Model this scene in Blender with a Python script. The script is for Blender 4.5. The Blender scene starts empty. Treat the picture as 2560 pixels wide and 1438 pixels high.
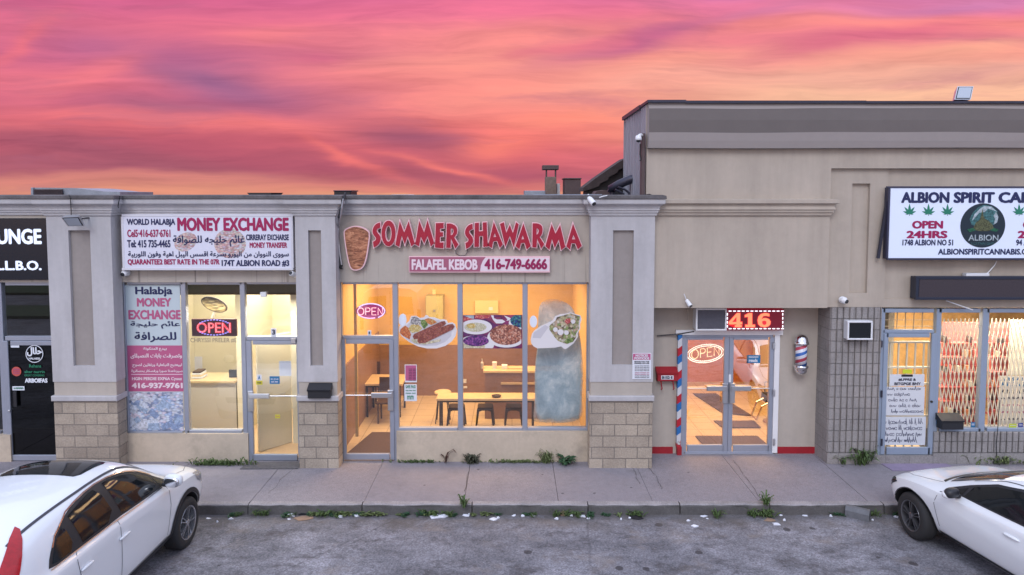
import bpy, bmesh, math, random
from mathutils import Vector, Matrix, geometry
from mathutils.bvhtree import BVHTree
R = math.radians
random.seed(7)
scene = bpy.context.scene
col = scene.collection

# ------------------------------------------------------------------ camera
FPX = 2560 * 24 / 36
TH = R(3.51)
CX, CY = 1280.0, 589.7
CAM = Vector((0, -11.94, 4.78))
cd = bpy.data.cameras.new('camera'); cam = bpy.data.objects.new('camera', cd); col.objects.link(cam)
cd.lens = 24; cd.sensor_width = 36; cd.shift_y = (CY - 719) / 2560
cd.clip_start = 0.05; cd.clip_end = 2000
cam.location = CAM; cam.rotation_euler = (R(90) - TH, 0, 0)
scene.camera = cam

# ------------------------------------------------------------------ node helpers
class NT:
    def __init__(s, tree): s.t = tree; s.n = tree.nodes; s.l = tree.links
    def new(s, typ, **kw):
        n = s.n.new(typ)
        for k, v in kw.items(): setattr(n, k, v)
        return n
    def link(s, a, b): s.l.new(a, b)
    def setin(s, sock, v):
        if isinstance(v, bpy.types.NodeSocket): s.link(v, sock)
        elif v is not None: sock.default_value = v
    def math(s, op, a, b=None, c=None, clamp=False):
        n = s.new('ShaderNodeMath', operation=op, use_clamp=clamp)
        for i, v in enumerate((a, b, c)):
            if v is not None: s.setin(n.inputs[i], v)
        return n.outputs[0]
    def vmath(s, op, a, b=None):
        n = s.new('ShaderNodeVectorMath', operation=op)
        s.setin(n.inputs[0], a)
        if b is not None: s.setin(n.inputs[1], b)
        return n.outputs[0]
    def mix(s, f, a, b, blend='MIX'):
        n = s.new('ShaderNodeMix', data_type='RGBA', blend_type=blend)
        s.setin(n.inputs[0], f)
        s.setin(n.inputs[6], a if isinstance(a, bpy.types.NodeSocket) else (*a[:3], 1))
        s.setin(n.inputs[7], b if isinstance(b, bpy.types.NodeSocket) else (*b[:3], 1))
        return n.outputs[2]
    def ramp(s, f, stops, interp='LINEAR'):
        n = s.new('ShaderNodeValToRGB'); s.setin(n.inputs[0], f)
        cr = n.color_ramp; cr.interpolation = interp
        while len(cr.elements) < len(stops): cr.elements.new(0.5)
        for e, (p, c) in zip(cr.elements, stops):
            e.position = p
            e.color = (c, c, c, 1) if isinstance(c, (int, float)) else (*c[:3], 1)
        return n.outputs[0]
    def noise(s, vec, scale, detail=3, rough=.55, dist=0.0):
        n = s.new('ShaderNodeTexNoise'); s.setin(n.inputs['Vector'], vec)
        n.inputs['Scale'].default_value = scale; n.inputs['Detail'].default_value = detail
        n.inputs['Roughness'].default_value = rough; n.inputs['Distortion'].default_value = dist
        return n.outputs[0]
    def mapping(s, vec, scale=(1, 1, 1), loc=(0, 0, 0), rot=(0, 0, 0)):
        n = s.new('ShaderNodeMapping'); s.setin(n.inputs[0], vec)
        n.inputs[1].default_value = loc; n.inputs[2].default_value = rot; n.inputs[3].default_value = scale
        return n.outputs[0]

def srgb(r, g, b):
    f = lambda c: (c / 255) / 12.92 if c / 255 <= .04045 else ((c / 255 + .055) / 1.055) ** 2.4
    return (f(r), f(g), f(b))

# ------------------------------------------------------------------ world: dusk sky with lit clouds
world = bpy.data.worlds.new('World'); scene.world = world; world.use_nodes = True
wt = NT(world.node_tree); wt.n.clear()
SUN_EL, SUN_ROT = 48, 200
sky = wt.new('ShaderNodeTexSky', sky_type='NISHITA', sun_disc=False)
sky.sun_elevation = R(4); sky.sun_rotation = R(200)
tc = wt.new('ShaderNodeTexCoord')
sep = wt.new('ShaderNodeSeparateXYZ'); wt.link(tc.outputs['Generated'], sep.inputs[0])
dx, dy, dz = sep.outputs
ys = wt.math('MAXIMUM', dy, 0.08)
u = wt.math('DIVIDE', dx, ys); v = wt.math('DIVIDE', dz, ys)       # bearing and height of the cloud in the sky
cmb = wt.new('ShaderNodeCombineXYZ'); wt.link(u, cmb.inputs[0]); wt.link(v, cmb.inputs[1])
uv0 = cmb.outputs[0]
nz1 = wt.new('ShaderNodeTexNoise'); wt.setin(nz1.inputs['Vector'], wt.mapping(uv0, (1.6, 6.5, 1), rot=(0, 0, R(-4))))
nz1.inputs['Scale'].default_value = 2.2; nz1.inputs['Detail'].default_value = 4; nz1.inputs['Roughness'].default_value = .5
wc = wt.vmath('SUBTRACT', nz1.outputs['Color'], (.5, .5, .5))
wn = wt.vmath('MULTIPLY', wc, (.17, .046, 0))
uvw = wt.vmath('ADD', uv0, wn)
sp2 = wt.new('ShaderNodeSeparateXYZ'); wt.link(uvw, sp2.inputs[0])
u2, v2 = sp2.outputs[0], sp2.outputs[1]
vv = wt.math('DIVIDE', v2, 0.30, clamp=True)
def col_ramp(st): return wt.ramp(vv, [((485 - y) / 512, srgb(*c)) for y, c in st], 'EASE')
cl = col_ramp([(485, (222, 142, 116)), (440, (214, 128, 118)), (415, (178, 92, 110)), (360, (200, 88, 108)), (318, (233, 108, 118)), (255, (205, 94, 126)), (200, (235, 110, 132)), (130, (208, 98, 135)), (80, (226, 104, 136)), (-20, (216, 92, 142))])
cm = col_ramp([(490, (236, 160, 118)), (478, (218, 122, 112)), (440, (180, 84, 106)), (385, (224, 96, 106)), (330, (247, 116, 112)), (250, (250, 136, 130)), (160, (252, 148, 134)), (100, (248, 136, 134)), (40, (238, 108, 146)), (-20, (226, 104, 165))])
crr = col_ramp([(485, (235, 110, 105)), (300, (248, 170, 130)), (245, (247, 186, 152)), (190, (243, 172, 150)), (140, (248, 156, 138)), (95, (234, 122, 136)), (60, (252, 136, 132)), (20, (238, 122, 160)), (-20, (222, 124, 182))])
ul = wt.ramp(wt.math('MULTIPLY_ADD', u2, 1 / 1.6, .5, clamp=True), [(.22, 0), (.5, 1)], 'EASE')
ur = wt.ramp(wt.math('MULTIPLY_ADD', u2, 1 / 1.6, .5, clamp=True), [(.48, 0), (.80, 1)], 'EASE')
base = wt.mix(ur, wt.mix(ul, cl, cm), crr)
# broad cloud banks and bright rifts, each at its own bearing
def bank(c, px, py, L, W, ang, colr, amt):
    a = R(ang); cu, cv = (px - 1280) / 1707, (485 - py) / 1707
    du = wt.math('SUBTRACT', u2, cu); dv = wt.math('SUBTRACT', v2, cv)
    ca, sa = math.cos(a), math.sin(a)
    p = wt.math('ADD', wt.math('MULTIPLY', du, ca / (L / 1707)), wt.math('MULTIPLY', dv, sa / (L / 1707)))
    q = wt.math('ADD', wt.math('MULTIPLY', du, -sa / (W / 1707)), wt.math('MULTIPLY', dv, ca / (W / 1707)))
    d2 = wt.math('ADD', wt.math('MULTIPLY', p, p), wt.math('MULTIPLY', q, q))
    f = wt.math('MULTIPLY', wt.math('POWER', 2.718, wt.math('MULTIPLY', d2, -1.0)), amt)
    return wt.mix(f, c, srgb(*colr))
for b in [(560, 205, 230, 60, -12, (160, 98, 142), .95), (330, 120, 220, 34, -6, (184, 98, 145), .7),
          (390, 268, 170, 26, -5, (172, 96, 128), .8), (330, 330, 420, 24, -7, (205, 90, 108), .5),
          (480, 305, 380, 20, -5, (250, 118, 118), .75), (230, 185, 170, 34, 20, (245, 118, 130), .7),
          (60, 110, 120, 20, 32, (245, 110, 122), .6), (180, 370, 380, 40, -5, (160, 82, 106), .75),
          (620, 395, 300, 26, -9, (180, 78, 104), .6), (1030, 350, 190, 42, -9, (162, 84, 112), .95),
          (900, 420, 260, 18, -8, (176, 80, 104), .7), (880, 400, 150, 9, -18, (246, 112, 108), .8),
          (1120, 425, 150, 8, -12, (250, 118, 108), .7), (680, 90, 120, 26, 5, (250, 128, 132), .6),
          (820, 140, 90, 20, 0, (205, 88, 130), .6), (1250, 370, 120, 30, 6, (255, 124, 106), .8),
          (1290, 240, 260, 40, 4, (255, 150, 128), .4), (1620, 95, 260, 26, 14, (196, 96, 140), .95),
          (1420, 120, 190, 14, 8, (224, 102, 130), .6), (2110, 105, 300, 24, 10, (222, 100, 132), .85),
          (1950, 25, 170, 16, 10, (210, 118, 160), .6), (2350, 15, 260, 18, 4, (206, 128, 182), .7),
          (1650, 190, 280, 30, 8, (250, 170, 150), .55), (1480, 400, 120, 26, 3, (220, 100, 118), .6),
          (1480, 455, 90, 14, 0, (180, 84, 112), .7), (1440, 290, 170, 24, 6, (255, 140, 110), .5),
          (2450, 120, 200, 22, 8, (246, 172, 142), .5), (2420, 190, 200, 18, 4, (230, 160, 150), .6)]:
    base = bank(base, *b)
fine = wt.noise(wt.mapping(uvw, (2.0, 22, 1), rot=(0, 0, R(-3))), 2.4, 4, .6, .4)
base = wt.mix(.30, base, wt.mix(1, base, wt.ramp(fine, [(.25, (.45, .36, .48)), (.5, (1, 1, 1)), (.75, (1.5, 1.35, 1.2))]), 'MULTIPLY'))
wisp = wt.noise(wt.mapping(uvw, (2.6, 60, 1), loc=(.3, 1.7, 0), rot=(0, 0, R(-5))), 1.6, 6, .68, .6)
patch = wt.ramp(wt.noise(wt.mapping(uvw, (1.5, 5, 1), loc=(2, .4, 0)), 2.0, 3), [(.36, .15), (.62, 1)])
base = wt.mix(wt.math('MULTIPLY', patch, .27), base, wt.mix(1, base, wt.ramp(wisp, [(.30, (.60, .55, .66)), (.5, (1, 1, 1)), (.72, (1.35, 1.25, 1.16))]), 'MULTIPLY'))
base = wt.mix(wt.math('MULTIPLY', wt.ramp(wt.noise(wt.mapping(uvw, (1.3, 8, 1), loc=(5, 3, 0), rot=(0, 0, R(-7))), 2.6, 5, .6), [(.56, 0), (.70, 1)]), .35), base, srgb(172, 100, 132))
hs = wt.new('ShaderNodeHueSaturation'); hs.inputs['Saturation'].default_value = .95; hs.inputs['Value'].default_value = 1.0; wt.link(base, hs.inputs['Color']); base = hs.outputs[0]
# overhead and behind the viewer the sky is an even lavender overcast
front = wt.math('MULTIPLY', wt.ramp(wt.math('MULTIPLY_ADD', dy, .5, .5), [(.52, 0), (.66, 1)], 'EASE'), wt.ramp(dz, [(.27, 1), (.46, 0)], 'EASE'))
over = wt.ramp(wt.math('MULTIPLY_ADD', dz, .5, .5), [(.48, (.48, .49, .64)), (.56, (.80, .83, 1.10)), (.75, (.92, 1.0, 1.30)), (1, (.97, 1.08, 1.45))])
skymix = wt.mix(front, over, base)
bg = wt.new('ShaderNodeBackground'); wt.link(skymix, bg.inputs[0]); bg.inputs[1].default_value = 1.0
bg2 = wt.new('ShaderNodeBackground'); wt.link(sky.outputs[0], bg2.inputs[0]); bg2.inputs[1].default_value = 0.05
adds = wt.new('ShaderNodeAddShader'); wt.link(bg.outputs[0], adds.inputs[0])
mz = wt.new('ShaderNodeMixShader'); wt.setin(mz.inputs[0], front); wt.link(bg2.outputs[0], mz.inputs[1])
wt.link(mz.outputs[0], adds.inputs[1])
wo = wt.new('ShaderNodeOutputWorld'); wt.link(adds.outputs[0], wo.inputs[0])
world.cycles.sampling_method = 'MANUAL'; world.cycles.sample_map_resolution = 256

# ------------------------------------------------------------------ sun (soft, from behind the viewer) and exposure
sl = bpy.data.lights.new('sun', 'SUN'); sl.energy = 1.25; sl.angle = R(24); sl.color = (.93, .95, 1)
so = bpy.data.objects.new('sun', sl); col.objects.link(so); so.rotation_euler = (R(48), 0, R(-14))
scene.view_settings.view_transform = 'Standard'; scene.view_settings.look = 'None'
scene.view_settings.exposure = 0.0; scene.view_settings.gamma = 1.0
cy = scene.cycles
cy.max_bounces = 6; cy.diffuse_bounces = 3; cy.glossy_bounces = 3; cy.transparent_max_bounces = 12; cy.transmission_bounces = 4
cy.caustics_reflective = False; cy.caustics_refractive = False
cy.sample_clamp_indirect = 4.0; cy.use_denoising = True

# ------------------------------------------------------------------ photo pixel -> point on a plane of the place
def ray(px, py):
    xc, yc = (px - CX) / FPX, -(py - CY) / FPX
    return Vector((xc, math.cos(TH) + yc * math.sin(TH), -math.sin(TH) + yc * math.cos(TH)))
def P(px, py, Y=0.0):
    d = ray(px, py); return CAM + d * ((Y - CAM.y) / d.y)
def PZ(px, py, z=0.0):
    d = ray(px, py); return CAM + d * ((z - CAM.z) / d.z)
def X(px, py=800, Y=0.0): return P(px, py, Y).x
def Z(py, Y=0.0): return P(1280, py, Y).z

# ------------------------------------------------------------------ mesh builder
class MB:
    def __init__(s): s.v = []; s.f = []; s.m = []; s.cur = 0; s.sm = False; s.smooth = []
    def add(s, vs, fs):
        o = len(s.v); s.v += [Vector(q) for q in vs]
        for f in fs: s.f.append([o + i for i in f]); s.m.append(s.cur); s.smooth.append(s.sm)
        return s
    def box(s, x0, x1, y0, y1, z0, z1):
        x0, x1 = min(x0, x1), max(x0, x1); y0, y1 = min(y0, y1), max(y0, y1); z0, z1 = min(z0, z1), max(z0, z1)
        return s.add([(x0, y0, z0), (x1, y0, z0), (x1, y1, z0), (x0, y1, z0), (x0, y0, z1), (x1, y0, z1), (x1, y1, z1), (x0, y1, z1)],
                     [(0, 3, 2, 1), (4, 5, 6, 7), (0, 1, 5, 4), (1, 2, 6, 5), (2, 3, 7, 6), (3, 0, 4, 7)])
    def bbox(s, x0, x1, y0, y1, z0, z1, b=.01):       # box with bevelled front edges (front is y0)
        x0, x1 = min(x0, x1), max(x0, x1); z0, z1 = min(z0, z1), max(z0, z1)
        A = [(x0, y1, z0), (x1, y1, z0), (x1, y1, z1), (x0, y1, z1)]
        B = [(x0, y0 + b, z0), (x1, y0 + b, z0), (x1, y0 + b, z1), (x0, y0 + b, z1)]
        C = [(x0 + b, y0, z0 + b), (x1 - b, y0, z0 + b), (x1 - b, y0, z1 - b), (x0 + b, y0, z1 - b)]
        fs = [(8, 9, 10, 11), (3, 2, 1, 0)]
        for i in range(4):
            j = (i + 1) % 4; fs += [(i, j, 4 + j, 4 + i), (4 + i, 4 + j, 8 + j, 8 + i)]
        return s.add(A + B + C, fs)
    def pbox(s, px0, px1, py0, py1, Yf, Yb, b=0):      # box whose front face stands where the photo shows it
        ym = (py0 + py1) / 2
        a = (X(px0, ym, Yf), X(px1, ym, Yf), Yf, Yb, Z(py1, Yf), Z(py0, Yf))
        return s.bbox(*a, b=b) if b else s.box(*a)
    def prism(s, pts, y0, y1):                          # polygon in x,z pulled from y0 (front) to y1
        tri = geometry.tessellate_polygon([[Vector((p[0], p[1], 0)) for p in pts]])
        n = len(pts); vs = [(p[0], y0, p[1]) for p in pts] + [(p[0], y1, p[1]) for p in pts]
        fs = []
        for t in tri:
            a, b, c = t
            area = (pts[b][0] - pts[a][0]) * (pts[c][1] - pts[a][1]) - (pts[c][0] - pts[a][0]) * (pts[b][1] - pts[a][1])
            t = (a, b, c) if area > 0 else (a, c, b)
            fs.append(t); fs.append(tuple(n + i for i in reversed(t)))
        for i in range(n):
            j = (i + 1) % n; fs.append((i, n + i, n + j, j))
        return s.add(vs, fs)
    def pprism(s, pts, Yf, Yb):
        return s.prism([(lambda w: (w.x, w.z))(P(a, b, Yf)) for a, b in pts], Yf, Yb)
    def quad(s, a, b, c, d): return s.add([a, b, c, d], [(0, 1, 2, 3)])
    def tube(s, pts, r, n=8, cap=True):
        pts = [Vector(p) for p in pts]; rs = r if isinstance(r, (list, tuple)) else [r] * len(pts)
        vs, fs = [], []
        ref = None
        for i, p in enumerate(pts):
            d = (pts[min(i + 1, len(pts) - 1)] - pts[max(i - 1, 0)]).normalized()
            if ref is None:
                ref = d.orthogonal().normalized()
            ref = (ref - d * ref.dot(d)).normalized(); b = d.cross(ref)
            for k in range(n):
                a = 2 * math.pi * k / n; vs.append(p + (ref * math.cos(a) + b * math.sin(a)) * rs[i])
        for i in range(len(pts) - 1):
            for k in range(n):
                k2 = (k + 1) % n; fs.append((i * n + k, i * n + k2, (i + 1) * n + k2, (i + 1) * n + k))
        if cap:
            fs.append(tuple(range(n))[::-1]); fs.append(tuple((len(pts) - 1) * n + k for k in range(n)))
        return s.add(vs, fs)
    def lathe(s, prof, c, axis='z', n=20, cap=True):              # prof: (radius, height)
        vs, fs = [], []; c = Vector(c)
        for r, h in prof:
            for k in range(n):
                a = 2 * math.pi * k / n; x, y = r * math.cos(a), r * math.sin(a)
                q = {'z': (x, y, h), 'x': (h, x, y), 'y': (x, -h, y)}[axis]
                vs.append(c + Vector(q))
        for i in range(len(prof) - 1):
            for k in range(n):
                k2 = (k + 1) % n; fs.append((i * n + k, i * n + k2, (i + 1) * n + k2, (i + 1) * n + k))
        if cap: fs.append(tuple(range(n))[::-1]); fs.append(tuple((len(prof) - 1) * n + k for k in range(n)))
        return s.add(vs, fs)
    def disc(s, cx, cz, rx, rz, y0, y1, n=28, rot=0):
        pts = []
        for k in range(n):
            a = 2 * math.pi * k / n; x, z = rx * math.cos(a), rz * math.sin(a)
            pts.append((cx + x * math.cos(rot) - z * math.sin(rot), cz + x * math.sin(rot) + z * math.cos(rot)))
        return s.prism(pts, y0, y1)

ORG = {}
def mesh(name, mb, mats, parent=None, label=None, cat=None, group=None, kind=None, smooth=False, base=None, local=False):
    me = bpy.data.meshes.new(name)
    mats = mats if isinstance(mats, (list, tuple)) else [mats]
    if parent is not None: org = Vector((0, 0, 0)) if local else ORG.get(parent.name, Vector((0, 0, 0)))
    elif local: org = Vector((0, 0, 0))
    else:
        xs = [q.x for q in mb.v]; yy = [q.y for q in mb.v]; zs = [q.z for q in mb.v]
        org = Vector(base) if base else Vector(((min(xs) + max(xs)) / 2, (min(yy) + max(yy)) / 2, min(zs)))
        if kind: org = Vector((0, 0, 0))
    me.from_pydata([q - org for q in mb.v], [], mb.f)
    for m in mats: me.materials.append(m)
    me.polygons.foreach_set('material_index', mb.m)
    me.polygons.foreach_set('use_smooth', [bool(smooth or a) for a in mb.smooth])
    me.update()
    o = bpy.data.objects.new(name, me); col.objects.link(o)
    if parent is not None: o.parent = parent
    else: o.location = org
    ORG[o.name] = org
    tag(o, label, cat, group, kind)
    return o
def tag(o, label=None, cat=None, group=None, kind=None):
    for k, val in (('label', label), ('category', cat), ('group', group), ('kind', kind)):
        if val: o[k] = val
    return o
def thing(name, label, cat, loc, group=None):
    o = bpy.data.objects.new(name, None); col.objects.link(o); o.empty_display_size = .2
    o.location = Vector(loc); ORG[o.name] = Vector(loc)
    return tag(o, label, cat, group)
def copy_tree(o, parent=None):
    c = o.copy(); col.objects.link(c); c.parent = parent
    for ch in list(o.children): copy_tree(ch, c)
    return c

# ------------------------------------------------------------------ lettering
def text_mb(s, mb, px0, px1, py0, py1, Y, bold=0.03, depth=0.0, slant=0.0):
    """adds lettering that fills the photo box px0..px1, py0..py1 on the plane y = Y"""
    c = bpy.data.curves.new('t', 'FONT'); c.body = s; c.resolution_u = 3; c.offset = 0
    if depth: c.extrude = .02
    c.shear = slant
    o = bpy.data.objects.new('t', c); col.objects.link(o)
    dg = bpy.context.evaluated_depsgraph_get(); me = bpy.data.meshes.new_from_object(o.evaluated_get(dg))
    vs = [q.co.copy() for q in me.vertices]; fs = [list(p.vertices) for p in me.polygons]
    bpy.data.objects.remove(o); bpy.data.curves.remove(c); bpy.data.meshes.remove(me)
    if not vs: return mb
    a, b = min(q.x for q in vs), max(q.x for q in vs); lo, hi = min(q.y for q in vs), max(q.y for q in vs)
    sh = [(0, 0, 0)] + [(bold * math.cos(2 * math.pi * q / 8), bold * .75 * math.sin(2 * math.pi * q / 8), .00025 * (q + 1)) for q in range(8)] if bold else [(0, 0, 0)]
    ym = (py0 + py1) / 2
    x0, x1 = X(px0, ym, Y), X(px1, ym, Y); z0, z1 = Z(py1, Y), Z(py0, Y)
    a -= bold; b += bold; lo -= bold * .75; hi += bold * .75
    for dxx, dyy, dd in sh:
        mb.add([(x0 + (q.x + dxx - a) / (b - a) * (x1 - x0), Y - dd + (0 if not depth else (-depth if q.z > 0 else 0)), z0 + (q.y + dyy - lo) / (hi - lo) * (z1 - z0)) for q in vs], fs)
    return mb
def lettering(s, px0, px1, py0, py1, Y, m, parent, bold=0.03, name='lettering', depth=0, slant=0):
    return mesh(name, text_mb(s, MB(), px0, px1, py0, py1, Y, bold, depth, slant), m, parent)

AR = {}
def _ar(base, iso, fin, ini=None, med=None): AR[base] = (iso, fin, ini, med)
_ar('ا', 0xFE8D, 0xFE8E); _ar('أ', 0xFE83, 0xFE84); _ar('ة', 0xFE93, 0xFE94); _ar('و', 0xFEED, 0xFEEE); _ar('ر', 0xFEAD, 0xFEAE); _ar('ز', 0xFEAF, 0xFEB0); _ar('د', 0xFEA9, 0xFEAA); _ar('ذ', 0xFEAB, 0xFEAC); _ar('ى', 0xFEEF, 0xFEF0)
for ch, b0 in (('ب', 0xFE8F), ('ت', 0xFE95), ('ج', 0xFE9D), ('ح', 0xFEA1), ('خ', 0xFEA5), ('س', 0xFEB1), ('ش', 0xFEB5), ('ص', 0xFEB9), ('ض', 0xFEBD), ('ط', 0xFEC1), ('ع', 0xFEC9), ('غ', 0xFECD), ('ف', 0xFED1), ('ق', 0xFED5), ('ك', 0xFED9), ('ل', 0xFEDD), ('م', 0xFEE1), ('ن', 0xFEE5), ('ه', 0xFEE9), ('ي', 0xFEF1)):
    _ar(ch, b0, b0 + 1, b0 + 2, b0 + 3)
_ar('ئ', 0xFE89, 0xFE8A, 0xFE8B, 0xFE8C)
def arabic(s):
    out = []
    for i, ch in enumerate(s):
        if ch not in AR: out.append(ch); continue
        prev = i > 0 and s[i - 1] in AR and AR[s[i - 1]][2] is not None
        nxt = i + 1 < len(s) and s[i + 1] in AR and AR[ch][2] is not None
        f = AR[ch]; out.append(chr(f[3] if prev and nxt else f[1] if prev else f[2] if nxt else f[0]))
    return ''.join(reversed(out))

# ------------------------------------------------------------------ materials
def mat(name, c, rough=.6, metal=0.0, var=0.0, vs=3.0, bump=0.0, bs=60.0, streak=0.0, dirt=0.0, emit=None, es=0.0, coat=0.0, spec=None, speck=0.0, alpha=None):
    m = bpy.data.materials.new(name); m.use_nodes = True; t = NT(m.node_tree)
    b = t.n['Principled BSDF']; b.inputs['Roughness'].default_value = rough; b.inputs['Metallic'].default_value = metal
    b.inputs['Base Color'].default_value = (*c, 1)
    if spec is not None: b.inputs['Specular IOR Level'].default_value = spec
    if coat: b.inputs['Coat Weight'].default_value = coat; b.inputs['Coat Roughness'].default_value = .04
    geo = t.new('ShaderNodeNewGeometry'); pos = geo.outputs['Position']
    cc = None
    def mul(f, lo, hi):
        nonlocal cc
        cc = t.mix(1, cc if cc is not None else c, t.ramp(f, [(.3, lo), (.7, hi)]), 'MULTIPLY')
    if var:
        mul(t.noise(pos, vs, 5, .6), 1 - var, 1 + var * .6)
        mul(t.noise(pos, vs * 9, 3, .6), 1 - var * .5, 1 + var * .3)
    if streak:
        f = t.noise(t.mapping(pos, (2.2, 2.2, .28)), 1.5, 5, .65); mul(f, 1 - streak, 1 + streak * .25)
    if dirt:
        f = t.noise(pos, 1.3, 6, .7)
        cc = t.mix(t.math('MULTIPLY', t.ramp(f, [(.52, 0), (.72, 1)]), dirt), cc if cc is not None else c, (.09, .08, .075))
    if speck:
        f = t.noise(pos, 140, 2, .5); mul(f, 1 - speck, 1 + speck)
    if cc is not None: t.link(cc, b.inputs['Base Color'])
    if bump:
        bn = t.new('ShaderNodeBump'); bn.inputs['Strength'].default_value = bump; bn.inputs['Distance'].default_value = .01
        t.setin(bn.inputs['Height'], t.noise(pos, bs, 4, .65)); t.link(bn.outputs[0], b.inputs['Normal'])
    if emit: b.inputs['Emission Color'].default_value = (*emit, 1); b.inputs['Emission Strength'].default_value = es
    return m
def glass(name, tint=(.96, .97, .96), f0=.09, rough=0.0):
    m = bpy.data.materials.new(name); m.use_nodes = True; t = NT(m.node_tree); t.n.clear()
    tr = t.new('ShaderNodeBsdfTransparent'); tr.inputs[0].default_value = (*tint, 1)
    gl = t.new('ShaderNodeBsdfGlossy'); gl.inputs['Roughness'].default_value = rough
    ge = t.new('ShaderNodeNewGeometry')
    dn = t.new('ShaderNodeVectorMath', operation='DOT_PRODUCT'); t.link(ge.outputs['Normal'], dn.inputs[0]); t.link(ge.outputs['Incoming'], dn.inputs[1])
    k = t.math('POWER', t.math('SUBTRACT', 1, t.math('ABSOLUTE', dn.outputs['Value']), clamp=True), 5)
    f = t.math('MULTIPLY_ADD', k, 1 - f0, f0)
    mx = t.new('ShaderNodeMixShader'); t.link(f, mx.inputs[0]); t.link(tr.outputs[0], mx.inputs[1]); t.link(gl.outputs[0], mx.inputs[2])
    o = t.new('ShaderNodeOutputMaterial'); t.link(mx.outputs[0], o.inputs[0]); return m
def voro(name, cols, scale, rough=.6, stretch=(1, 1, 1), bump=.3):
    """mottled stuff made of many small pieces (printed or real food, paper money)"""
    m = bpy.data.materials.new(name); m.use_nodes = True; t = NT(m.node_tree); b = t.n['Principled BSDF']
    geo = t.new('ShaderNodeNewGeometry'); vo = t.new('ShaderNodeTexVoronoi'); vo.inputs['Scale'].default_value = scale
    t.setin(vo.inputs['Vector'], t.mapping(geo.outputs['Position'], stretch))
    sp = t.new('ShaderNodeSeparateColor'); t.link(vo.outputs['Color'], sp.inputs[0])
    n = len(cols); c = t.ramp(sp.outputs[0], [(i / n, q) for i, q in enumerate(cols)], 'CONSTANT')
    d = t.ramp(vo.outputs['Distance'], [(0, 1.25), (.75, .55)])
    t.link(t.mix(.8, c, t.mix(1, c, d, 'MULTIPLY')), b.inputs['Base Color']); b.inputs['Roughness'].default_value = rough
    return m
def neon(name, c, s): return mat(name, tuple(q * .25 for q in c), .4, emit=c, es=s)

M = {}
M['stucco_light'] = mat('stucco_light', (.49, .475, .49), .85, var=.07, vs=1.2, bump=.25, bs=90, streak=.16, dirt=.12)
M['stucco'] = mat('stucco', (.455, .405, .355), .85, var=.07, vs=1.0, bump=.3, bs=90, streak=.09)
def drip_mat():
    m = mat('stucco_drips', (.455, .405, .355), .85, var=.07, vs=1.0, bump=.3, bs=90, streak=.09); t = NT(m.node_tree); b = t.n['Principled BSDF']
    src = b.inputs['Base Color'].links[0].from_socket; geo = t.new('ShaderNodeNewGeometry'); pos = geo.outputs['Position']
    sp = t.new('ShaderNodeSeparateXYZ'); t.link(pos, sp.inputs[0])
    n = t.noise(t.mapping(pos, (9, 1, .12)), 1.6, 3, .6); d = t.ramp(n, [(.60, 0), (.68, 1)])
    n2 = t.noise(t.mapping(pos, (1.3, 1, .5)), 1.2, 3); z0, z1 = Z(706), Z(628)
    mk = t.math('MULTIPLY', t.math('MULTIPLY', t.ramp(t.math('DIVIDE', t.math('SUBTRACT', sp.outputs[2], z0), z1 - z0), [(0, 1), (.55, .7), (1, 0)]), d), t.ramp(n2, [(.38, 0), (.6, .75)]))
    t.link(t.mix(mk, src, (.10, .09, .085)), b.inputs['Base Color']); return m
M['stucco_drips'] = drip_mat()
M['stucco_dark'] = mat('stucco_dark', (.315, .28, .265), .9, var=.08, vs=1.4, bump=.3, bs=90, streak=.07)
M['stucco_tan'] = mat('stucco_tan', (.455, .392, .33), .88, var=.06, vs=.8, bump=.3, bs=110, streak=.13, dirt=.10)
M['stucco_low'] = mat('stucco_low', (.52, .435, .34), .9, var=.12, vs=1.6, bump=.3, bs=60, dirt=.35)
M['fascia'] = mat('fascia', (.31, .275, .265), .9, var=.05, vs=.7, bump=.2, bs=120)
M['fascia_band'] = mat('fascia_band', (.15, .13, .125), .9, var=.06, vs=.6, bump=.2, bs=120)
M['flashing'] = mat('flashing', (.11, .10, .105), .7, .1, var=.45, vs=3.5, bump=.2, bs=20)
M['dark_metal'] = mat('dark_metal', (.05, .05, .075), .45, .5, var=.2)
M['frame'] = mat('frame', (.36, .39, .47), .38, .45, var=.05)
M['frame_blue'] = mat('frame_blue', (.30, .36, .46), .45, .25, var=.05)
M['steel'] = mat('steel', (.6, .61, .64), .3, .85)
M['chrome'] = mat('chrome', (.8, .8, .82), .12, 1.0)
M['white_paint'] = mat('white_paint', (.74, .74, .76), .5, var=.04)
M['white_plastic'] = mat('white_plastic', (.72, .73, .76), .4)
M['black_plastic'] = mat('black_plastic', (.018, .019, .024), .45)
M['black'] = mat('black', (.012, .012, .016), .5)
M['rubber'] = mat('rubber', (.022, .022, .024), .8, bump=.2, bs=80)
M['glass'] = glass('glass', f0=.13); M['glass_shop'] = glass('glass_shop', f0=.19); M['glass_shiny'] = glass('glass_shiny', f0=.52); M['glass_dark'] = glass('glass_dark', (.03, .035, .05), .06)
M['glass_clear'] = glass('glass_clear', (.98, .98, .97), .04)
M['paper'] = mat('paper', (.68, .70, .76), .7, var=.03)
M['navy'] = mat('navy', (.012, .018, .085), .5)
M['magenta'] = mat('magenta', (.32, .006, .085), .45)
M['red_letter'] = mat('red_letter', (.36, .004, .03), .35, coat=.3)
M['pink_edge'] = mat('pink_edge', (.80, .52, .56), .5)
M['pink'] = mat('pink', (.42, .075, .18), .5)
M['rose'] = mat('rose', (.46, .10, .22), .5)
M['red_paint'] = mat('red_paint', (.33, .012, .022), .5, var=.15)
M['blue_paint'] = mat('blue_paint', (.02, .13, .42), .45)
M['green_ink'] = mat('green_ink', (.02, .22, .12), .5)
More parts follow.
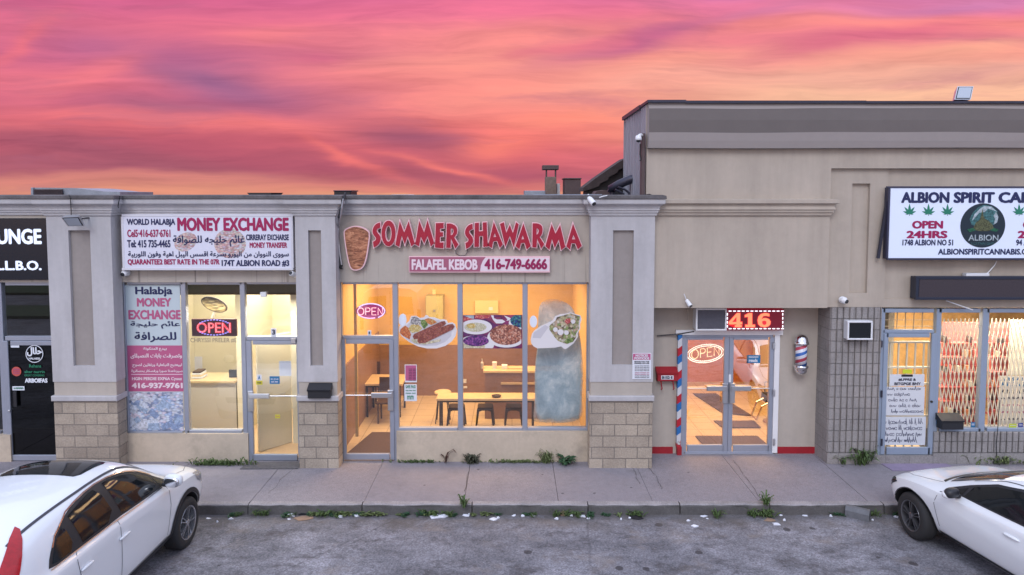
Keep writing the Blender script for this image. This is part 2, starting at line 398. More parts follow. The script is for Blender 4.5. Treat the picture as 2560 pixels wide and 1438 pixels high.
M['ink'] = mat('ink', (.02, .022, .05), .6)
M['sign_face'] = mat('sign_face', (.66, .67, .78), .4)
M['sign_lit'] = mat('sign_lit', (.6, .66, .8), .4, emit=(.62, .70, .95), es=.22)
# ================================================================== materials of masonry and ground
def brickmat(name, c, c2, mortar, w=.4, h=.2, ms=.006, bump=.5, offx=0.0, offz=0.0, rough=.9, nb=45, shift=.5):
    m = bpy.data.materials.new(name); m.use_nodes = True; t = NT(m.node_tree); b = t.n['Principled BSDF']; b.inputs['Roughness'].default_value = rough
    geo = t.new('ShaderNodeNewGeometry'); pos = geo.outputs['Position']
    sp = t.new('ShaderNodeSeparateXYZ'); t.link(pos, sp.inputs[0])
    cm_ = t.new('ShaderNodeCombineXYZ'); t.link(t.math('ADD', t.math('ADD', sp.outputs[0], sp.outputs[1]), offx), cm_.inputs[0]); t.link(t.math('ADD', sp.outputs[2], offz), cm_.inputs[1])
    br = t.new('ShaderNodeTexBrick'); t.link(cm_.outputs[0], br.inputs[0]); br.offset = shift
    br.inputs['Scale'].default_value = 1; br.inputs['Brick Width'].default_value = w; br.inputs['Row Height'].default_value = h
    br.inputs['Mortar Size'].default_value = ms; br.inputs['Mortar Smooth'].default_value = .3
    br.inputs['Color1'].default_value = (*c, 1); br.inputs['Color2'].default_value = (*c2, 1); br.inputs['Mortar'].default_value = (*mortar, 1)
    n = t.noise(pos, nb, 5, .7); n2 = t.noise(pos, 2.2, 4, .6)
    cc = t.mix(1, br.outputs['Color'], t.ramp(n, [(.3, .78), (.7, 1.16)]), 'MULTIPLY'); cc = t.mix(1, cc, t.ramp(n2, [(.3, .82), (.7, 1.08)]), 'MULTIPLY')
    t.link(cc, b.inputs['Base Color'])
    hgt = t.math('SUBTRACT', t.math('MULTIPLY', n, .9), t.math('MULTIPLY', br.outputs['Fac'], .8))
    bn = t.new('ShaderNodeBump'); bn.inputs['Strength'].default_value = bump; bn.inputs['Distance'].default_value = .02; t.link(hgt, bn.inputs['Height']); t.link(bn.outputs[0], b.inputs['Normal'])
    return m
M['block'] = brickmat('split_face_block', (.50, .42, .335), (.33, .275, .225), (.25, .215, .185), ms=.009, bump=.8, nb=38, offx=.1, offz=.03)
M['rib_block'] = brickmat('ribbed_block', (.33, .305, .295), (.30, .28, .275), (.20, .185, .18), w=.42, ms=.004, bump=.8, nb=42)
M['tile_floor'] = brickmat('tile_floor', (.62, .50, .36), (.58, .46, .33), (.30, .22, .15), w=.42, h=.42, ms=.006, bump=.05, nb=8, rough=.35, shift=0)
def floor_tiles(name, c, c2, g, w=.42):
    m = bpy.data.materials.new(name); m.use_nodes = True; t = NT(m.node_tree); b = t.n['Principled BSDF']; b.inputs['Roughness'].default_value = .3
    geo = t.new('ShaderNodeNewGeometry'); br = t.new('ShaderNodeTexBrick'); t.link(geo.outputs['Position'], br.inputs[0]); br.offset = 0
    for k, q in (('Scale', 1), ('Brick Width', w), ('Row Height', w), ('Mortar Size', .006)): br.inputs[k].default_value = q
    br.inputs['Color1'].default_value = (*c, 1); br.inputs['Color2'].default_value = (*c2, 1); br.inputs['Mortar'].default_value = (*g, 1)
    t.link(br.outputs['Color'], b.inputs['Base Color']); return m
M['tile_floor'] = floor_tiles('tile_floor', (.62, .50, .36), (.57, .46, .33), (.28, .20, .13))

def add_spots(m, scale, c, thr, size):
    t = NT(m.node_tree); b = t.n['Principled BSDF']; src = b.inputs['Base Color'].links[0].from_socket; geo = t.new('ShaderNodeNewGeometry')
    vo = t.new('ShaderNodeTexVoronoi'); vo.inputs['Scale'].default_value = scale; t.link(geo.outputs['Position'], vo.inputs['Vector'])
    s_ = t.new('ShaderNodeSeparateColor'); t.link(vo.outputs['Color'], s_.inputs[0])
    f = t.math('MULTIPLY', t.ramp(vo.outputs['Distance'], [(size * .7, 1), (size, 0)]), t.math('GREATER_THAN', s_.outputs[0], thr))
    t.link(t.mix(t.math('MULTIPLY', f, .7), src, c), b.inputs['Base Color'])
def asphalt_mat():
    m = bpy.data.materials.new('asphalt'); m.use_nodes = True; t = NT(m.node_tree); b = t.n['Principled BSDF']; b.inputs['Roughness'].default_value = .9
    geo = t.new('ShaderNodeNewGeometry'); pos = geo.outputs['Position']
    big = t.noise(pos, .55, 5, .6, .6); mid = t.noise(t.mapping(pos, (1, 1.6, 1)), 2.3, 6, .68, .5); fine = t.noise(pos, 42, 4, .75)
    c = t.mix(t.ramp(big, [(.38, 0), (.62, 1)]), (.140, .139, .160), (.245, .243, .276))
    c = t.mix(1, c, t.ramp(mid, [(.30, .60), (.5, 1.0), (.72, 1.25)]), 'MULTIPLY')
    c = t.mix(1, c, t.ramp(fine, [(.30, .42), (.5, 1), (.70, 1.65)]), 'MULTIPLY')
    st = t.ramp(t.noise(t.mapping(pos, (1, 1.5, 1), (3.1, 7.7, 0)), 3.1, 5, .6), [(.535, 0), (.66, 1)])
    c = t.mix(t.math('MULTIPLY', st, .55), c, (.05, .042, .045))
    tan = t.ramp(t.noise(t.mapping(pos, (1, 1.4, 1), (9, 2, 0)), 1.1, 5, .7), [(.56, 0), (.7, 1)])
    c = t.mix(t.math('MULTIPLY', tan, .5), c, (.23, .19, .165))
    # oil drips
    vo = t.new('ShaderNodeTexVoronoi'); vo.inputs['Scale'].default_value = 2.6
    t.setin(vo.inputs['Vector'], pos)
    nn = t.math('ADD', vo.outputs['Distance'], t.math('MULTIPLY', t.noise(pos, 14, 3), .12))
    dr = t.ramp(nn, [(.19, 1), (.225, 0)])
    scs = t.new('ShaderNodeSeparateColor'); t.link(vo.outputs['Color'], scs.inputs[0])
    pick = t.math('GREATER_THAN', scs.outputs[0], .52)
    c = t.mix(t.math('MULTIPLY', t.math('MULTIPLY', dr, pick), .8), c, (.028, .024, .028))
    # pale crumbs of stone
    vo2 = t.new('ShaderNodeTexVoronoi'); vo2.inputs['Scale'].default_value = 16; t.link(pos, vo2.inputs['Vector'])
    s2 = t.new('ShaderNodeSeparateColor'); t.link(vo2.outputs['Color'], s2.inputs[0])
    cr_ = t.math('MULTIPLY', t.ramp(vo2.outputs['Distance'], [(.07, 1), (.11, 0)]), t.math('GREATER_THAN', s2.outputs[1], .78))
    c = t.mix(t.math('MULTIPLY', cr_, .75), c, (.45, .43, .46))
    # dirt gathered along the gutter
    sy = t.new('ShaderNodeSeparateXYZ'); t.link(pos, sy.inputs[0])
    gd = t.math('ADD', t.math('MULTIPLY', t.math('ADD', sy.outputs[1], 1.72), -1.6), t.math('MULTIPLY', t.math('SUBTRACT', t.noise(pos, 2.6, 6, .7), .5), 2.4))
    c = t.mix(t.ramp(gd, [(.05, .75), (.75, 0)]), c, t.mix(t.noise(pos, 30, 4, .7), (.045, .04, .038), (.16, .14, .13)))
    # cracks
    vc = t.new('ShaderNodeTexVoronoi', feature='DISTANCE_TO_EDGE'); vc.inputs['Scale'].default_value = .45
    t.setin(vc.inputs['Vector'], t.vmath('ADD', pos, t.mix(1, (0, 0, 0), t.noise(pos, 2.5, 5, .7), 'ADD')))
    ck = t.math('MULTIPLY', t.ramp(vc.outputs['Distance'], [(.002, 1), (.008, 0)]), .4)
    c = t.mix(ck, c, (.05, .045, .05))
    t.link(c, b.inputs['Base Color'])
    bn = t.new('ShaderNodeBump'); bn.inputs['Strength'].default_value = .5; bn.inputs['Distance'].default_value = .012
    t.setin(bn.inputs['Height'], t.math('ADD', fine, t.math('MULTIPLY', mid, 1.5))); t.link(bn.outputs[0], b.inputs['Normal'])
    return m
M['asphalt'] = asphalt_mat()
M['concrete'] = mat('concrete', (.255, .235, .262), .9, var=.16, vs=1.3, bump=.3, bs=70, speck=.34, dirt=.42)
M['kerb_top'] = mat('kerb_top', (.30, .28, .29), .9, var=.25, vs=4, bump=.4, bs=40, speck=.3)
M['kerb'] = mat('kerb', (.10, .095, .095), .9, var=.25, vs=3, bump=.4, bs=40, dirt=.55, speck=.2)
M['grime'] = mat('grime', (.06, .055, .05), .95, var=.3)
M['grass'] = mat('grass', (.05, .085, .03), .9, var=.4, vs=8)

add_spots(M['concrete'], 3.6, (.05, .045, .05), .72, .10)
# ================================================================== ground
ZR = -.155; YK = -1.69
g = MB(); g.quad((-400, -400, ZR), (400, -400, ZR), (400, 400, ZR), (-400, 400, ZR))
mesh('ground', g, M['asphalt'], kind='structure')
joints = [X(a, b, 0) for a, b in ((-860, 1165), (-560, 1165), (-280, 1165), (0, 1165), (255, 1165), (480, 1165), (711, 1168), (958, 1163), (1176, 1163), (1381, 1163), (1586, 1168), (1818, 1148), (2055, 1164), (2290, 1164), (2520, 1164), (2760, 1164), (3000, 1164), (3300, 1164))]
sw = MB()
for i in range(len(joints) - 1):
    a, b = joints[i], joints[i + 1]
    dz = random.uniform(-.004, .004)
    n = 3
    sw.box(a + .0035, b - .0035, YK + .115, .42, -.12, dz)
mesh('sidewalk', sw, M['concrete'], kind='structure')
rc = random.Random(17); ck = MB()
for pts in ([(1578, 1166), (1588, 1180), (1592, 1196), (1604, 1216)], [(1622, 1170), (1640, 1190), (1650, 1212), (1657, 1226)], [(1832, 1150), (1850, 1172), (1858, 1186), (1878, 1210), (1896, 1240), (1908, 1252)], [(735, 1172), (700, 1200), (690, 1216), (662, 1240)], [(1176, 1166), (1168, 1190), (1166, 1206), (1160, 1235)]):
    q = []
    for a, b in zip(pts[:-1], pts[1:]):
        for k in range(4): q.append(PZ(a[0] + (b[0] - a[0]) * k / 4 + rc.uniform(-1.6, 1.6), a[1] + (b[1] - a[1]) * k / 4, .0055))
    for a, b in zip(q[:-1], q[1:]):
        d = (b - a).normalized(); n_ = Vector((-d.y, d.x, 0)) * rc.uniform(.0018, .0042); ck.add([a - n_, a + n_, b + n_, b - n_], [(0, 3, 2, 1)])
mesh('sidewalk_cracks', ck, M['grime'], kind='structure')
g = MB(); g.quad((joints[0], YK, -.03), (joints[-1], YK, -.03), (joints[-1], 1, -.03), (joints[0], 1, -.03))
mesh('sidewalk_bedding', g, M['grime'], kind='structure')
kb = MB(); rk = random.Random(3)
kj = sorted([X(q, 1270, YK) for q in (-900, -200, 40, 330, 620, 905, 1180, 1470, 1700, 1925, 2210, 2500, 2790, 3200)])
for i in range(len(kj) - 1):
    x0, x1 = kj[i] + .008, kj[i + 1] - .008
    n = max(2, int((x1 - x0) / .12)); prof0 = [(YK + .11, -.3), (YK + .11, 0.004), (YK + .03, 0.002), (YK + .008, -.012), (YK - .002, -.035), (YK - .025, -.3)]
    vs, fs = [], []
    for k in range(n + 1):
        x = x0 + (x1 - x0) * k / n
        jy = rk.uniform(-.012, .012); jz = rk.uniform(-.008, .003)
        for q, (y, z) in enumerate(prof0):
            e = 1 if 2 <= q <= 4 else 0
            vs.append((x, y + jy * e, z + jz * e))
    m_ = len(prof0)
    for k in range(n):
        for q in range(m_ - 1): fs.append((k * m_ + q, k * m_ + q + 1, (k + 1) * m_ + q + 1, (k + 1) * m_ + q))
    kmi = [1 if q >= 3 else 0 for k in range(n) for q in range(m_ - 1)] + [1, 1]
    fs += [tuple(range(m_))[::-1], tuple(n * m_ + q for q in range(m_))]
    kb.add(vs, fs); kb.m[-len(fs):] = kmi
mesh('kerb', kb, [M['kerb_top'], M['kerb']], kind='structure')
# verge and road across the lot (seen in the shop glass)
for a, b, c_, d_ in ((-60, -9, -17.2, -14.6), (-60, -9, -24.5, -21), (-60, 60, -60, -38)):
    g = MB(); g.box(a, b, c_, d_, ZR - .1, ZR + .12); mesh('grass_verge', g, M['grass'], kind='structure')

# ================================================================== low strip of shops
bld = thing('strip_mall_building', 'low beige stucco strip of three shops with block-footed pilasters and a moulded cornice', 'building', (X(600), 0, 0))
XL, XR = X(-900), X(1640, 520, 0)
ZTOP = Z(489, -.3); ZC0 = Z(538, -.15)
PIL = [((124, 284), 'a'), ((741, 841), 'b'), ((1476, 1635), 'c')]
px = []
for (a, b), _ in PIL: px.append((X(a, 760, -.28), X(b, 760, -.28)))
# wall: sign band + stall risers
w = MB(); w.cur = 0
w.box(XL, XR, 0, .3, Z(706), ZTOP - .04)
wall = mesh('wall', w, M['stucco_drips'], bld)
w = MB()
def riser(a, b, top, Y=.0):
    w.pbox(a, b, top, 1160, Y, .3)
for a, b, zt in ((XL, X(12), 1088), (X(296), X(613), 1085), (X(988), X(1480), 1079)):
    w = MB(); w.box(a, b, 0, .3, -.05, Z(zt)); mesh('stall_riser', w, M['stucco_low'], bld)
w = MB()
w.box(XL, XR, 7.8, 8, 0, ZTOP - .1); w.box(XL, XL + .2, .3, 7.8, 0, ZTOP - .1); w.box(XR - .2, XR, .3, 7.8, 0, ZTOP - .1)
mesh('rear_wall', w, M['stucco_dark'], bld)
w = MB(); w.box(XL, XR, .32, 8, ZTOP - .3, ZTOP - .12); mesh('roof', w, M['dark_metal'], bld)

def sweep(mb, prof, path, closed_ends=True):
    n = len(path); vs = []; m_ = len(prof)
    for i, p in enumerate(path):
        ds = []
        if i > 0: ds.append((Vector(p) - Vector(path[i - 1])).normalized())
        if i < n - 1: ds.append((Vector(path[i + 1]) - Vector(p)).normalized())
        ns = [Vector((d.y, -d.x)) for d in ds]
        off = ns[0] if len(ns) == 1 else (ns[0] + ns[1]) / (1 + ns[0].dot(ns[1]))
        for o, z in prof: vs.append((p[0] + off.x * o, p[1] + off.y * o, z))
    fs = []
    for i in range(n - 1):
        for q in range(m_ - 1): fs.append((i * m_ + q, (i + 1) * m_ + q, (i + 1) * m_ + q + 1, i * m_ + q + 1))
    fs += [tuple(range(m_)), tuple((n - 1) * m_ + q for q in range(m_))[::-1]]
    mb.add(vs, fs)
path = [(XL, 0)]
for a, b in px: path += [(a, 0), (a, -.28), (b, -.28), (b, 0)]
path = path[:-1] + [(px[2][1], -.15)]
zz = lambda py: Z(py, -.3)
cor = [(0, zz(540)), (.035, zz(539.5)), (.045, zz(537)), (.045, zz(533.5)), (.07, zz(532.5)), (.08, zz(530)), (.08, zz(527)), (.10, zz(526.5)),
       (.11, zz(525)), (.105, zz(522)), (.12, zz(518)), (.15, zz(514)), (.185, zz(511.5)), (.19, zz(511)), (.235, zz(510.4)), (.245, zz(508)), (.245, zz(499)), (.235, zz(498)), (0, zz(498))]
cor = [(a * .58, b) for a, b in cor]
w = MB(); sweep(w, cor, path); mesh('cornice', w, M['stucco_light'], bld)
fl = [(-.3, zz(489) + .0), (-.3, zz(491)), (0, zz(497.7)), (.155, zz(497.6)), (.162, zz(497)), (.155, zz(489.5)), (.10, zz(487.2)), (-.3, zz(487.0))]
w = MB(); sweep(w, [q for q in fl[2:]] + [(-.3, zz(497.7))], path); mesh('parapet_flashing', w, M['flashing'], bld)

for ((a, b), _), (x0, x1), rec in zip(PIL, px, ((177, 231, 576, 915), (773, 805, 576, 915), (1531.5, 1583, 576, 913))):
    r0, r1 = X(rec[0], 745, -.28), X(rec[1], 745, -.28); rz1, rz0 = Z(rec[2], -.28), Z(rec[3], -.28)
    zt, zb = Z(539, -.28), Z(955, -.28)
    w = MB(); w.box(x0, r0, -.28, 0, zb, zt + .1); w.box(r1, x1, -.28, 0, zb, zt + .1); w.box(r0, r1, -.28, 0, rz1, zt + .1); w.box(r0, r1, -.28, 0, zb, rz0)
    pil = mesh('pilaster', w, M['stucco_light'], bld)
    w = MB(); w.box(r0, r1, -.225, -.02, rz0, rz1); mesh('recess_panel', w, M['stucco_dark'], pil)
    w = MB(); w.box(x0 + .012, x1 - .012, -.265, 0, Z(990, -.28), zb); mesh('plinth_band', w, M['stucco'], pil)
    w = MB(); w.bbox(x0 - .02, x1 + .02, -.325, .0, Z(1003, -.3), Z(990, -.3), b=.012); mesh('base_cap', w, M['stucco_light'], pil)
    w = MB(); w.bbox(x0 + .0, x1 - .0, -.285, .0, -.03, Z(1003, -.3), b=.008); mesh('block_base', w, M['block'], pil)

YF = .05
def window(name, frame_rects, pane, parent, fm, gm='glass', Y=YF, d=.1):
    w = MB()
    for r in frame_rects: w.pbox(*r, Y, Y + d, b=.006)
    f = mesh(name, w, M[fm], parent)
    panes = pane if isinstance(pane[0], (list, tuple)) else [pane]
    for p in panes:
        ym = (p[2] + p[3]) / 2; yg = Y + d * .5
        x0, x1, z0, z1 = X(p[0] - 2, ym, yg), X(p[1] + 2, ym, yg), Z(p[3] + 2, yg), Z(p[2] - 2, yg)
        g = MB(); g.quad((x0, yg, z0), (x1, yg, z0), (x1, yg, z1), (x0, yg, z1)); mesh('pane', g, M[gm], f)
    return f
def door(px0, px1, py0, py1, stl, str_, top, bot, parent, fm, gm='glass', Y=YF - .02, bar=None, barside=1, skew=0.0):
    """glazed door leaf: stiles, rails, pane, push bar with paddle, closer, lock"""
    w = MB(); d = .05
    w.pbox(px0, px0 + stl, py0, py1, Y, Y + d, b=.006); w.pbox(px1 - str_, px1, py0, py1, Y, Y + d, b=.006)
    w.pbox(px0 + stl, px1 - str_, py0, py0 + top, Y, Y + d, b=.006); w.pbox(px0 + stl, px1 - str_, py1 - bot, py1, Y, Y + d, b=.006)
    dr = mesh('door', w, M[fm], parent)
    yg = Y + d * .5; ym = (py0 + py1) / 2
    x0, x1, z0, z1 = X(px0 + stl - 2, ym, yg), X(px1 - str_ + 2, ym, yg), Z(py1 - bot + 2, yg), Z(py0 + top - 2, yg)
    g = MB(); g.quad((x0, yg - skew, z0), (x1, yg + skew, z0), (x1, yg + skew, z1), (x0, yg - skew, z1)); mesh('pane', g, M[gm], dr)
    if bar:
        zb_ = Z(bar, Y); xa, xb = X(px0 + stl, bar, Y), X(px1 - str_, bar, Y)
        h = MB(); h.tube([(xa, Y - .03, zb_), (xb, Y - .03, zb_)], .011)
        q0, q1 = (xb - .32, xb + .05) if barside > 0 else (xa - .05, xa + .32)
        h.bbox(q0, q1, Y - .06, Y - .005, zb_ - .045, zb_ + .045, b=.01)
        qq = (xb - .03, xb + .07) if barside > 0 else (xa - .07, xa + .03)
        h.bbox(*qq, Y - .045, Y - .005, zb_ - .28, zb_ + .09, b=.01)
        mesh('push_bar', h, M['steel'], dr)
    return dr

# ---- unit A (lounge)
window('window', [(0, 12, 706, 1150), (-420, 0, 706, 716), (-420, 0, 1080, 1090), (-432, -420, 706, 1090)], (-420, 0, 716, 1080), bld, 'frame', 'glass')
window('window', [(12, 150, 703, 714), (12, 150, 841, 852)], (12, 150, 714, 841), bld, 'frame', 'glass')
dA = door(13, 158, 853, 1152, 12, 12, 11, 14, bld, 'frame', 'glass_dark', bar=None)
h = MB(); h.pbox(33, 41, 980, 1018, .0, .02, b=.004); mesh('handle', h, M['black_plastic'], dA)
h = MB(); h.lathe([(.02, 0), (.02, .02), (.008, .025)], P(24, 1027, .03), 'y', 12); mesh('lock', h, M['steel'], dA)
# ---- unit B (money exchange)
window('window', [(305, 316, 704, 1087), (316, 456, 704, 712), (316, 456, 1079, 1087), (456, 468, 704, 1087)], (316, 456, 712, 1079), bld, 'frame')
window('window', [(468, 604, 704, 712), (468, 604, 1076, 1087), (604, 616, 704, 1156)], (468, 604, 712, 1076), bld, 'frame')
window('window', [(616, 752, 704, 711), (616, 752, 842, 852)], (616, 752, 711, 842), bld, 'frame')
dB = door(618, 752, 853, 1152, 13, 9, 9, 15, bld, 'frame', 'glass', bar=989, barside=-1)
h = MB(); h.pbox(727, 738, 846, 858, .0, .03, b=.004); mesh('door_closer', h, M['steel'], dB)
# ---- unit C (shawarma)
window('window', [(848, 856, 702, 1153), (856, 983, 702, 711), (856, 983, 840, 848), (983, 996, 702, 1153)], (856, 983, 711, 840), bld, 'frame', 'glass_shop')
dC = door(856, 985, 849, 1150, 8, 11, 11, 15, bld, 'frame', 'glass_shop', bar=987, barside=1)
h = MB(); h.lathe([(.018, 0), (.018, .02)], P(980, 1019, .03), 'y', 12); mesh('lock', h, M['black_plastic'], dC)
window('window', [(996, 1144, 702, 711), (996, 1144, 1070, 1079), (1144, 1157, 702, 1079)], (996, 1144, 711, 1070), bld, 'frame', 'glass_shop')
window('window', [(1157, 1306, 702, 711), (1157, 1306, 1070, 1079), (1306, 1319, 702, 1079)], (1157, 1306, 711, 1070), bld, 'frame', 'glass_shop')
window('window', [(1319, 1467, 702, 711), (1319, 1467, 1070, 1079), (1467, 1480, 702, 1079)], (1319, 1467, 711, 1070), bld, 'frame', 'glass_shop')

# ================================================================== taller wing
wing = thing('corner_wing_building', 'taller tan stucco wing on the right with a dark banded fascia', 'building', (X(2080), 0, 0))
YU = -.15; WR = X(3300, 700, YU); WL = X(1616, 430, YU)
ZUB = Z(770, YU); ZF0 = Z(370, -.28); ZF1 = Z(257, -.28)
XP = X(2073, 600, YU)        # left edge of the sunk field
w = MB()
w.box(WL, XP, YU, .0, ZUB, ZF1 - .02)                  # field with the cornice
w.box(XP, WR, YU, .0, Z(421, YU), ZF1 - .02)           # over the sunk field
yS = YU + .07
xa, xb = X(2131, 460, yS), X(2176, 460, yS); xv = X(2216, 600, yS)
za, zb = Z(459, yS), Z(733, yS)
w.box(XP, xa, yS, .0, ZUB, Z(421, YU)); w.box(xb, xv, yS, .0, ZUB, Z(421, YU)); w.box(xa, xb, yS, .0, za, Z(421, YU)); w.box(xa, xb, yS, .0, ZUB, zb)
w.box(xa, xb, yS + .065, .0, zb, za)
w.box(xv, WR, yS + .03, .0, Z(748, yS), Z(421, YU)); w.box(xv, WR, yS, .0, ZUB, Z(748, yS))
w.box(WL + .5, WR, 0, .25, ZUB, ZF1 - .02)
mesh('upper_wall', w, M['stucco_tan'], wing)
# bulging fascia with a darker band, wavy edges
w = MB(); n = 60; x0, x1 = X(1622, 310, -.28), WR; vs, fs, = [], []
rows = [(370, -.26, 0), (352, -.285, 0), (331, -.30, 1), (300, -.31, 1), (271, -.29, 0), (262, -.265, 0), (257, -.26, 0)]
for i in range(n + 1):
    x = x0 + (x1 - x0) * i / n
    for j, (py, Y, k) in enumerate(rows):
        wv = .006 * math.sin(x * 1.1 + .6) + .004 * math.sin(x * 2.7) if j in (2, 4) else (.006 * math.sin(x * .9 + 1) if j == 0 else 0)
        vs.append((x, Y, Z(py, Y) + wv))
for i in range(n):
    for j in range(len(rows) - 1):
        fs.append((i * 7 + j, (i + 1) * 7 + j, (i + 1) * 7 + j + 1, i * 7 + j + 1))
w.add(vs, fs); w.m = [1 if (k % 6) in (2, 3) else 0 for k in range(len(fs))]
w.cur = 0
w.add([vs[0], (x0, YU, vs[0][2]), (x0, YU, vs[6][2]), vs[6], vs[5], vs[4], vs[3], vs[2], vs[1]], [tuple(range(9))])
w.add([(x0, YU, vs[0][2]), vs[0], vs[n * 7], (x1, YU, vs[n * 7][2])], [(0, 1, 2, 3)])
mesh('fascia', w, [M['fascia'], M['fascia_band']], wing)
w = MB(); w.box(x0 - .03, X(1715, 255, -.3), -.315, .4, ZF1, ZF1 + .045); w.box(X(1715, 255, -.3), X(2165, 255, -.3), -.31, .4, ZF1 - .01, ZF1 + .033); w.box(X(2165, 255, -.3), WR, -.315, .4, ZF1 - .012, ZF1 + .026)
mesh('parapet_flashing', w, M['dark_metal'], wing)
# side wall of ribbed metal, roof, rear
YB = 2.3
w = MB(); xs0 = x0 + .0
w.box(xs0, xs0 + .1, YU + .01, YB, 3.9, ZF1 - .005)
k = YU + .1
while k < YB: w.box(xs0 - .012, xs0, k, k + .03, 3.9, ZF1 - .01); k += .19
M['siding'] = mat('siding', (.36, .38, .43), .5, .2, var=.08, streak=.2)
mesh('side_cladding', w, M['siding'], wing)
w = MB(); w.box(xs0 - .04, xs0 + .12, .4, YB + .03, ZF1 - .02, ZF1 + .05); mesh('side_flashing', w, M['dark_metal'], wing)
w = MB(); w.box(xs0 + .1, WR, .25, YB, ZF1 - .35, ZF1 - .2); w.box(xs0 + .1, WR, YB - .1, YB, 3.5, ZF1 - .36)
mesh('roof', w, M['dark_metal'], wing)
zz2 = lambda py: Z(py, -.22)
cor2 = [(0, zz2(540)), (.03, zz2(539.5)), (.04, zz2(537)), (.04, zz2(532)), (.065, zz2(531)), (.07, zz2(525)), (.09, zz2(524)), (.085, zz2(520)), (.07, zz2(516)), (.08, zz2(511)), (.12, zz2(509.5)), (.13, zz2(508)), (.13, zz2(500)), (.06, zz2(498)), (0, zz2(497))]
w = MB(); sweep(w, cor2, [(px[2][1] + .02, YU), (XP - .03, YU), (XP - .03, YU + .1)]); mesh('cornice', w, M['stucco_tan'], wing)
# recessed barber front
YR = .40; XD0, XD1 = X(1702, 950, YR), X(1947, 950, YR); XW0, XW1 = X(1628, 950, YR), X(2046, 950, YR)
w = MB(); w.box(XW0 - .3, XD0, YR, YR + .2, -.05, ZUB + .1); w.box(XD1, XW1 + .2, YR, YR + .2, -.05, ZUB + .1); w.box(XD0, XD1, YR, YR + .2, Z(830, YR), ZUB + .1)
mesh('lower_wall', w, M['stucco'], wing)
for a, b in ((XW0 - .3, XD0 - .13), (XD1, XW1)):
    w = MB(); w.box(a, b, YR - .012, YR, -.04, Z(1117, YR)); mesh('red_skirting', w, M['red_paint'], wing)
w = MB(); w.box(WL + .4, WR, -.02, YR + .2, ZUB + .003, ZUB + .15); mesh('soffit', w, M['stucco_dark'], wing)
w = MB(); w.pbox(1690, 1958, 826, 838, YR - .06, YR + .02, b=.004); w.pbox(1934, 1947, 838, 1133, YR - .05, YR + .02, b=.004); mesh('door_casing', w, M['white_paint'], wing)
w = MB(); w.pbox(1703, 1712, 838, 1136, YR - .04, YR + .06, b=.004); w.pbox(1712, 1934, 838, 843, YR - .04, YR + .06, b=.004); w.pbox(1712, 1934, 1130, 1137, YR - .04, YR + .06, b=.004)
mesh('door_frame', w, M['frame'], wing)
dd1 = door(1711, 1821, 843, 1131, 7, 12, 7, 18, wing, 'frame', 'glass_shiny', Y=YR - .03, bar=970, barside=1, skew=.0155)
dd2 = door(1821.5, 1933, 843, 1131, 11, 11, 7, 18, wing, 'frame', 'glass_shiny', Y=YR - .03, bar=970, barside=-1, skew=.0155)
h = MB(); h.pbox(1822, 1828, 937, 956, YR - .045, YR - .03, b=.002); mesh('latch_plate', h, M['white_plastic'], dd2)
for a in (857, 975, 1098): h = MB(); h.pbox(1933, 1938, a, a + 16, YR - .075, YR - .05, b=.002); mesh('hinge', h, M['steel'], dd2)
# ribbed split-face block
w = MB(); YBk = -.10; rb = random.Random(5)
def ribs(xa, xb, z0, z1, Y, back):
    w.box(xa, xb, Y + .032, back, z0, z1)
    x = xa; 
    while x < xb - .03:
        z = z0
        while z < z1 - .02:
            zt = min(z + .199, z1)
            w.bbox(x + .012, min(x + .096, xb), Y + rb.uniform(-.006, .004), Y + .04, z, zt, b=.008)
            z += .2
        x += .108
xb0, xb1 = X(2073, 950, YBk), X(2200, 950, YBk); zlow = Z(1132, YBk)
ribs(xb0, xb1, zlow, ZUB + .003, YBk, .3)
w.box(xb0 - .0, xb1, YBk - .01, .3, -.05, zlow - .004)
w.box(xb0, xb0 + .2, .3, YR + .05, -.05, ZUB)
xe0 = X(2333, 1110, YBk); zs = Z(1080, YBk)
ribs(xe0, WR, zlow, zs - .005, YBk, .3); w.box(xe0, WR, YBk - .01, .3, -.05, zlow - .004)
w.box(xb1, xe0, YBk - .01, .3, -.05, Z(1139, YBk))
mesh('ribbed_block_wall', w, M['rib_block'], wing)
# unit E glazing
YE = -.06
window('window', [(2198, 2208, 772, 1140), (2208, 2336, 772, 782), (2208, 2336, 825, 833), (2336, 2348, 772, 1140)], (2208, 2336, 782, 825), wing, 'frame_blue', 'glass_clear', Y=YE)
dE = door(2206, 2337, 834, 1137, 11, 12, 10, 18, wing, 'frame_blue', 'glass_clear', Y=YE - .02)
for a in (852, 977, 1098): h = MB(); h.pbox(2203, 2207, a, a + 17, YE - .04, YE - .02, b=.002); mesh('hinge', h, M['dark_metal'], dE)
h = MB(); h.lathe([(.02, 0), (.02, .02)], P(2328, 1004, YE - .02), 'y', 12); mesh('lock', h, M['black'], dE)
window('window', [(2348, 2452, 772, 782), (2348, 2452, 1071, 1081), (2452, 2468, 772, 1081)], (2348, 2452, 782, 1071), wing, 'frame_blue', 'glass_clear', Y=YE)
window('window', [(2468, 2700, 772, 782), (2468, 2700, 1071, 1081), (2700, 2714, 772, 1081)], (2468, 2700, 782, 1071), wing, 'frame_blue', 'glass_clear', Y=YE)
w = MB(); w.box(X(2714, 900, YE), WR, YE, .3, zs, ZUB); mesh('end_wall', w, M['rib_block'], wing)
w = MB(); w.box(XR, WR, 7.8, 8, 0, 4.4); w.box(WR - .2, WR, .31, 7.8, 0, 4.4); mesh('rear_wall', w, M['stucco_dark'], wing)
w = MB(); w.box(XR, WR, YB + .01, 8, 4.2, 4.4); mesh('rear_roof', w, M['dark_metal'], wing)
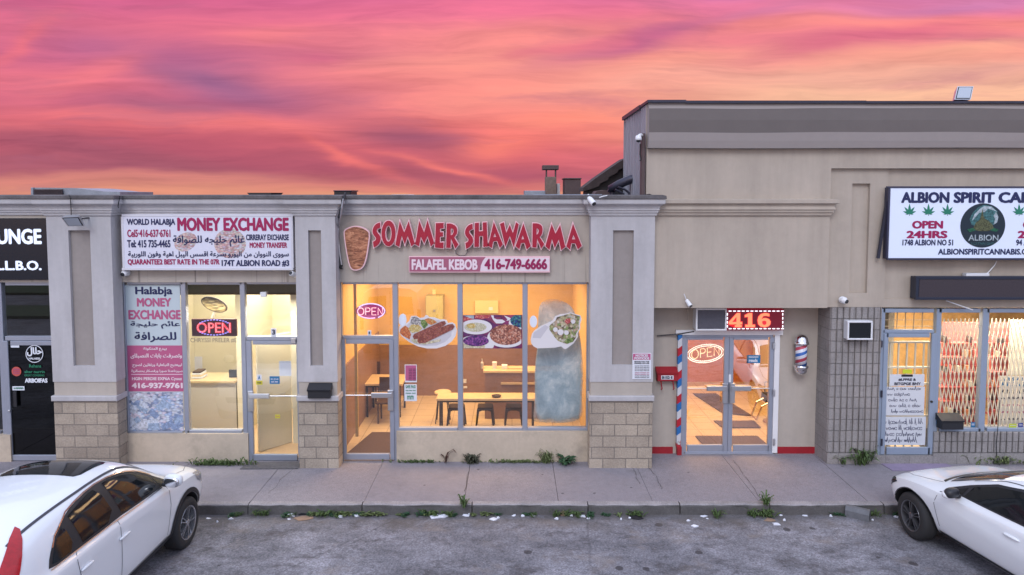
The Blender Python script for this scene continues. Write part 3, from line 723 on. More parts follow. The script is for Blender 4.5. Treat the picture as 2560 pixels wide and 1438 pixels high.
# ================================================================== signs and things fixed to the fronts
def curve_mb(mb, loops, Yf, depth, off=0.0):
    """closed outlines in x,z (holes inside) -> solid with its front at Yf"""
    c = bpy.data.curves.new('c', 'CURVE'); c.dimensions = '2D'; c.fill_mode = 'BOTH'; c.extrude = depth / 2; c.offset = off
    for lp in loops:
        s = c.splines.new('POLY'); s.points.add(len(lp) - 1); s.use_cyclic_u = True
        for q, p in zip(s.points, lp): q.co = (p[0], p[1], 0, 1)
    o = bpy.data.objects.new('c', c); col.objects.link(o)
    me = bpy.data.meshes.new_from_object(o.evaluated_get(bpy.context.evaluated_depsgraph_get()))
    mb.add([(q.co.x, Yf + depth / 2 - q.co.z, q.co.y) for q in me.vertices], [list(p.vertices) for p in me.polygons])
    bpy.data.objects.remove(o); bpy.data.curves.remove(c); bpy.data.meshes.remove(me); return mb
def px2(pts, Y): return [(lambda w: (w.x, w.z))(P(a, b, Y)) for a, b in pts]
def rail(px0, px1, py0, py1, Yf, Yb, wd, mb=None):       # rectangular rim
    w = mb or MB()
    w.pbox(px0, px1, py0, py0 + wd, Yf, Yb, b=.004); w.pbox(px0, px1, py1 - wd, py1, Yf, Yb, b=.004)
    w.pbox(px0, px0 + wd, py0 + wd, py1 - wd, Yf, Yb, b=.004); w.pbox(px1 - wd, px1, py0 + wd, py1 - wd, Yf, Yb, b=.004); return w
def root(name, label, cat, px, py, Y, group=None): return thing(name, label, cat, P(px, py, Y), group)

# ---- lounge sign
YS = -.06
r = root('shop_sign', 'black sign panel with pale blue-white capitals, cut off at the left edge', 'sign', 40, 700, YS)
w = MB(); w.pbox(-420, 126, 546, 700, YS, .0, b=.008); mesh('panel', w, mat('sign_black', (.008, .011, .02), .25), r)
lt = mat('letter_lit', (.8, .85, .95), .4, emit=(.62, .74, 1), es=.45)
w = text_mb('LOUNGE', MB(), -62, 104, 572, 611, YS - .012, .045); mesh('lettering', w, lt, r)
w = text_mb('L.L.B.O.', MB(), -13, 104, 652, 676, YS - .012, .04); mesh('lettering', w, lt, r)
# ---- money exchange sign
YS = -.17
r = root('light_box_sign', 'white light box sign with crimson and navy lettering above the money exchange', 'sign', 518, 676, YS)
w = MB(); w.pbox(305, 732, 537, 675, YS + .012, -.0, b=.01); rail(304, 733, 536, 676, YS, YS + .05, 6, w); mesh('cabinet', w, mat('sign_rim', (.62, .62, .68), .4), r)
w = MB(); w.pbox(310, 727, 542, 670, YS + .006, YS + .03); mesh('face', w, M['sign_face'], r)
yt = YS + .002
def L(s, a, b, c, d, m, bold=.03, Y=None, rr=None): return lettering(s, a, b, c, d, yt if Y is None else Y, M[m], rr or r, bold)
# printed shells of faded banknotes behind the script
pr = voro('faded_print', [(.62, .36, .36), (.66, .5, .46), (.55, .42, .5), (.6, .56, .5), (.62, .60, .68), (.5, .3, .3)], 22, stretch=(1, 1, 2.2))
for cx_, cy_, rx, ry, rot in ((464, 605, 30, 22, .5), (575, 609, 40, 37, 0)):
    w = MB(); q = P(cx_, cy_, yt + .002); s_ = (X(cx_ + 1, cy_, yt) - X(cx_, cy_, yt)); w.disc(q.x, q.z, rx * s_, ry * s_, yt + .0025, yt + .006, 30, rot); mesh('print', w, pr, r)
L('WORLD HALABJA', 317, 438, 547, 567, 'navy', .045); L('MONEY EXCHANGE', 443, 722, 544, 578, 'magenta', .055)
L('Cel5·416-637·6761', 318, 426, 574, 593, 'magenta', .035); L('Tel: 415 735-4465', 318, 426, 600, 619, 'navy', .04)
L(arabic('غائم حليجه للصوافة'), 432, 612, 588, 617, 'navy', .03); L('CIRRERAY EXCHARSE', 615, 722, 586, 601, 'navy', .045)
L('MONEY TRANSFER', 624, 718, 606, 620, 'magenta', .045); L(arabic('سووى النووان من اليورو بسرعة اقسس اليبل اهية وفون اللوربية'), 320, 722, 628, 645, 'navy', .03)
L('QUARANTEE2 BEST RATE IN THE 07R', 319, 549, 648, 664, 'magenta', .045); L('174T ALBION ROAD #3', 554, 723, 650, 667, 'navy', .045)
# ---- raised letters
YS = -.11
c5 = lambda p: (720 + p[0] / 4.571, 460 + p[1] / 4.571)
c6 = lambda p: (1240 + p[0] / 4.494, 400 + p[1] / 4.494)
def smooth(pts, k=2):
    for _ in range(k):
        o = []
        for i in range(len(pts)):
            a, b = pts[i], pts[(i + 1) % len(pts)]
            o += [(a[0] * .75 + b[0] * .25, a[1] * .75 + b[1] * .25), (a[0] * .25 + b[0] * .75, a[1] * .25 + b[1] * .75)]
        pts = o
    return pts
def ell(cx_, cy_, rx, ry, n=24): return [(cx_ + rx * math.cos(2 * math.pi * k / n), cy_ + ry * math.sin(2 * math.pi * k / n)) for k in range(n)]
def arcs(pts, keep):       # smooth only the runs between the kept corner indices
    o = []; n = len(pts)
    for i in range(n):
        a, b, c = pts[i - 1], pts[i], pts[(i + 1) % n]
        if i in keep: o.append(b)
        else: o += [((a[0] + 3 * b[0]) / 4, (a[1] + 3 * b[1]) / 4), ((c[0] + 3 * b[0]) / 4, (c[1] + 3 * b[1]) / 4)]
    return o
S1 = [(1052, 440), (1015, 452), (985, 480), (968, 520), (968, 560), (985, 590), (1005, 612), (1008, 630), (998, 648), (972, 660), (980, 726), (1020, 706), (1050, 670), (1062, 625), (1050, 588), (1025, 560), (1012, 535), (1020, 512), (1056, 500)]
S1 = arcs(S1, (0, 9, 10, 18))
LET = [(c5, [S1]), (c5, [ell(1150, 565, 80, 146), ell(1148, 568, 37, 92)]),
 (c5, [[(1278, 428), (1328, 556), (1380, 428), (1448, 680), (1410, 712), (1368, 590), (1335, 690), (1300, 590), (1272, 718), (1228, 695)]]),
 (c5, [[(1500, 422), (1556, 556), (1595, 415), (1672, 678), (1632, 712), (1596, 590), (1557, 680), (1518, 600), (1497, 712), (1455, 690)]]),
 (c5, [[(1690, 448), (1778, 445), (1778, 505), (1738, 510), (1738, 552), (1770, 551), (1772, 598), (1736, 602), (1735, 670), (1778, 668), (1775, 735), (1680, 725)]]),
 (c5, [arcs([(1815, 452), (1865, 452), (1920, 480), (1938, 530), (1925, 580), (1898, 610), (1948, 692), (1912, 738), (1862, 620), (1858, 730), (1808, 728)], (0, 5, 6, 7, 8, 9, 10)), [(1860, 505), (1886, 513), (1893, 545), (1882, 577), (1860, 587)]]),
 (c5, [[(a + 1056, b + 15) for a, b in S1]]),
 (c5, [[(2136, 446), (2182, 443), (2182, 542), (2228, 538), (2226, 441), (2270, 438), (2284, 715), (2232, 718), (2230, 592), (2184, 596), (2182, 716), (2130, 718)]]),
 (c5, [[(2352, 435), (2455, 690), (2420, 730), (2390, 650), (2345, 655), (2330, 732), (2288, 705)], [(2362, 560), (2380, 605), (2347, 608)]]),
 (c6, [[(45, 718), (88, 700), (115, 820), (155, 728), (190, 825), (225, 700), (255, 722), (200, 982), (155, 850), (105, 975)]]),
 (c6, [[(308, 715), (390, 965), (345, 1005), (322, 930), (282, 932), (262, 1003), (220, 968)], [(300, 842), (316, 890), (284, 892)]]),
 (c6, [arcs([(412, 712), (470, 712), (515, 735), (525, 785), (515, 840), (490, 865), (542, 945), (508, 997), (460, 880), (455, 983), (408, 980)], (0, 5, 6, 7, 8, 9, 10)), [(457, 765), (475, 775), (482, 800), (470, 832), (455, 840)]]),
 (c6, [[(625, 720), (668, 830), (720, 732), (778, 975), (732, 1012), (705, 890), (660, 990), (628, 885), (600, 1008), (555, 968)]]),
 (c6, [[(865, 718), (962, 965), (920, 1003), (890, 935), (845, 935), (832, 1008), (790, 970)], [(868, 840), (890, 892), (852, 892)]])]
r = root('raised_letter_sign', 'row of crimson raised letters with pale pink edges above the middle shop', 'sign', 1190, 625, YS)
for f, loops in LET:
    wl = [px2([f(p) for p in lp], YS) for lp in loops]
    a = mesh('letter', curve_mb(MB(), wl, YS - .012, .02), M['red_letter'], r)
    mesh('letter_edge', curve_mb(MB(), wl, YS, .09, .014), M['pink_edge'], a)
# wire sagging between letters
# ---- meat cone cut-out
YS = -.09
r = root('meat_cone_sign', 'flat cut-out sign of a browned meat cone beside the crimson letters', 'sign', 892, 678, YS)
co = [(858, 582), (862, 573), (875, 567), (888, 564), (905, 567), (918, 574), (926, 583), (921, 622), (915, 655), (906, 672), (893, 677), (880, 676), (872, 665), (864, 625)]
co = arcs(co, ())
mesh('board', curve_mb(MB(), [px2(co, YS)], YS, .06), M['pink_edge'], r)
mt = bpy.data.materials.new('meat_print'); mt.use_nodes = True; t = NT(mt.node_tree); b = t.n['Principled BSDF']; b.inputs['Roughness'].default_value = .45
geo = t.new('ShaderNodeNewGeometry'); n = t.noise(t.mapping(geo.outputs['Position'], (1, 1, 3.2)), 9, 6, .7, 1.2)
c = t.ramp(n, [(.30, (.05, .018, .012)), (.43, (.22, .075, .04)), (.55, (.42, .17, .09)), (.72, (.62, .33, .20))])
n2 = t.noise(geo.outputs['Position'], 2.6, 3); c = t.mix(1, c, t.ramp(n2, [(.35, .55), (.6, 1.1)]), 'MULTIPLY'); t.link(c, b.inputs['Base Color'])
mesh('printed_face', curve_mb(MB(), [px2(co, YS)], YS - .006, .008, -.02), mt, r)
# ---- phone number sign
YS = -.10
r = root('strip_sign', 'narrow pink and white sign with a phone number below the crimson letters', 'sign', 1198, 682, YS)
w = MB(); w.pbox(1022, 1375, 641.5, 682, YS + .01, 0, b=.006); mesh('cabinet', w, M['pink_edge'], r)
w = MB(); w.pbox(1190, 1373, 645, 678, YS + .006, YS + .03); mesh('white_panel', w, mat('pale_panel', (.74, .62, .68), .4), r)
w = MB(); w.pprism([(1023.5, 643), (1214, 643), (1207, 652), (1202, 664), (1200, 679), (1023.5, 679)], YS + .003, YS + .03); mesh('pink_panel', w, mat('dusty_pink', (.36, .10, .17), .45), r)
lettering('FALAFEL KEBOB', 1029, 1194, 648, 675, YS, mat('blush', (.78, .64, .70), .5), r, .05)
lettering('416-749-6666', 1211, 1368, 647, 674, YS, mat('plum', (.28, .008, .08), .5), r, .05)
# ---- poster in the money exchange window
YS = YF + .04
r = root('window_poster', 'tall white and pink money exchange poster filling the left window pane', 'poster', 387, 1078, YS)
w = MB(); w.pbox(318, 455, 713, 1078, YS, YS + .005); mesh('sheet', w, mat('poster_white', (.50, .58, .62), .5), r)
w = MB(); w.pbox(320, 459, 864, 979, YS - .003, YS); mesh('pink_panel', w, M['rose'], r)
w = MB(); w.pbox(323, 458, 981, 1077, YS - .003, YS)
mesh('banknote_print', w, voro('banknotes', [(.55, .60, .72), (.38, .48, .68), (.62, .63, .70), (.30, .36, .55), (.62, .56, .66), (.58, .64, .74), (.24, .28, .40), (.6, .62, .72)], 13, stretch=(1.2, 1, 2)), r)
rn = random.Random(11)
for k in range(24):
    cx_, cy_ = rn.uniform(330, 450), rn.uniform(990, 1070); a = rn.uniform(-.9, .9); lw, lh = rn.uniform(10, 17), rn.uniform(6, 9)
    pts = [(cx_ + i * lw * math.cos(a) - j * lh * math.sin(a), cy_ + i * lw * math.sin(a) + j * lh * math.cos(a)) for i, j in ((-1, 1), (1, 1), (1, -1), (-1, -1))]
    pts = [(min(457, max(324, q[0])), min(1076, max(982, q[1]))) for q in pts]
    w = MB(); w.pprism(pts, YS - .0045 - .0008 * k / 4, YS - .003)
    mesh('banknote', w, mat('note_%d' % k, rn.choice([(.60, .65, .75), (.36, .46, .62), (.62, .54, .62), (.60, .62, .70), (.26, .34, .52), (.66, .68, .75)]), .6, var=.45, vs=30), r)
yt = YS - .003
L('Halabja', 338, 431, 717, 742, 'navy', .035); L('MONEY', 342, 428, 745, 767, 'rose', .05); L('EXCHANGE', 321, 452, 775, 799, 'rose', .05)
L(arabic('عائم حليجة'), 326, 450, 803, 822, 'navy', .03); L(arabic('للصرافة'), 336, 441, 830, 856, 'navy', .03)
yt = YS - .006; M['blush'] = bpy.data.materials['blush']
L(arabic('بيدع المتكونة'), 358, 417, 868, 878, 'blush', .04); L(arabic('وتصرفت بابات النصبلاى'), 326, 455, 884, 897, 'blush', .04)
L(arabic('لبيعتبح النبلعلية ورنفلين لصوح'), 331, 455, 908, 919, 'blush', .04); L(arabic('صيرداعدنا صورا ورفصكار بحصالرية'), 328, 457, 924, 932, 'blush', .04)
w = MB(); w.pbox(328, 456, 935.5, 937, yt, yt + .002); mesh('rule', w, M['blush'], r)
L('HGIN PERDIE EXP6A Cyuuz', 330, 455, 943, 953, 'blush', .04); L('416-937-9761', 329, 457, 957, 971, 'blush', .06)

# ---- LED OPEN sign
YS = YF + .02
rednd = neon('led_red', (1.0, .03, .06), .9); wht = neon('led_white', (1, .42, .46), 1.25); blu = neon('led_blue', (.38, .32, 1), 1.6)
r = root('led_open_sign', 'black rectangular LED sign with red capitals inside a dotted blue oval', 'sign', 535, 841, YS + .05)
w = MB(); w.pbox(479, 591, 798, 841, YS + .055, YS + .10, b=.006); mesh('case', w, mat('led_case', (.05, .006, .012), .3), r)
w = text_mb('OPEN', MB(), 491, 578, 806, 833, YS + .05, .04); mesh('red_glow', w, rednd, r)
w = text_mb('OPEN', MB(), 492.5, 576.5, 807, 832, YS + .048, 0); mesh('lettering', w, wht, r)
for k in range(34):
    a = 2 * math.pi * (k + .5) / 34; cx_, cy_ = 535 + 43 * math.cos(a), 819 + 19 * math.sin(a)
    if abs(math.cos(a)) < .8:
        w = MB(); w.pbox(cx_ - 2.4, cx_ + 2.4, cy_ - .9, cy_ + .9, YS + .047, YS + .055); mesh('led', w, blu, r)
lettering('CHRYSSI PRELER #E', 476, 592, 845, 857, YF + .052, mat('window_print', (.30, .26, .22), .6), root('window_lettering', 'faint grey printed line on the glass under the black LED sign', 'lettering', 534, 857, YF + .05), .012)
# ---- neon signs
def oval_tube(mb, cx_, cy_, rx, ry, a0, a1, Y, rad, rot=0, n=40):
    pts = []
    for k in range(n + 1):
        a = R(a0 + (a1 - a0) * k / n); x, y = rx * math.cos(a), ry * math.sin(a)
        pts.append(P(cx_ + x * math.cos(rot) + y * math.sin(rot), cy_ + x * math.sin(rot) - y * math.cos(rot), Y))
    mb.tube(pts, rad, 6)
def poly_tube(mb, strokes, f, Y, rad):
    for s in strokes: mb.tube([P(*f(p), Y) for p in s], rad, 6)
OP = [[(.0 + .5 * .9 + .45 * math.cos(a), .5 + .5 * math.sin(a)) for a in [2 * math.pi * k / 18 for k in range(19)]]]
def open_strokes():
    O = [[(.42 + .42 * math.cos(2 * math.pi * k / 20), .5 - .5 * math.sin(2 * math.pi * k / 20)) for k in range(21)]]
    Pp = [[(1.08, 1.0), (1.08, 0), (1.48, 0), (1.64, .1), (1.68, .27), (1.62, .44), (1.48, .52), (1.08, .52)]]
    E = [[(2.5, 0), (1.92, 0), (1.92, 1), (2.5, 1)], [(1.92, .5), (2.4, .5)]]
    N = [[(2.75, 1), (2.75, 0), (3.35, 1), (3.35, 0)]]
    return O, Pp, E, N
YS = YF + .12
r = root('neon_open_sign', 'small oval neon sign glowing violet and pink in the middle shop transom', 'sign', 926, 798, YS)
w = MB(); oval_tube(w, 927, 778, 34.5, 18.5, -58, 150, YS, .010); mesh('ring', w, neon('neon_violet', (.72, .58, 1), 1.6), r)
w = MB(); oval_tube(w, 926, 778, 34.5, 18, 205, 290, YS, .010); mesh('ring', w, neon('neon_pink', (1, .55, .92), 1.6), r)
for s in open_strokes():
    w = MB(); poly_tube(w, s, lambda p: (894 + p[0] * 18.6 + p[1] * 0, 770 + p[1] * 17.5), YS - .01, .0085); mesh('letter', w, neon('neon_rose', (1, .55, .62), 1.7), r)
gl = bpy.data.materials.new('glow_tinted_back'); gl.use_nodes = True; t = NT(gl.node_tree); b = t.n['Principled BSDF']
b.inputs['Base Color'].default_value = (.55, .05, .30, 1); b.inputs['Alpha'].default_value = .75; b.inputs['Roughness'].default_value = .4
w = MB(); q = P(927, 778, YS + .03); w.disc(q.x, q.z, .27, .145, YS + .03, YS + .036); mesh('glow_tinted_back', w, gl, r)  # red glow between the letters is put into this plate's tint
YS = YR + .12
r = root('neon_open_sign', 'large tilted oval neon sign glowing white behind the left barber shop door', 'sign', 1763, 910, YS)
nw = neon('neon_white', (1, .78, .62), 3.0)
for rx, ry in ((46, 22.5), (41, 18.5)):
    w = MB(); oval_tube(w, 1764, 884, rx, ry, 0, 360, YS, .0085, rot=R(-7)); mesh('ring', w, nw, r)
for s in open_strokes():
    w = MB(); poly_tube(w, s, lambda p: (1729 + p[0] * 20.5, 876 - p[0] * 3.0 + p[1] * 22), YS - .01, .0085); mesh('letter', w, neon('neon_cream', (1, .66, .34), 2.6), r)
# ---- scrolling LED display
YS = YR - .22
r = root('led_number_sign', 'red LED display showing 416 inside a dashed white border over the barber door', 'sign', 1888, 825, YS)
w = MB(); w.pbox(1816, 1960, 774, 826, YS, YR, b=.008); mesh('case', w, mat('led_case_red', (.06, .004, .01), .35, emit=(.25, .004, .02), es=.5), r)
def digit(x, pts): return [(x + a, 783 + b_) for a, b_ in pts]
D4 = [(20, 0), (28, 0), (28, 22), (33, 22), (33, 28), (28, 28), (28, 30), (32, 30), (32, 35), (15, 35), (15, 30), (19, 30), (19, 28), (0, 28), (0, 22)]; D4h = [(19, 9), (8, 22), (19, 22)]
D1 = [(0, 5), (10, 0), (18, 0), (18, 29), (25, 29), (25, 35), (1, 35), (1, 29), (8, 29), (8, 9), (0, 10)]
D6 = [(29, 2), (29, 8), (21, 6.5), (14, 7), (10.5, 12), (10, 15), (15, 12.5), (21, 12.5), (28, 15), (32, 21), (31, 28), (26, 33), (17, 35.5), (7, 33), (1.5, 27), (0, 18), (2, 9), (8, 2.5), (17, 0), (23, 0)]; D6h = [(17, 18.5), (21.5, 20.5), (22, 26), (19, 29.5), (14, 29), (11, 25), (11.5, 20)]
lo_ = neon('led_orange', (1, .30, .14), 1.15); ld_ = neon('led_deep', (.9, .03, .05), .8)
for x_, lp in ((1822, [D4, D4h]), (1862, [D1]), (1894, [D6, D6h])):
    wl = [px2(digit(x_, q), YS) for q in lp]
    mesh('digit_glow', curve_mb(MB(), wl[:1], YS - .003, .003, .012), ld_, r); mesh('digit', curve_mb(MB(), wl, YS - .007, .004), lo_, r)
lw = neon('led_dash', (.9, .9, 1), 1.7)
for k in range(13):
    a = 1822 + k * 10.9
    for y in (778, 822): w = MB(); w.pbox(a, a + 7, y - 1.2, y + 1.2, YS - .004, YS + .0); mesh('led', w, lw, r)
for k in range(4):
    for x_ in (1818.5, 1957): w = MB(); w.pbox(x_ - 1.2, x_ + 1.2, 783 + k * 10, 789 + k * 10, YS - .004, YS); mesh('led', w, lw, r)
# ---- window air conditioners
def aircon(label, px0, px1, py0, py1, Yf, Yb, dark):
    r = root('air_conditioner', label, 'air conditioner', (px0 + px1) / 2, py1, Yb)
    w = MB(); w.pbox(px0, px1, py0, py1, Yf + .02, Yb, b=.01); rail(px0 - 1, px1 + 1, py0 - 1, py1 + 1, Yf, Yf + .05, 4, w); mesh('casing', w, M['white_plastic'], r)
    w = MB(); w.pbox(px0 + 3.5, px1 - 3.5, py0 + 3.5, py1 - 3.5, Yf + .015, Yf + .03)
    mesh('coil', w, mat('coil', dark, .6, .3, var=.3, vs=20), r)
    w = MB(); n = int((py1 - py0 - 10) / 2.4)
    for k in range(n): w.pbox(px0 + 5, px1 - 5, py0 + 5.5 + k * 2.4, py0 + 6.6 + k * 2.4, Yf + .006, Yf + .02)
    g = mesh('grille', w, mat('grille', tuple(c * 1.5 for c in dark), .5, .3), r); g['kind'] = 'stuff'
    return r
aircon('grey grilled air conditioner beside the red LED display', 1741, 1816, 772, 826, YR - .27, YR, (.10, .10, .125))
aircon('small white air conditioner with a torn black coil on the ribbed block wall', 2120, 2181, 804, 849, YBk - .17, YBk + .02, (.014, .016, .02))
# ---- barber pole and striped post
def stripes(name, period, slope, seq, axis_round=None):
    m = bpy.data.materials.new(name); m.use_nodes = True; t = NT(m.node_tree); b = t.n['Principled BSDF']; b.inputs['Roughness'].default_value = .35
    geo = t.new('ShaderNodeNewGeometry'); sp = t.new('ShaderNodeSeparateXYZ'); t.link(geo.outputs['Position'], sp.inputs[0])
    if axis_round:
        ang = t.math('ARCTAN2', t.math('SUBTRACT', sp.outputs[0], axis_round[0]), t.math('SUBTRACT', axis_round[1], sp.outputs[1]))
        ph = t.math('MULTIPLY_ADD', ang, -slope / (2 * math.pi), t.math('DIVIDE', sp.outputs[2], period))
    else: ph = t.math('DIVIDE', t.math('MULTIPLY_ADD', sp.outputs[0], -slope, sp.outputs[2]), period)
    fr = t.math('FRACT', ph); n = len(seq)
    t.link(t.ramp(fr, [(i / n, q) for i, q in enumerate(seq)], 'CONSTANT'), b.inputs['Base Color']); return m
w = MB(); w.pbox(1693.5, 1704, 838, 1118, YR - .09, YR + .0, b=.004); r = root('striped_post', 'red white and blue striped post beside the barber shop door', 'post', 1699, 1138, YR)
mesh('post', w, stripes('barber_stripes', .44, .8, [(.55, .56, .6), (.02, .14, .40), (.42, .015, .03)]), r)
w = MB(); w.pbox(1693, 1704.5, 1118, 1139, YR - .095, YR, b=.004); mesh('foot', w, M['red_paint'], r)
w = MB(); w.pbox(1694, 1701, 1103, 1112, YR - .094, YR - .088); mesh('sticker', w, mat('sticker', (.5, .5, .5), .5, var=.8, vs=60), r)
bp = P(2003, 886, YR - .16); s_ = .0073
r = thing('barber_pole', 'chrome capped barber pole with spiral stripes on the wall', 'barber pole', (bp.x, YR, Z(936, YR - .16)))
w = MB(); w.lathe([(.098, Z(912, YR - .16)), (.098, Z(861, YR - .16))], (bp.x, bp.y, 0), 'z', 40); mesh('striped_cylinder', w, stripes('pole_stripes', .23, 1, [(.62, .64, .72), (.03, .12, .42), (.62, .64, .72), (.45, .06, .10)], (bp.x, bp.y)), r, smooth=True)
for a, b_ in ((836, 861), (937, 912)):
    za_, zb_ = Z(a, YR - .16), Z(b_, YR - .16); d = zb_ - za_
    w = MB(); w.lathe([(.02, za_), (.07, za_ + d * .1), (.105, za_ + d * .35), (.115, za_ + d * .6), (.118, za_ + d * .72), (.128, za_ + d * .76), (.128, za_ + d * .95), (.105, zb_)], (bp.x, bp.y, 0), 'z', 32)
    if d < 0: pass
    mesh('chrome_cap', w, M['chrome'], r, smooth=True)
w = MB(); w.box(bp.x - .03, bp.x + .03, YR - .1, YR, Z(925, YR - .1), Z(850, YR - .1)); mesh('bracket', w, M['steel'], r)
# ---- letter boxes
def letterbox(label, px0, px1, py0, py1, Yf, Yb, m, lid=.3):
    r = root('letter_box', label, 'mailbox', (px0 + px1) / 2, py1, Yb)
    ym = py0 + (py1 - py0) * lid
    w = MB(); w.pbox(px0 + 1.5, px1 - 1.5, ym, py1, Yf + .015, Yb, b=.012); mesh('box', w, M[m], r)
    w = MB(); a, b_ = X(px0, ym, Yf), X(px1, ym, Yf); zt, zm = Z(py0, Yf), Z(ym + 1, Yf)
    w.add([(a, Yf, zm), (b_, Yf, zm), (b_, Yf - .005, zm + .03), (a, Yf - .005, zm + .03), (a, Yb, zt + .05), (b_, Yb, zt + .05), (a, Yb, zm), (b_, Yb, zm)], [(0, 1, 3, 2)[::1] if 0 else (0, 1, 2, 3), (3, 2, 5, 4), (0, 3, 4, 6), (1, 7, 5, 2), (0, 6, 7, 1), (6, 4, 5, 7)]); mesh('lid', w, M[m], r)
    return r
letterbox('black letter box on the middle pilaster', 767, 826, 970, 997, -.41, -.27, 'black_plastic')
letterbox('black letter box below the barred shop window', 2354, 2412, 1047, 1075, -.24, -.06, 'black_plastic')
r = letterbox('red letter box with a white number strip beside the striped post', 1642, 1696, 928, 954, YR - .14, YR, 'red_paint', .25)
w = MB(); w.pbox(1653, 1684, 939, 949, YR - .13, YR - .124); mesh('number_strip', w, M['paper'], r)
lettering('B1S2 E', 1655, 1682, 940.5, 947.5, YR - .1315, M['ink'], r, .06)
for a in (1652, 1682):
    w = MB(); w.tube([P(a, 953, YR - .1), P(a + 2, 966, YR - .09), P(a + 3, 972, YR - .11), P(a + 1, 974, YR - .14)], .011, 6); mesh('hook', w, M['red_paint'], r)
# ---- paper notices
def notice(label, name, px0, px1, py0, py1, Y, lines, head=None, cat='notice', paper='paper'):
    r = root(name, label, cat, (px0 + px1) / 2, py1, Y)
    w = MB(); w.pbox(px0, px1, py0, py1, Y, Y + .006); mesh('sheet', w, M[paper], r)
    if head: w = MB(); w.pbox(px0 + 1.5, px1 - 1.5, py0 + 1.5, py0 + head[1], Y - .0015, Y); mesh('heading_panel', w, M[head[0]], r)
    for s, a, b_, c, d, m, bo in lines: lettering(s, a, b_, c, d, Y - .003, M[m], r, bo)
    return r
notice('white notice with a pink heading taped to the right pilaster', 'paper_notice', 1581, 1628, 883, 948, -.29,
       [('NOTICES', 1589, 1620, 886, 892, 'paper', .05), ('POSTICIOS', 1586, 1623, 893, 899, 'paper', .05), ('BEWARE THAT THIS', 1586, 1623, 903, 906, 'ink', .05), ('PREMISES DISTURB', 1586, 1623, 907, 910, 'ink', .03)]
       + [('mm mm mmm mmm mm', 1587, 1623, 914 + k * 4, 916 + k * 4, 'ink', .01) for k in range(4)] + [('mmmm mmmmm mm', 1587, 1623, 931 + k * 4, 933 + k * 4, 'pink' if k < 2 else 'ink', .02) for k in range(4)], ('rose', 17))
notice('small pink and white menu card in the middle shop window', 'menu_card', 1012, 1042, 912, 956, YF + .042, [('mm mm', 1022, 1040, 922 + k * 4, 924 + k * 4, 'ink', .02) for k in range(8)], ('rose', 40))
notice('small pale green certificate taped under the menu card', 'certificate', 1011, 1042, 961, 1003, YF + .042, [('SAFE PASS', 1014, 1039, 963, 971, 'green_ink', .03), ('mm mm mm', 1014, 1039, 975, 978, 'green_ink', .02), ('mmm mm', 1014, 1039, 982, 985, 'green_ink', .02), ('mm', 1018, 1034, 989, 999, 'green_ink', .02)])
notice('small square card with the number 3 in the door transom', 'number_card', 677, 691, 821, 841, YF + .044, [('3', 680, 688, 824, 837, 'ink', .06)])
notice('white paper sheet taped inside the money exchange door', 'paper_notice', 698, 728, 903, 940, YF + .01, [('mmm mm mmm', 701, 725, 908 + 5 * k, 910 + 5 * k, 'sign_face', .0) for k in range(5)])
M['label_blue'] = mat('label_blue', (.015, .16, .36), .5); M['label_yellow'] = mat('label_yellow', (.6, .55, .05), .5)
notice('blue hours sticker on the money exchange door glass', 'door_sticker', 674, 699, 941, 960, YF + .002, [('101 (21-60', 677, 696, 946, 951, 'paper', .04), ('mm mm', 678, 695, 953, 957, 'paper', .02)], cat='sticker', paper='label_blue')
notice('small white pictogram sticker near the money exchange door edge', 'door_sticker', 642, 654, 937, 951, YF + .002, [('A', 645, 651, 939, 949, 'label_blue', .06)], cat='sticker')
notice('small yellow sticker below the white pictogram sticker', 'door_sticker', 640, 656, 952, 962, YF + .002, [('YALE', 643, 653, 955, 959, 'ink', .04)], cat='sticker', paper='label_yellow')
notice('square yellow note low on the money exchange door', 'door_sticker', 688, 700, 1037, 1046, YF + .002, [('mm', 690, 698, 1040, 1043, 'pink', .0)], cat='sticker', paper='label_yellow')
w = MB(); w.pbox(650, 665, 731, 743, YF - .02, YF + .04, b=.004); tag(mesh('alarm_box', w, M['white_plastic']), 'small white alarm box behind the money exchange transom', 'alarm')
notice('small card with a black mark at the bottom of the middle shop transom', 'number_card', 919, 928, 826, 840, YF + .044, [('8', 921.5, 925.5, 829, 836, 'ink', .05)])
# lounge door decals
M['label_red'] = mat('label_red', (.55, .10, .08), .5); M['decal_white'] = mat('decal_white', (.72, .76, .84), .5)
YS = .055 - .02
r = root('halal_decal', 'round white halal decal at the top of the dark lounge door', 'sticker', 86, 907, YS)
w = MB(); q = P(86, 885, YS)
curve_mb(w, [px2(ell(86, 885, 22, 22), YS), px2(ell(86, 885, 20.3, 20.3), YS)], YS, .002); mesh('ring', w, M['decal_white'], r)
lettering(arabic('حلال'), 67, 105, 868, 891, YS, M['decal_white'], r, .05); lettering('HALAESS', 72, 100, 894, 899, YS, M['decal_white'], r, .05)
r = root('red_round_sticker', 'round red sticker on the dark lounge door', 'sticker', 41, 941, YS); w = MB(); q = P(41, 929, YS); w.disc(q.x, q.z, .085, .085, YS, YS + .003); mesh('disc', w, M['label_red'], r)
for k in range(3): lettering('mmmmm', 33, 49, 922 + k * 5, 925 + k * 5, YS - .002, M['rose'], r, .04)
r = root('green_door_lettering', 'faint green lettering on the dark lounge door', 'lettering', 86, 940, YS)
for s, a, b_, c, d in (('Rehana', 73, 103, 911, 919), ('altar nurrin', 61, 112, 926, 933), ('GREAT COVERING', 61, 111, 936, 941)): lettering(s, a, b_, c, d, YS, M['green_ink'], r, .02)
lettering('ARBOIFAS', 62, 119, 946, 957, YS, M['decal_white'], root('white_door_lettering', 'bold white word on the dark lounge door', 'lettering', 90, 957, YS), .07)
notice('narrow white sticker at the top corner of the lounge door', 'door_sticker', 27, 48, 864, 869, YS, [], cat='sticker', paper='decal_white')
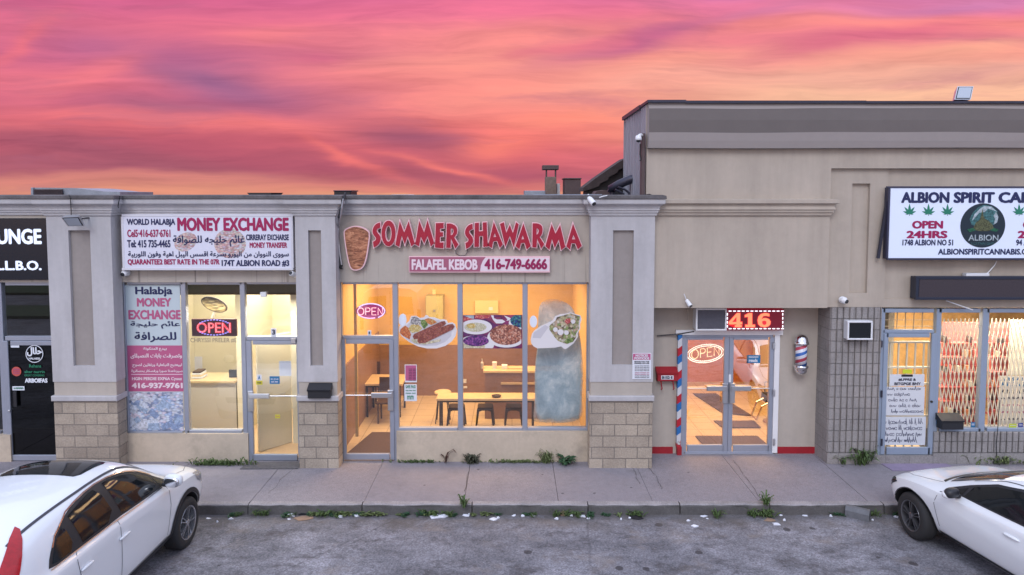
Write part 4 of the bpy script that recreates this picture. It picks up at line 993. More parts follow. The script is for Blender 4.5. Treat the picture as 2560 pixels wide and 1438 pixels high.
notice('narrow pale sticker under the red round sticker', 'door_sticker', 31, 61, 966, 976, YS, [('e-mmmm', 34, 58, 968.5, 973, 'green_ink', .02)], cat='sticker', paper='decal_white')
# ---- security cameras
def dome(label, px, py, Y, rad=.06, look=(.1, -.8, -.6)):
    c = P(px, py, Y); r = thing('security_camera', label, 'camera', c)
    d = Vector(look).normalized()
    w = MB(); w.lathe([(rad * .9, 0), (rad, .02), (rad, .05), (rad * .7, .07)], c + Vector((0, .09, 0)), 'y', 20); mesh('mount', w, M['white_plastic'], r, smooth=True)
    w = MB(); prof = [(rad * .98 * math.sin(math.pi * k / 10) + .0005, -rad * math.cos(math.pi * k / 10)) for k in range(11)]
    w.lathe(prof, c, 'z', 20); mesh('housing', w, M['white_plastic'], r, smooth=True)
    e = c + d * rad * .72; w = MB(); w.tube([e, e + d * rad * .42], [rad * .62, rad * .52], 16); mesh('lens', w, M['black_plastic'], r)
    return r
def bullet(label, pts, Y, rad=.045, cap=True):
    a, b_ = P(*pts[0], Y), P(*pts[1], Y - .12); r = thing('security_camera', label, 'camera', a)
    d = (b_ - a).normalized(); w = MB(); w.tube([a, a + d * .03, b_ - d * .02, b_], [rad * .75, rad, rad * 1.1, rad], 16); mesh('housing', w, M['white_plastic'], r, smooth=False)
    w = MB(); w.tube([b_, b_ + d * .008], rad * .8, 14); mesh('lens', w, M['black_plastic'], r)
    w = MB(); w.tube([a, a + Vector((0, .08, .05))], .018, 8); mesh('bracket', w, M['white_plastic'], r)
    return r
dome('white dome camera under the left corner of the money exchange light box', 312, 683, -.09, .058, (-.25, -.8, -.35))
bullet('white bullet camera below the right corner of the money exchange light box', ((742, 690), (727, 683)), -.1, .042)
bullet('white bullet camera hanging from the cornice at the right pilaster', ((1472, 495), (1485, 510)), -.42, .045)
dome('white dome camera on the tan wall above the small air conditioner', 2110, 751, YU - .06, .060, (.5, -.75, -.3))
r = root('security_camera', 'small white turret camera with an aerial above the grey air conditioner', 'camera', 1720, 762, YU - .05)
w = MB(); w.tube([P(1716, 750, YU - .06), P(1726, 765, YU - .12)], [.03, .04], 12); mesh('housing', w, M['white_plastic'], r)
w = MB(); w.tube([P(1715, 748, YU - .05), P(1710, 735, YU - .08)], .008, 6); mesh('aerial', w, M['white_plastic'], r)
w = MB(); w.tube([P(1727, 766, YU - .125), P(1728, 767.5, YU - .13)], .03, 12); mesh('lens', w, M['black'], r)
w = MB(); w.tube([P(1720, 766, YR - .1), P(1720, 800, YR - .1)], .012, 6); tag(mesh('conduit', w, M['stucco']), 'thin conduit beside the grey air conditioner', 'pipe')
# ---- floodlights
def flood(label, corners, Y, arm, tilt, bk):
    pts = [P(a, b_, Y + k) for (a, b_), k in zip(corners, tilt)]
    r = thing('floodlight', label, 'floodlight', sum(pts, Vector()) / 4)
    n = (pts[1] - pts[0]).cross(pts[3] - pts[0]).normalized()
    if n.y > 0: n = -n
    c = sum(pts, Vector()) / 4
    def slab(k0, k1, a, b_):
        m = MB(); vs = [c + (p - c) * k0 + n * a for p in pts] + [c + (p - c) * k1 + n * b_ for p in pts]
        m.add(vs, [(0, 1, 2, 3), (7, 6, 5, 4)] + [(i, 4 + i, 4 + (i + 1) % 4, (i + 1) % 4) for i in range(4)]); return m
    mesh('housing', slab(1, .8, 0, -bk), M['steel'], r); mesh('gasket', slab(.88, .88, .006, -.002), M['black'], r)
    mesh('lens', slab(.80, .80, .010, .002), mat('lens', (.42, .47, .54), .15), r)
    w = MB(); w.tube([P(*arm[0]), P(*arm[1])], .014, 6); mesh('bracket', w, M['flashing'], r); return r
flood('grey floodlight tilted down from the left pilaster below the cornice', ((153, 544), (198, 542), (211, 565), (170, 566)), -.5, ((196, 548, -.5), (222, 545, -.28)), (-.10, -.10, .06, .06), .07)
flood('grey square floodlight standing on the roof edge of the taller wing', ((2394, 216), (2434, 216), (2427, 249), (2386, 249)), -.2, ((2405, 250, -.1), (2405, 256, -.1)), (.06, .06, -.04, -.04), .12)
# ---- dispensary sign
YS = YU - .12
r = root('light_box_sign', 'blue-white light box sign with green leaves and navy capitals at the right edge', 'sign', 2440, 650, YS)
w = MB(); w.pbox(2222, 2780, 469, 648, YS + .03, YU + .07); rail(2219, 2783, 466, 650, YS, YS + .05, 4.5, w); mesh('cabinet', w, mat('sign_frame', (.035, .035, .07), .4), r)
w = MB(); w.pbox(2224, 2779, 470.5, 645.5, YS + .012, YS + .035); mesh('face', w, M['sign_lit'], r)
yt = YS + .008
L('ALBION', 2253, 2374, 480, 508, 'navy', .06); L('SPIRIT', 2384, 2487, 480, 508, 'navy', .06); L('CANNABIS', 2496, 2697, 480, 508, 'navy', .06); L('OPEN', 2280, 2358, 552, 572, 'magenta', .06); L('24HRS', 2266, 2369, 577, 596, 'magenta', .06)
L('1748 ALBION NO 51', 2256, 2383, 599, 614, 'navy', .045); L('ALBIONSPIRITCANNABIS.COM', 2345, 2596, 622, 637, 'navy', .045)
L('OPEN', 2557, 2635, 552, 572, 'magenta', .06); L('24HRS', 2544, 2647, 577, 596, 'magenta', .06); L('94 ALBION NO 51', 2540, 2660, 599, 614, 'navy', .045)
def leaf(cx_, cy_, s):
    w = MB(); lf = []
    for ang, ln in ((0, 1), (38, .86), (-38, .86), (72, .72), (-72, .72), (104, .42), (-104, .42)):
        a = R(ang); dxx, dyy = math.sin(a), -math.cos(a); nx, ny = -dyy, dxx; wd = .115 * ln + .03
        b0 = (cx_, cy_ + .18 * s)
        pp = [(b0[0] + (dxx * q + nx * k) * s * 1.15, b0[1] + (dyy * q + ny * k) * s * 1.15) for q, k in ((0, .015), (.35 * ln, wd), (.65 * ln, wd * .72), (ln, 0), (.65 * ln, -wd * .72), (.35 * ln, -wd), (0, -.015))]
        w.pprism(pp[::-1], yt - .0003 * len(lf), yt + .004); lf.append(1)
    w.pprism([(cx_ - .6, cy_ + .45 * s), (cx_ + .6, cy_ + .45 * s), (cx_ + .6, cy_ + .1 * s), (cx_ - .6, cy_ + .1 * s)], yt, yt + .004)
    mesh('leaf_emblem', w, M['leaf_green'], r)
M['leaf_green'] = mat('leaf_green', (.015, .19, .12), .5)
for cx_ in (2274, 2321.5, 2369, 2548, 2595, 2642): leaf(cx_, 530, 21)
# round emblem: night landscape
q = P(2457, 564, yt); s1 = X(2458, 564, yt) - X(2457, 564, yt)
w = MB(); w.disc(q.x, q.z, 56 * s1, 55.5 * s1, yt - .002, yt + .004, 48); em = mesh('round_emblem', w, mat('emblem_dark', (.010, .022, .035), .4), r)
def em_poly(pts, m, k): w = MB(); w.pprism(pts, yt - .003 - .0006 * k, yt - .002); mesh('emblem_print', w, M[m], em)
M['em_snow'] = mat('em_snow', (.42, .50, .55), .6, var=.5, vs=22); M['em_teal'] = mat('em_teal', (.05, .16, .17), .6, var=.8, vs=30); M['em_moss'] = mat('em_moss', (.10, .11, .05), .6, var=.8, vs=40); M['em_green'] = mat('em_green', (.012, .12, .06), .6, var=.6, vs=30)
em_poly([(2429, 562), (2424, 548), (2432, 532), (2446, 518), (2462, 512), (2480, 516), (2493, 528), (2496, 545), (2488, 560), (2470, 566), (2445, 568)], 'em_teal', 1)
em_poly([(2430, 552), (2436, 536), (2450, 522), (2461, 515), (2479, 517), (2493, 530), (2484, 526), (2470, 522), (2462, 530), (2448, 532), (2438, 544)], 'em_snow', 2)
em_poly([(2490, 530), (2496, 542), (2493, 556), (2484, 562), (2488, 548), (2484, 540)], 'em_snow', 3)
em_poly([(2432, 574), (2440, 556), (2452, 548), (2466, 548), (2480, 560), (2486, 574), (2470, 578), (2448, 578)], 'em_moss', 4)
em_poly([(2446, 560), (2453, 540), (2456, 522), (2459, 540), (2467, 560)], 'em_moss', 5)
em_poly([(2418, 574), (2432, 570), (2440, 576), (2424, 581)], 'em_green', 6); em_poly([(2474, 576), (2486, 570), (2497, 574), (2490, 580)], 'em_green', 7)
w = text_mb('ALBION', MB(), 2421, 2496, 587, 602, yt - .004, .02); mesh('lettering', w, M['em_snow'], em)
w = text_mb('LCSTNN.GHD', MB(), 2429, 2486, 606, 612, yt - .004, .0); mesh('lettering', w, M['em_teal'], em)
# leaning strip and dark display
w = MB(); w.tube([P(2221, 480, YU - .06), P(2213, 530, YU - .06), P(2195, 646, YU - .02)], [.02, .028, .03], 4); tag(mesh('loose_trim_strip', w, M['dark_metal']), 'loose dark trim strip leaning beside the blue-white light box sign', 'trim strip')
YS = YU - .13
r = root('led_display', 'long unlit dark display board under the blue-white light box sign', 'display', 2430, 749, YS)
w = MB(); w.pbox(2292, 2720, 693, 748, YS + .012, YU + .07); rail(2290, 2722, 691, 750, YS, YS + .06, 7, w); mesh('case', w, mat('display_case', (.02, .025, .045), .35), r)
w = MB(); w.pbox(2298, 2714, 699, 743, YS + .006, YS + .03); mesh('screen', w, mat('display_screen', (.045, .034, .042), .5, var=.25, vs=40), r)
w = MB(); w.pbox(2416, 2474, 684, 691, YU - .06, YU + .05, b=.004); tag(mesh('power_supply', w, M['white_plastic']), 'flat white power box on top of the unlit display board', 'power box')
w = MB(); w.tube([P(2492, 652, YU + .03), P(2486, 664, YU + .02), P(2470, 682, YU - .03), P(2455, 689, YU - .05)], .008, 6); tag(mesh('cable', w, M['white_plastic']), 'white cable from the light box sign down to the power box', 'cable')
w = MB(); w.tube([P(2366, 752, YU - .02), P(2400, 764, YU - .02), P(2432, 775, YU - .02)], .010, 6); tag(mesh('cable', w, M['white_plastic']), 'white cable slanting below the unlit display board', 'cable')
# ---- hand written sheets on the right door
YS = YE - .0
ys_ = YE + .005
r = notice('white card lettered in heavy italics on the right door, topmost of three', 'paper_notice', 2224, 2311, 936, 965, ys_, [('#LPPRE &', 2246, 2290, 946, 953, 'ink', .05), ('BITGPGE BNY', 2236, 2302, 956, 963, 'ink', .05)])
w = MB(); w.pbox(2254, 2282, 936.5, 942, ys_ - .006, ys_); mesh('tape', w, M['black'], r)
w = MB(); w.pbox(2257, 2280, 924, 934, ys_ - .002, ys_ + .003); tag(mesh('yellow_sticker', w, mat('label_lime', (.55, .62, .03), .5)), 'lime yellow sticker above the lettered white card', 'sticker')
rs = random.Random(21)
def scrawl(r, px0, px1, py, h, Y):
    w = MB(); x = px0; wid = .0045
    while x < px1 - 3:
        k = rs.choice('olnuser'); d = rs.uniform(3.2, 6.2); pts = []
        if k in 'oe': pts = [(x + d / 2 + d / 2 * math.cos(a), py - h * .35 + h * .35 * math.sin(a)) for a in [2 * math.pi * i / 9 + .4 for i in range(9)]]
        elif k in 'ls': pts = [(x, py), (x + d * .3, py - h * rs.uniform(.9, 1.5)), (x + d * .55, py - h * .5), (x + d, py + h * rs.uniform(-.1, .4))]
        else: pts = [(x, py - h * .6), (x + d * .2, py), (x + d * .45, py - h * .5), (x + d * .7, py - h * .05), (x + d, py - h * .6)]
        w.tube([P(a, b_, Y) for a, b_ in pts], wid, 4); x += d + rs.uniform(-.4, 1.6)
        if rs.random() < .16: x += 4.5
    mesh('handwriting', w, M['navy'], r)
r = notice('white sheet of blue handwriting in the middle of the right door', 'paper_notice', 2211, 2311, 967, 1039, ys_ + .001, [])
for k, (a, b_) in enumerate(((2219, 2302), (2219, 2278), (2221, 2299), (2224, 2298), (2228, 2309))): scrawl(r, a, b_, 975 + k * 14.2, 7, ys_)
r = notice('white sheet of blue handwriting at the foot of the right door', 'paper_notice', 2207, 2314, 1042, 1113, ys_ + .001, [])
for k, (a, b_) in enumerate(((2210, 2306), (2215, 2306), (2208, 2308), (2213, 2300))): scrawl(r, a, b_, 1060 + k * 15, 10, ys_)
for nm, lab, a, b_, c, d, m in (('door_sticker', 'small blue sticker left of the black letter box below the barred window', 2341, 2352, 1049, 1061, 'label_blue'), ('door_sticker', 'small blue sticker right of the black letter box below the barred window', 2427, 2438, 1056, 1068, 'label_blue'),
                     ('door_sticker', 'small lime sticker at the foot of the right-hand barred window', 2523, 2541, 1060, 1069, 'label_lime'), ('door_sticker', 'small navy sticker at the right foot of the right-hand barred window', 2546, 2558, 1058, 1068, 'label_navy')):
    if m not in M: M[m] = mat(m, {'label_lime': (.5, .58, .03), 'label_navy': (.03, .05, .25)}[m], .5)
    notice(lab, nm, a, b_, c, d, YE - .004 if a < 2345 else YE + .042, [('mm', a + 2, b_ - 2, c + 3, d - 4, 'paper', .03)], cat='sticker', paper=m)
# barber door sticker
r = notice('tilted blue sticker on the right barber shop door', 'door_sticker', 1867, 1901, 888, 908, YR - .008, [('mmmmmm', 1872, 1896, 891, 895, 'paper', .03), ('reads', 1872, 1894, 897, 905, 'paper', .05)], cat='sticker', paper='label_blue')
# ---- hose, wires
w = MB(); w.tube([P(864, 482, -.3), P(858, 500, -.40), P(852, 520, -.38), P(847, 545, -.30)], .022, 8); hb = thing('roof_cable', 'thick black cable dropping over the cornice beside the meat cone sign', 'cable', P(852, 560, -.2)); mesh('black_sheath', w, M['black'], hb)
w = MB(); w.tube([P(858, 497, -.42), P(854, 520, -.40), P(850, 545, -.3), P(846, 570, -.05), P(846, 600, -.04), P(850, 635, -.04), P(854, 662, -.04)], .016, 8); mesh('grey_sheath', w, M['steel'], hb)
w = MB(); w.tube([P(846, 545, -.06), P(844, 580, -.03), P(846, 620, -.03), P(851, 660, -.03), P(853, 672, -.05), P(850, 668, -.06), P(856, 664, -.06)], [.012, .012, .012, .014, .028, .02, .012], 7); mesh('black_end', w, M['black'], hb)
for lab, pts, rad in (('thin black wire running down the cornice above the left floodlight', [(172, 487, -.46), (176, 495, -.47), (177, 510, -.44), (178, 530, -.37), (178, 541, -.34)], .007),
                      ('thin dark wire down the left pilaster edge beside the money exchange light box', [(300, 490, -.32), (297, 505, -.3), (295, 515, -.3), (296, 520, -.2)], .007),
                      ('thin dark wire from the cornice to the right of the money exchange light box', [(728, 500, -.3), (730, 520, -.22), (733, 540, -.12), (737, 570, -.03), (738, 620, -.02)], .009)):
    w = MB(); w.tube([P(*q) for q in pts], rad, 5); tag(mesh('wire', w, M['black']), lab, 'wire')
w = MB(); w.tube([P(1139, 625, -.03), P(1140, 634, -.02), P(1150, 640, -.02), P(1162, 639, -.02), P(1168, 632, -.02), P(1169, 622, -.03)], .006, 5); tag(mesh('wire', w, M['flashing']), 'loop of grey wire hanging between the two words of crimson letters', 'wire')
w = MB(); w.tube([P(1642, 840, YR - .02), P(1665, 838, YR - .03), P(1700, 835, YR - .08), P(1735, 829, YR - .3)], .014, 6); tag(mesh('drain_hose', w, M['flashing']), 'grey drain hose along the wall under the grey air conditioner', 'hose')
w = MB(); w.tube([P(2500, 1000, YE - .05), P(2497, 1030, YE - .05), P(2494, 1078, YE - .04), P(2491, 1110, YBk - .02), P(2492, 1140, YBk - .02)], .006, 5); tag(mesh('wire', w, M['black']), 'black wire hanging down in front of the right-hand barred window', 'wire')

# ================================================================== food pictures on the middle shop windows
YS = YF + .043
M['plate'] = mat('plate_white', (.70, .68, .70), .4); M['plate_grey'] = mat('plate_grey_print', (.55, .53, .57), .4)  # greyer print tone of the plate rim and wrap fold
def flat(r, name, pts, k, m): w = MB(); w.pprism(pts, YS - .0012 * k, YS - .0012 * k + .0011); return mesh(name, w, M[m] if isinstance(m, str) else m, r)
def epts(cx_, cy_, rx, ry, rot=0, n=30): return [(cx_ + rx * math.cos(a) * math.cos(rot) - ry * math.sin(a) * math.sin(rot), cy_ + rx * math.cos(a) * math.sin(rot) + ry * math.sin(a) * math.cos(rot)) for a in [-2 * math.pi * k / n for k in range(n)]]
z4 = lambda pts: [(840 + a / 7.9875, 700 + b_ / 7.9875) for a, b_ in pts]
r = root('food_decal', 'window cut-out picture of two kebab skewers on a white plate', 'decal', 1068, 872, YS)
flat(r, 'plate', z4([(1250, 1000), (1270, 920), (1290, 905), (1250, 860), (1250, 760), (1290, 690), (1340, 670), (1390, 700), (1412, 790), (1400, 870), (1460, 820), (1500, 720), (1600, 715), (1680, 760), (1760, 745), (1790, 700), (1830, 705), (1860, 742), (1960, 745), (2080, 790), (2150, 785), (2210, 800), (2235, 860), (2320, 845), (2380, 880), (2395, 940), (2415, 1010), (2390, 1120), (2310, 1230), (2180, 1320), (2010, 1368), (1820, 1370), (1640, 1330), (1460, 1240), (1320, 1130), (1265, 1060)])[::-1], 1, 'plate')
flat(r, 'plate_rim', z4([(1480, 1240), (1300, 1100), (1290, 1000), (1500, 830), (2050, 800), (2310, 1010), (2300, 1120), (2180, 1240), (2000, 1310), (1800, 1320), (1620, 1290)])[::-1], 2, 'plate_grey')
fo = {'rice_red': ([(.62, .17, .06), (.68, .26, .10), (.5, .12, .05)], 60), 'salad_o': ([(.68, .26, .08), (.62, .36, .14), (.6, .2, .06)], 50), 'lettuce': ([(.16, .26, .06), (.30, .38, .14), (.10, .17, .05)], 45), 'fries': ([(.66, .50, .18), (.7, .58, .28), (.6, .40, .12)], 40), 'onion': ([(.38, .36, .36), (.6, .58, .55), (.2, .18, .2)], 40), 'kebab': ([(.30, .085, .06), (.38, .13, .09), (.24, .06, .05), (.34, .11, .10)], 42),
      'rice': ([(.62, .58, .42), (.68, .64, .50), (.56, .52, .34)], 70), 'shredded': ([(.48, .17, .11), (.58, .26, .18), (.30, .10, .07), (.65, .36, .27), (.22, .07, .06)], 38), 'cabbage': ([(.10, .03, .18), (.20, .05, .24), (.05, .02, .10), (.28, .08, .3)], 36), 'greens': ([(.02, .06, .22), (.04, .20, .24), (.08, .28, .25), (.02, .03, .10)], 34), 'cloth': ([(.22, .03, .12), (.14, .03, .14), (.30, .05, .13)], 8), 'tomato': ([(.58, .10, .10), (.66, .22, .20), (.5, .06, .08)], 45), 'filling': ([(.42, .38, .20), (.22, .17, .10), (.55, .48, .32), (.26, .32, .12), (.60, .56, .46), (.12, .09, .06), (.5, .36, .26)], 24), 'curd': ([(.60, .54, .36), (.66, .6, .44)], 30)}
for k, (cs, sc) in fo.items(): M[k] = voro(k, cs, sc, .5)
flat(r, 'carrot', z4([(1270, 1060), (1290, 980), (1380, 910), (1450, 960), (1500, 1090), (1470, 1190), (1340, 1120)])[::-1], 3, 'rice_red')
flat(r, 'chips', z4([(1440, 980), (1500, 890), (1640, 890), (1720, 960), (1660, 1030), (1520, 1060)])[::-1], 4, 'fries')
flat(r, 'onion', z4([(1480, 870), (1510, 740), (1600, 730), (1690, 800), (1710, 880), (1600, 900)])[::-1], 5, 'onion')
flat(r, 'salad', z4([(1690, 800), (1800, 790), (1840, 900), (1760, 980), (1700, 900)])[::-1], 6, 'lettuce')
flat(r, 'carrot', z4([(1770, 790), (1850, 760), (1960, 800), (2020, 850), (1900, 900), (1820, 860)])[::-1], 7, 'salad_o')
flat(r, 'flatbread', z4([(1500, 1200), (1560, 1160), (1800, 1240), (2090, 1180), (2080, 1230), (1780, 1290), (1560, 1260)])[::-1], 8, 'curd')
flat(r, 'kebab', z4([(1530, 1130), (1560, 1080), (2100, 830), (2170, 820), (2200, 870), (2150, 920), (1620, 1180), (1560, 1190)])[::-1], 9, 'kebab')
flat(r, 'kebab', z4([(1620, 1220), (1640, 1150), (2240, 890), (2330, 880), (2370, 930), (2330, 990), (1780, 1260), (1660, 1270)])[::-1], 10, 'kebab')
flat(r, 'white_oval', epts(1006, 800, 9, 15)[::1], 3, 'decal_white')
z5 = lambda pts: [(1150 + a / 7.7576, 770 + b_ / 7.7576) for a, b_ in pts]
r = root('food_decal', 'rectangular window picture of rice, purple cabbage and shredded meat dishes', 'decal', 1231, 872, YS)
flat(r, 'tablecloth', [(1157.5, 871.5), (1305.5, 871.5), (1305.5, 787.5), (1157.5, 787.5)], 1, 'cloth')
flat(r, 'tomato', z5([(60, 240), (60, 190), (170, 180), (260, 215), (180, 250)])[::-1], 2, 'tomato'); flat(r, 'tomato', z5([(290, 200), (300, 140), (590, 140), (560, 195), (430, 212)])[::-1], 2, 'tomato')
flat(r, 'bowl', z5([(60, 145), (270, 145), (270, 210), (200, 200)])[::-1], 3, 'em_snow'); flat(r, 'bowl', z5([(600, 145), (650, 145), (660, 200), (720, 225), (820, 225), (880, 265), (820, 300), (700, 300), (640, 230)])[::-1], 3, 'plate')
flat(r, 'spoon', z5([(850, 145), (905, 165), (985, 200), (960, 240), (900, 250), (920, 220)])[::-1], 3, 'plate')
ov = lambda cx_, cy_, rx, ry, lo=62, hi=1190, top=140, bot=782: [(min(hi, max(lo, a)), min(bot, max(top, b_))) for a, b_ in epts(cx_, cy_, rx, ry)]
flat(r, 'plate', z5(ov(310, 370, 310, 145)), 4, 'plate'); flat(r, 'rice', z5(ov(300, 375, 215, 90)), 5, 'rice'); flat(r, 'rice_top', z5(ov(220, 350, 90, 48)), 6, 'fries')
flat(r, 'bowl', z5(ov(1180, 290, 235, 125)), 4, 'plate'); flat(r, 'greens', z5(ov(1190, 250, 215, 130)), 5, 'greens')
flat(r, 'plate', z5(ov(900, 570, 370, 200)), 6, 'plate'); flat(r, 'meat', z5(ov(900, 520, 325, 200)), 7, 'shredded')
flat(r, 'plate', z5(ov(300, 720, 360, 185)), 8, 'plate'); flat(r, 'curd', z5(ov(230, 750, 260, 80)), 9, 'curd'); flat(r, 'cabbage', z5(ov(310, 640, 250, 105)), 10, 'cabbage')
r = root('food_decal', 'window cut-out picture of a stuffed white wrap', 'decal', 1390, 873, YS)
flat(r, 'wrap', z5([(1370, 610), (1395, 500), (1440, 440), (1560, 350), (1680, 300), (1790, 250), (1850, 160), (1950, 120), (2060, 110), (2140, 85), (2240, 120), (2340, 145), (2360, 220), (2330, 320), (2335, 400), (2280, 500), (2290, 560), (2200, 690), (2110, 760), (2050, 800), (2010, 790), (1960, 745), (1850, 770), (1500, 785), (1420, 740), (1380, 680)])[::-1], 1, 'plate')
flat(r, 'fold', z5([(1410, 580), (1430, 480), (1650, 330), (1720, 370), (1560, 590)])[::-1], 2, 'em_snow2') if 'em_snow2' in M else flat(r, 'fold', z5([(1410, 580), (1430, 480), (1650, 330), (1720, 370), (1560, 590)])[::-1], 2, 'plate_grey')
flat(r, 'filling', z5([(1720, 370), (1760, 320), (1850, 250), (1880, 180), (2060, 130), (2140, 105), (2330, 165), (2300, 310), (2310, 400), (2250, 500), (2260, 560), (2190, 660), (2060, 700), (1900, 640), (1830, 560), (1740, 430)])[::-1], 3, 'filling')
for cx_, cy_, rr_ in ((1850, 420, 45), (1950, 470, 58), (2065, 480, 45), (2195, 265, 42)): flat(r, 'radish', z5(epts(cx_, cy_, rr_, rr_)), 4, 'plate')
flat(r, 'lettuce', z5([(2010, 660), (2100, 570), (2200, 580), (2190, 650), (2080, 700)])[::-1], 5, 'lettuce'); flat(r, 'tomato', z5([(2030, 270), (2060, 210), (2140, 200), (2140, 280), (2080, 320)])[::-1], 5, 'tomato')
flat(r, 'white_oval', epts(1333.5, 804, 9.5, 15), 3, 'decal_white')
# ================================================================== lit rooms behind the glass
def lamp(x, y, z, sx, sy, power, c):
    l = bpy.data.lights.new('unseen_room_light', 'AREA'); l.shape = 'RECTANGLE'; l.size = sx; l.size_y = sy; l.energy = power; l.color = c
    o = bpy.data.objects.new('unseen_room_light', l); col.objects.link(o); o.location = (x, y, z); return o
def box_part(name, parent, m, *b): w = MB(); w.box(*b); return mesh(name, w, M[m] if isinstance(m, str) else m, parent)
M['amber_wall'] = mat('amber_wall', (.62, .42, .17), .7, var=.06); M['brown_wall'] = mat('brown_wall', (.26, .155, .12), .5, var=.12, vs=3)
M['cream_wall'] = mat('cream_wall', (.72, .66, .50), .7, var=.03); M['brick_wall'] = mat('brick_wall', (.52, .20, .09), .7, var=.10); M['ceiling'] = mat('ceiling', (.7, .68, .62), .9)
M['dark_wood'] = mat('dark_wood', (.07, .04, .03), .5, var=.2); M['pale_wood'] = mat('pale_wood', (.62, .47, .28), .4, var=.08, vs=6); M['mat_brown'] = mat('mat_brown', (.085, .05, .04), .95, bump=.3); M['stool_metal'] = mat('stool_metal', (.055, .05, .05), .35, .7)
M['grey_panel'] = mat('grey_panel', (.55, .52, .47), .5); M['cream_metal'] = mat('cream_metal', (.74, .68, .54), .4)
# --- partitions between the rooms
XA, XBL, XBC, XCR = X(305, 900, .2) - .2, X(305, 900, .2), -3.16, 1.42
ZC = 3.25
box_part('partition', bld, 'cream_wall', XBL - .12, XBL, .16, 7.7, 0, ZC); box_part('partition', bld, 'amber_wall', XBC - .12, XBC, .16, 7.7, 0, ZC); box_part('partition', bld, 'amber_wall', XCR, XCR + .12, .16, 7.7, 0, ZC)
box_part('ceiling', bld, 'ceiling', XL + .2, XR - .2, .31, 7.7, ZC, ZC + .1)
# --- lounge: dark
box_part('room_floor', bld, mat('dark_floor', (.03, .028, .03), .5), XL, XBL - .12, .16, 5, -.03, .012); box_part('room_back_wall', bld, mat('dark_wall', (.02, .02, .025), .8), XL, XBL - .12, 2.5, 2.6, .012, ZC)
# --- money exchange
box_part('room_floor', bld, mat('warm_floor', (.62, .42, .24), .5, var=.1), XBL, XBC - .12, .16, 4.2, -.03, .012)
box_part('room_back_wall', bld, 'cream_wall', XBL, XBC - .12, 3.0, 3.1, .012, ZC)
xk0, xk1 = XBL, X(592, 960, 1.35)
box_part('bulkhead', bld, 'dark_wood', XBL, XBC - .12, .5, .62, Z(737, .5), ZC)
box_part('partition', bld, 'cream_wall', X(594, 900, 1.3), X(606, 900, 1.3), 1.25, 3.0, .012, ZC)
ct = thing('service_counter', 'grey fronted service counter inside the money exchange', 'counter', ((xk0 + xk1) / 2, 1.5, 0))
box_part('front', ct, 'grey_panel', xk0 + .02, xk1 - .02, 1.36, 1.9, .012, 1.06); box_part('top', ct, 'pale_wood', xk0 + .01, xk1 - .01, 1.30, 1.95, 1.06, 1.10)
def PB(mb, px0, px1, py0, py1, Yf, dep): mb.pbox(px0, px1, py0, py1, Yf, Yf + dep, b=.004); return mb
r = root('monitor', 'small dark computer screen on the grey fronted counter', 'monitor', 582, 948, 1.6); mesh('screen', PB(MB(), 572, 592, 925, 944, 1.55, .04), M['black_plastic'], r); mesh('stand', PB(MB(), 578, 586, 944, 949, 1.56, .1), M['black_plastic'], r)
r = root('paper_stack', 'stack of papers and folders on the left end of the counter', 'papers', 490, 948, 1.5)
for k in range(4): mesh('folder', PB(MB(), 478 + k, 505 - k * 1.5, 943 - k * 4.5, 947 - k * 4.5, 1.45 + .02 * k, .25), [M['paper'], M['pale_wood'], M['paper'], M['dark_wood']][k], r)
w = MB(); w.pbox(478, 505, 892, 928, 2.98, 2.995); tag(mesh('wall_notice', w, M['sign_face']), 'pale notice on the back wall over the paper stack', 'notice')
r = root('oval_hanging_sign', 'tilted brown oval sign hanging on an arm above the LED sign', 'sign', 535, 783, .8)
q0, q1 = P(535, 762, .8), P(535 + 1, 762, .8); s1 = q1.x - q0.x
w = MB(); w.disc(q0.x, q0.z, 34 * s1, 17 * s1, .8, .83, 36, rot=R(-22)); mesh('rim', w, M['dark_wood'], r)
w = MB(); w.disc(q0.x, q0.z, 31 * s1, 14.5 * s1, .792, .8, 36, rot=R(-22)); mesh('face', w, voro('oval_print', [(.42, .33, .16), (.16, .12, .06), (.5, .40, .22), (.3, .22, .10)], 16, stretch=(.6, 1, 2.5)), r)
w = MB(); w.tube([P(537, 778, .85), P(531, 795, .9)], .03, 6); mesh('arm', w, M['grey_panel'], r)
# inner door standing open behind the glass door
a, b = PZ(648, 1131, .012), PZ(731, 1106, .012); d = (b - a).normalized(); nrm = Vector((-d.y, d.x, 0))
r = thing('inner_door', 'cream inner door standing open behind the money exchange door', 'door', (a + b) / 2)
def slab(mb, a, b, n, t, z0, z1):
    v = [a, b, b + n * t, a + n * t]; mb.add([(p.x, p.y, z0) for p in v] + [(p.x, p.y, z1) for p in v], [(0, 3, 2, 1), (4, 5, 6, 7), (0, 1, 5, 4), (1, 2, 6, 5), (2, 3, 7, 6), (3, 0, 4, 7)]); return mb
mesh('leaf', slab(MB(), a, b, nrm, .045, .02, 2.15), M['cream_wall'], r)
w = MB(); hp = P(722, 983, 1.2); w.tube([b - d * .1 + Vector((0, -.05, 1.0)), b - d * .22 + Vector((0, -.06, 1.0))], .014, 6); mesh('handle', w, M['steel'], r)
box_part('partition', bld, 'cream_wall', b.x + .03, XBC - .12, b.y - .05, b.y + .1, .012, ZC)
w = MB(); w.tube([P(655, 734, 1.4), P(747, 733, 1.4)], .02, 8); tag(mesh('ceiling_light', w, neon('tube_lamp', (1, .93, .75), 4)), 'thin fluorescent tube seen through the money exchange transom', 'lamp')
lamp((XBL + XBC) / 2, 1.9, 3.15, 2.6, 1.6, 125, (1, .92, .78)); lamp((XBL + XBC) / 2, .32, 2.80, 2.7, .18, 85, (1, .90, .72))  # second, unseen lamp added by the glass to brighten counter and inner door
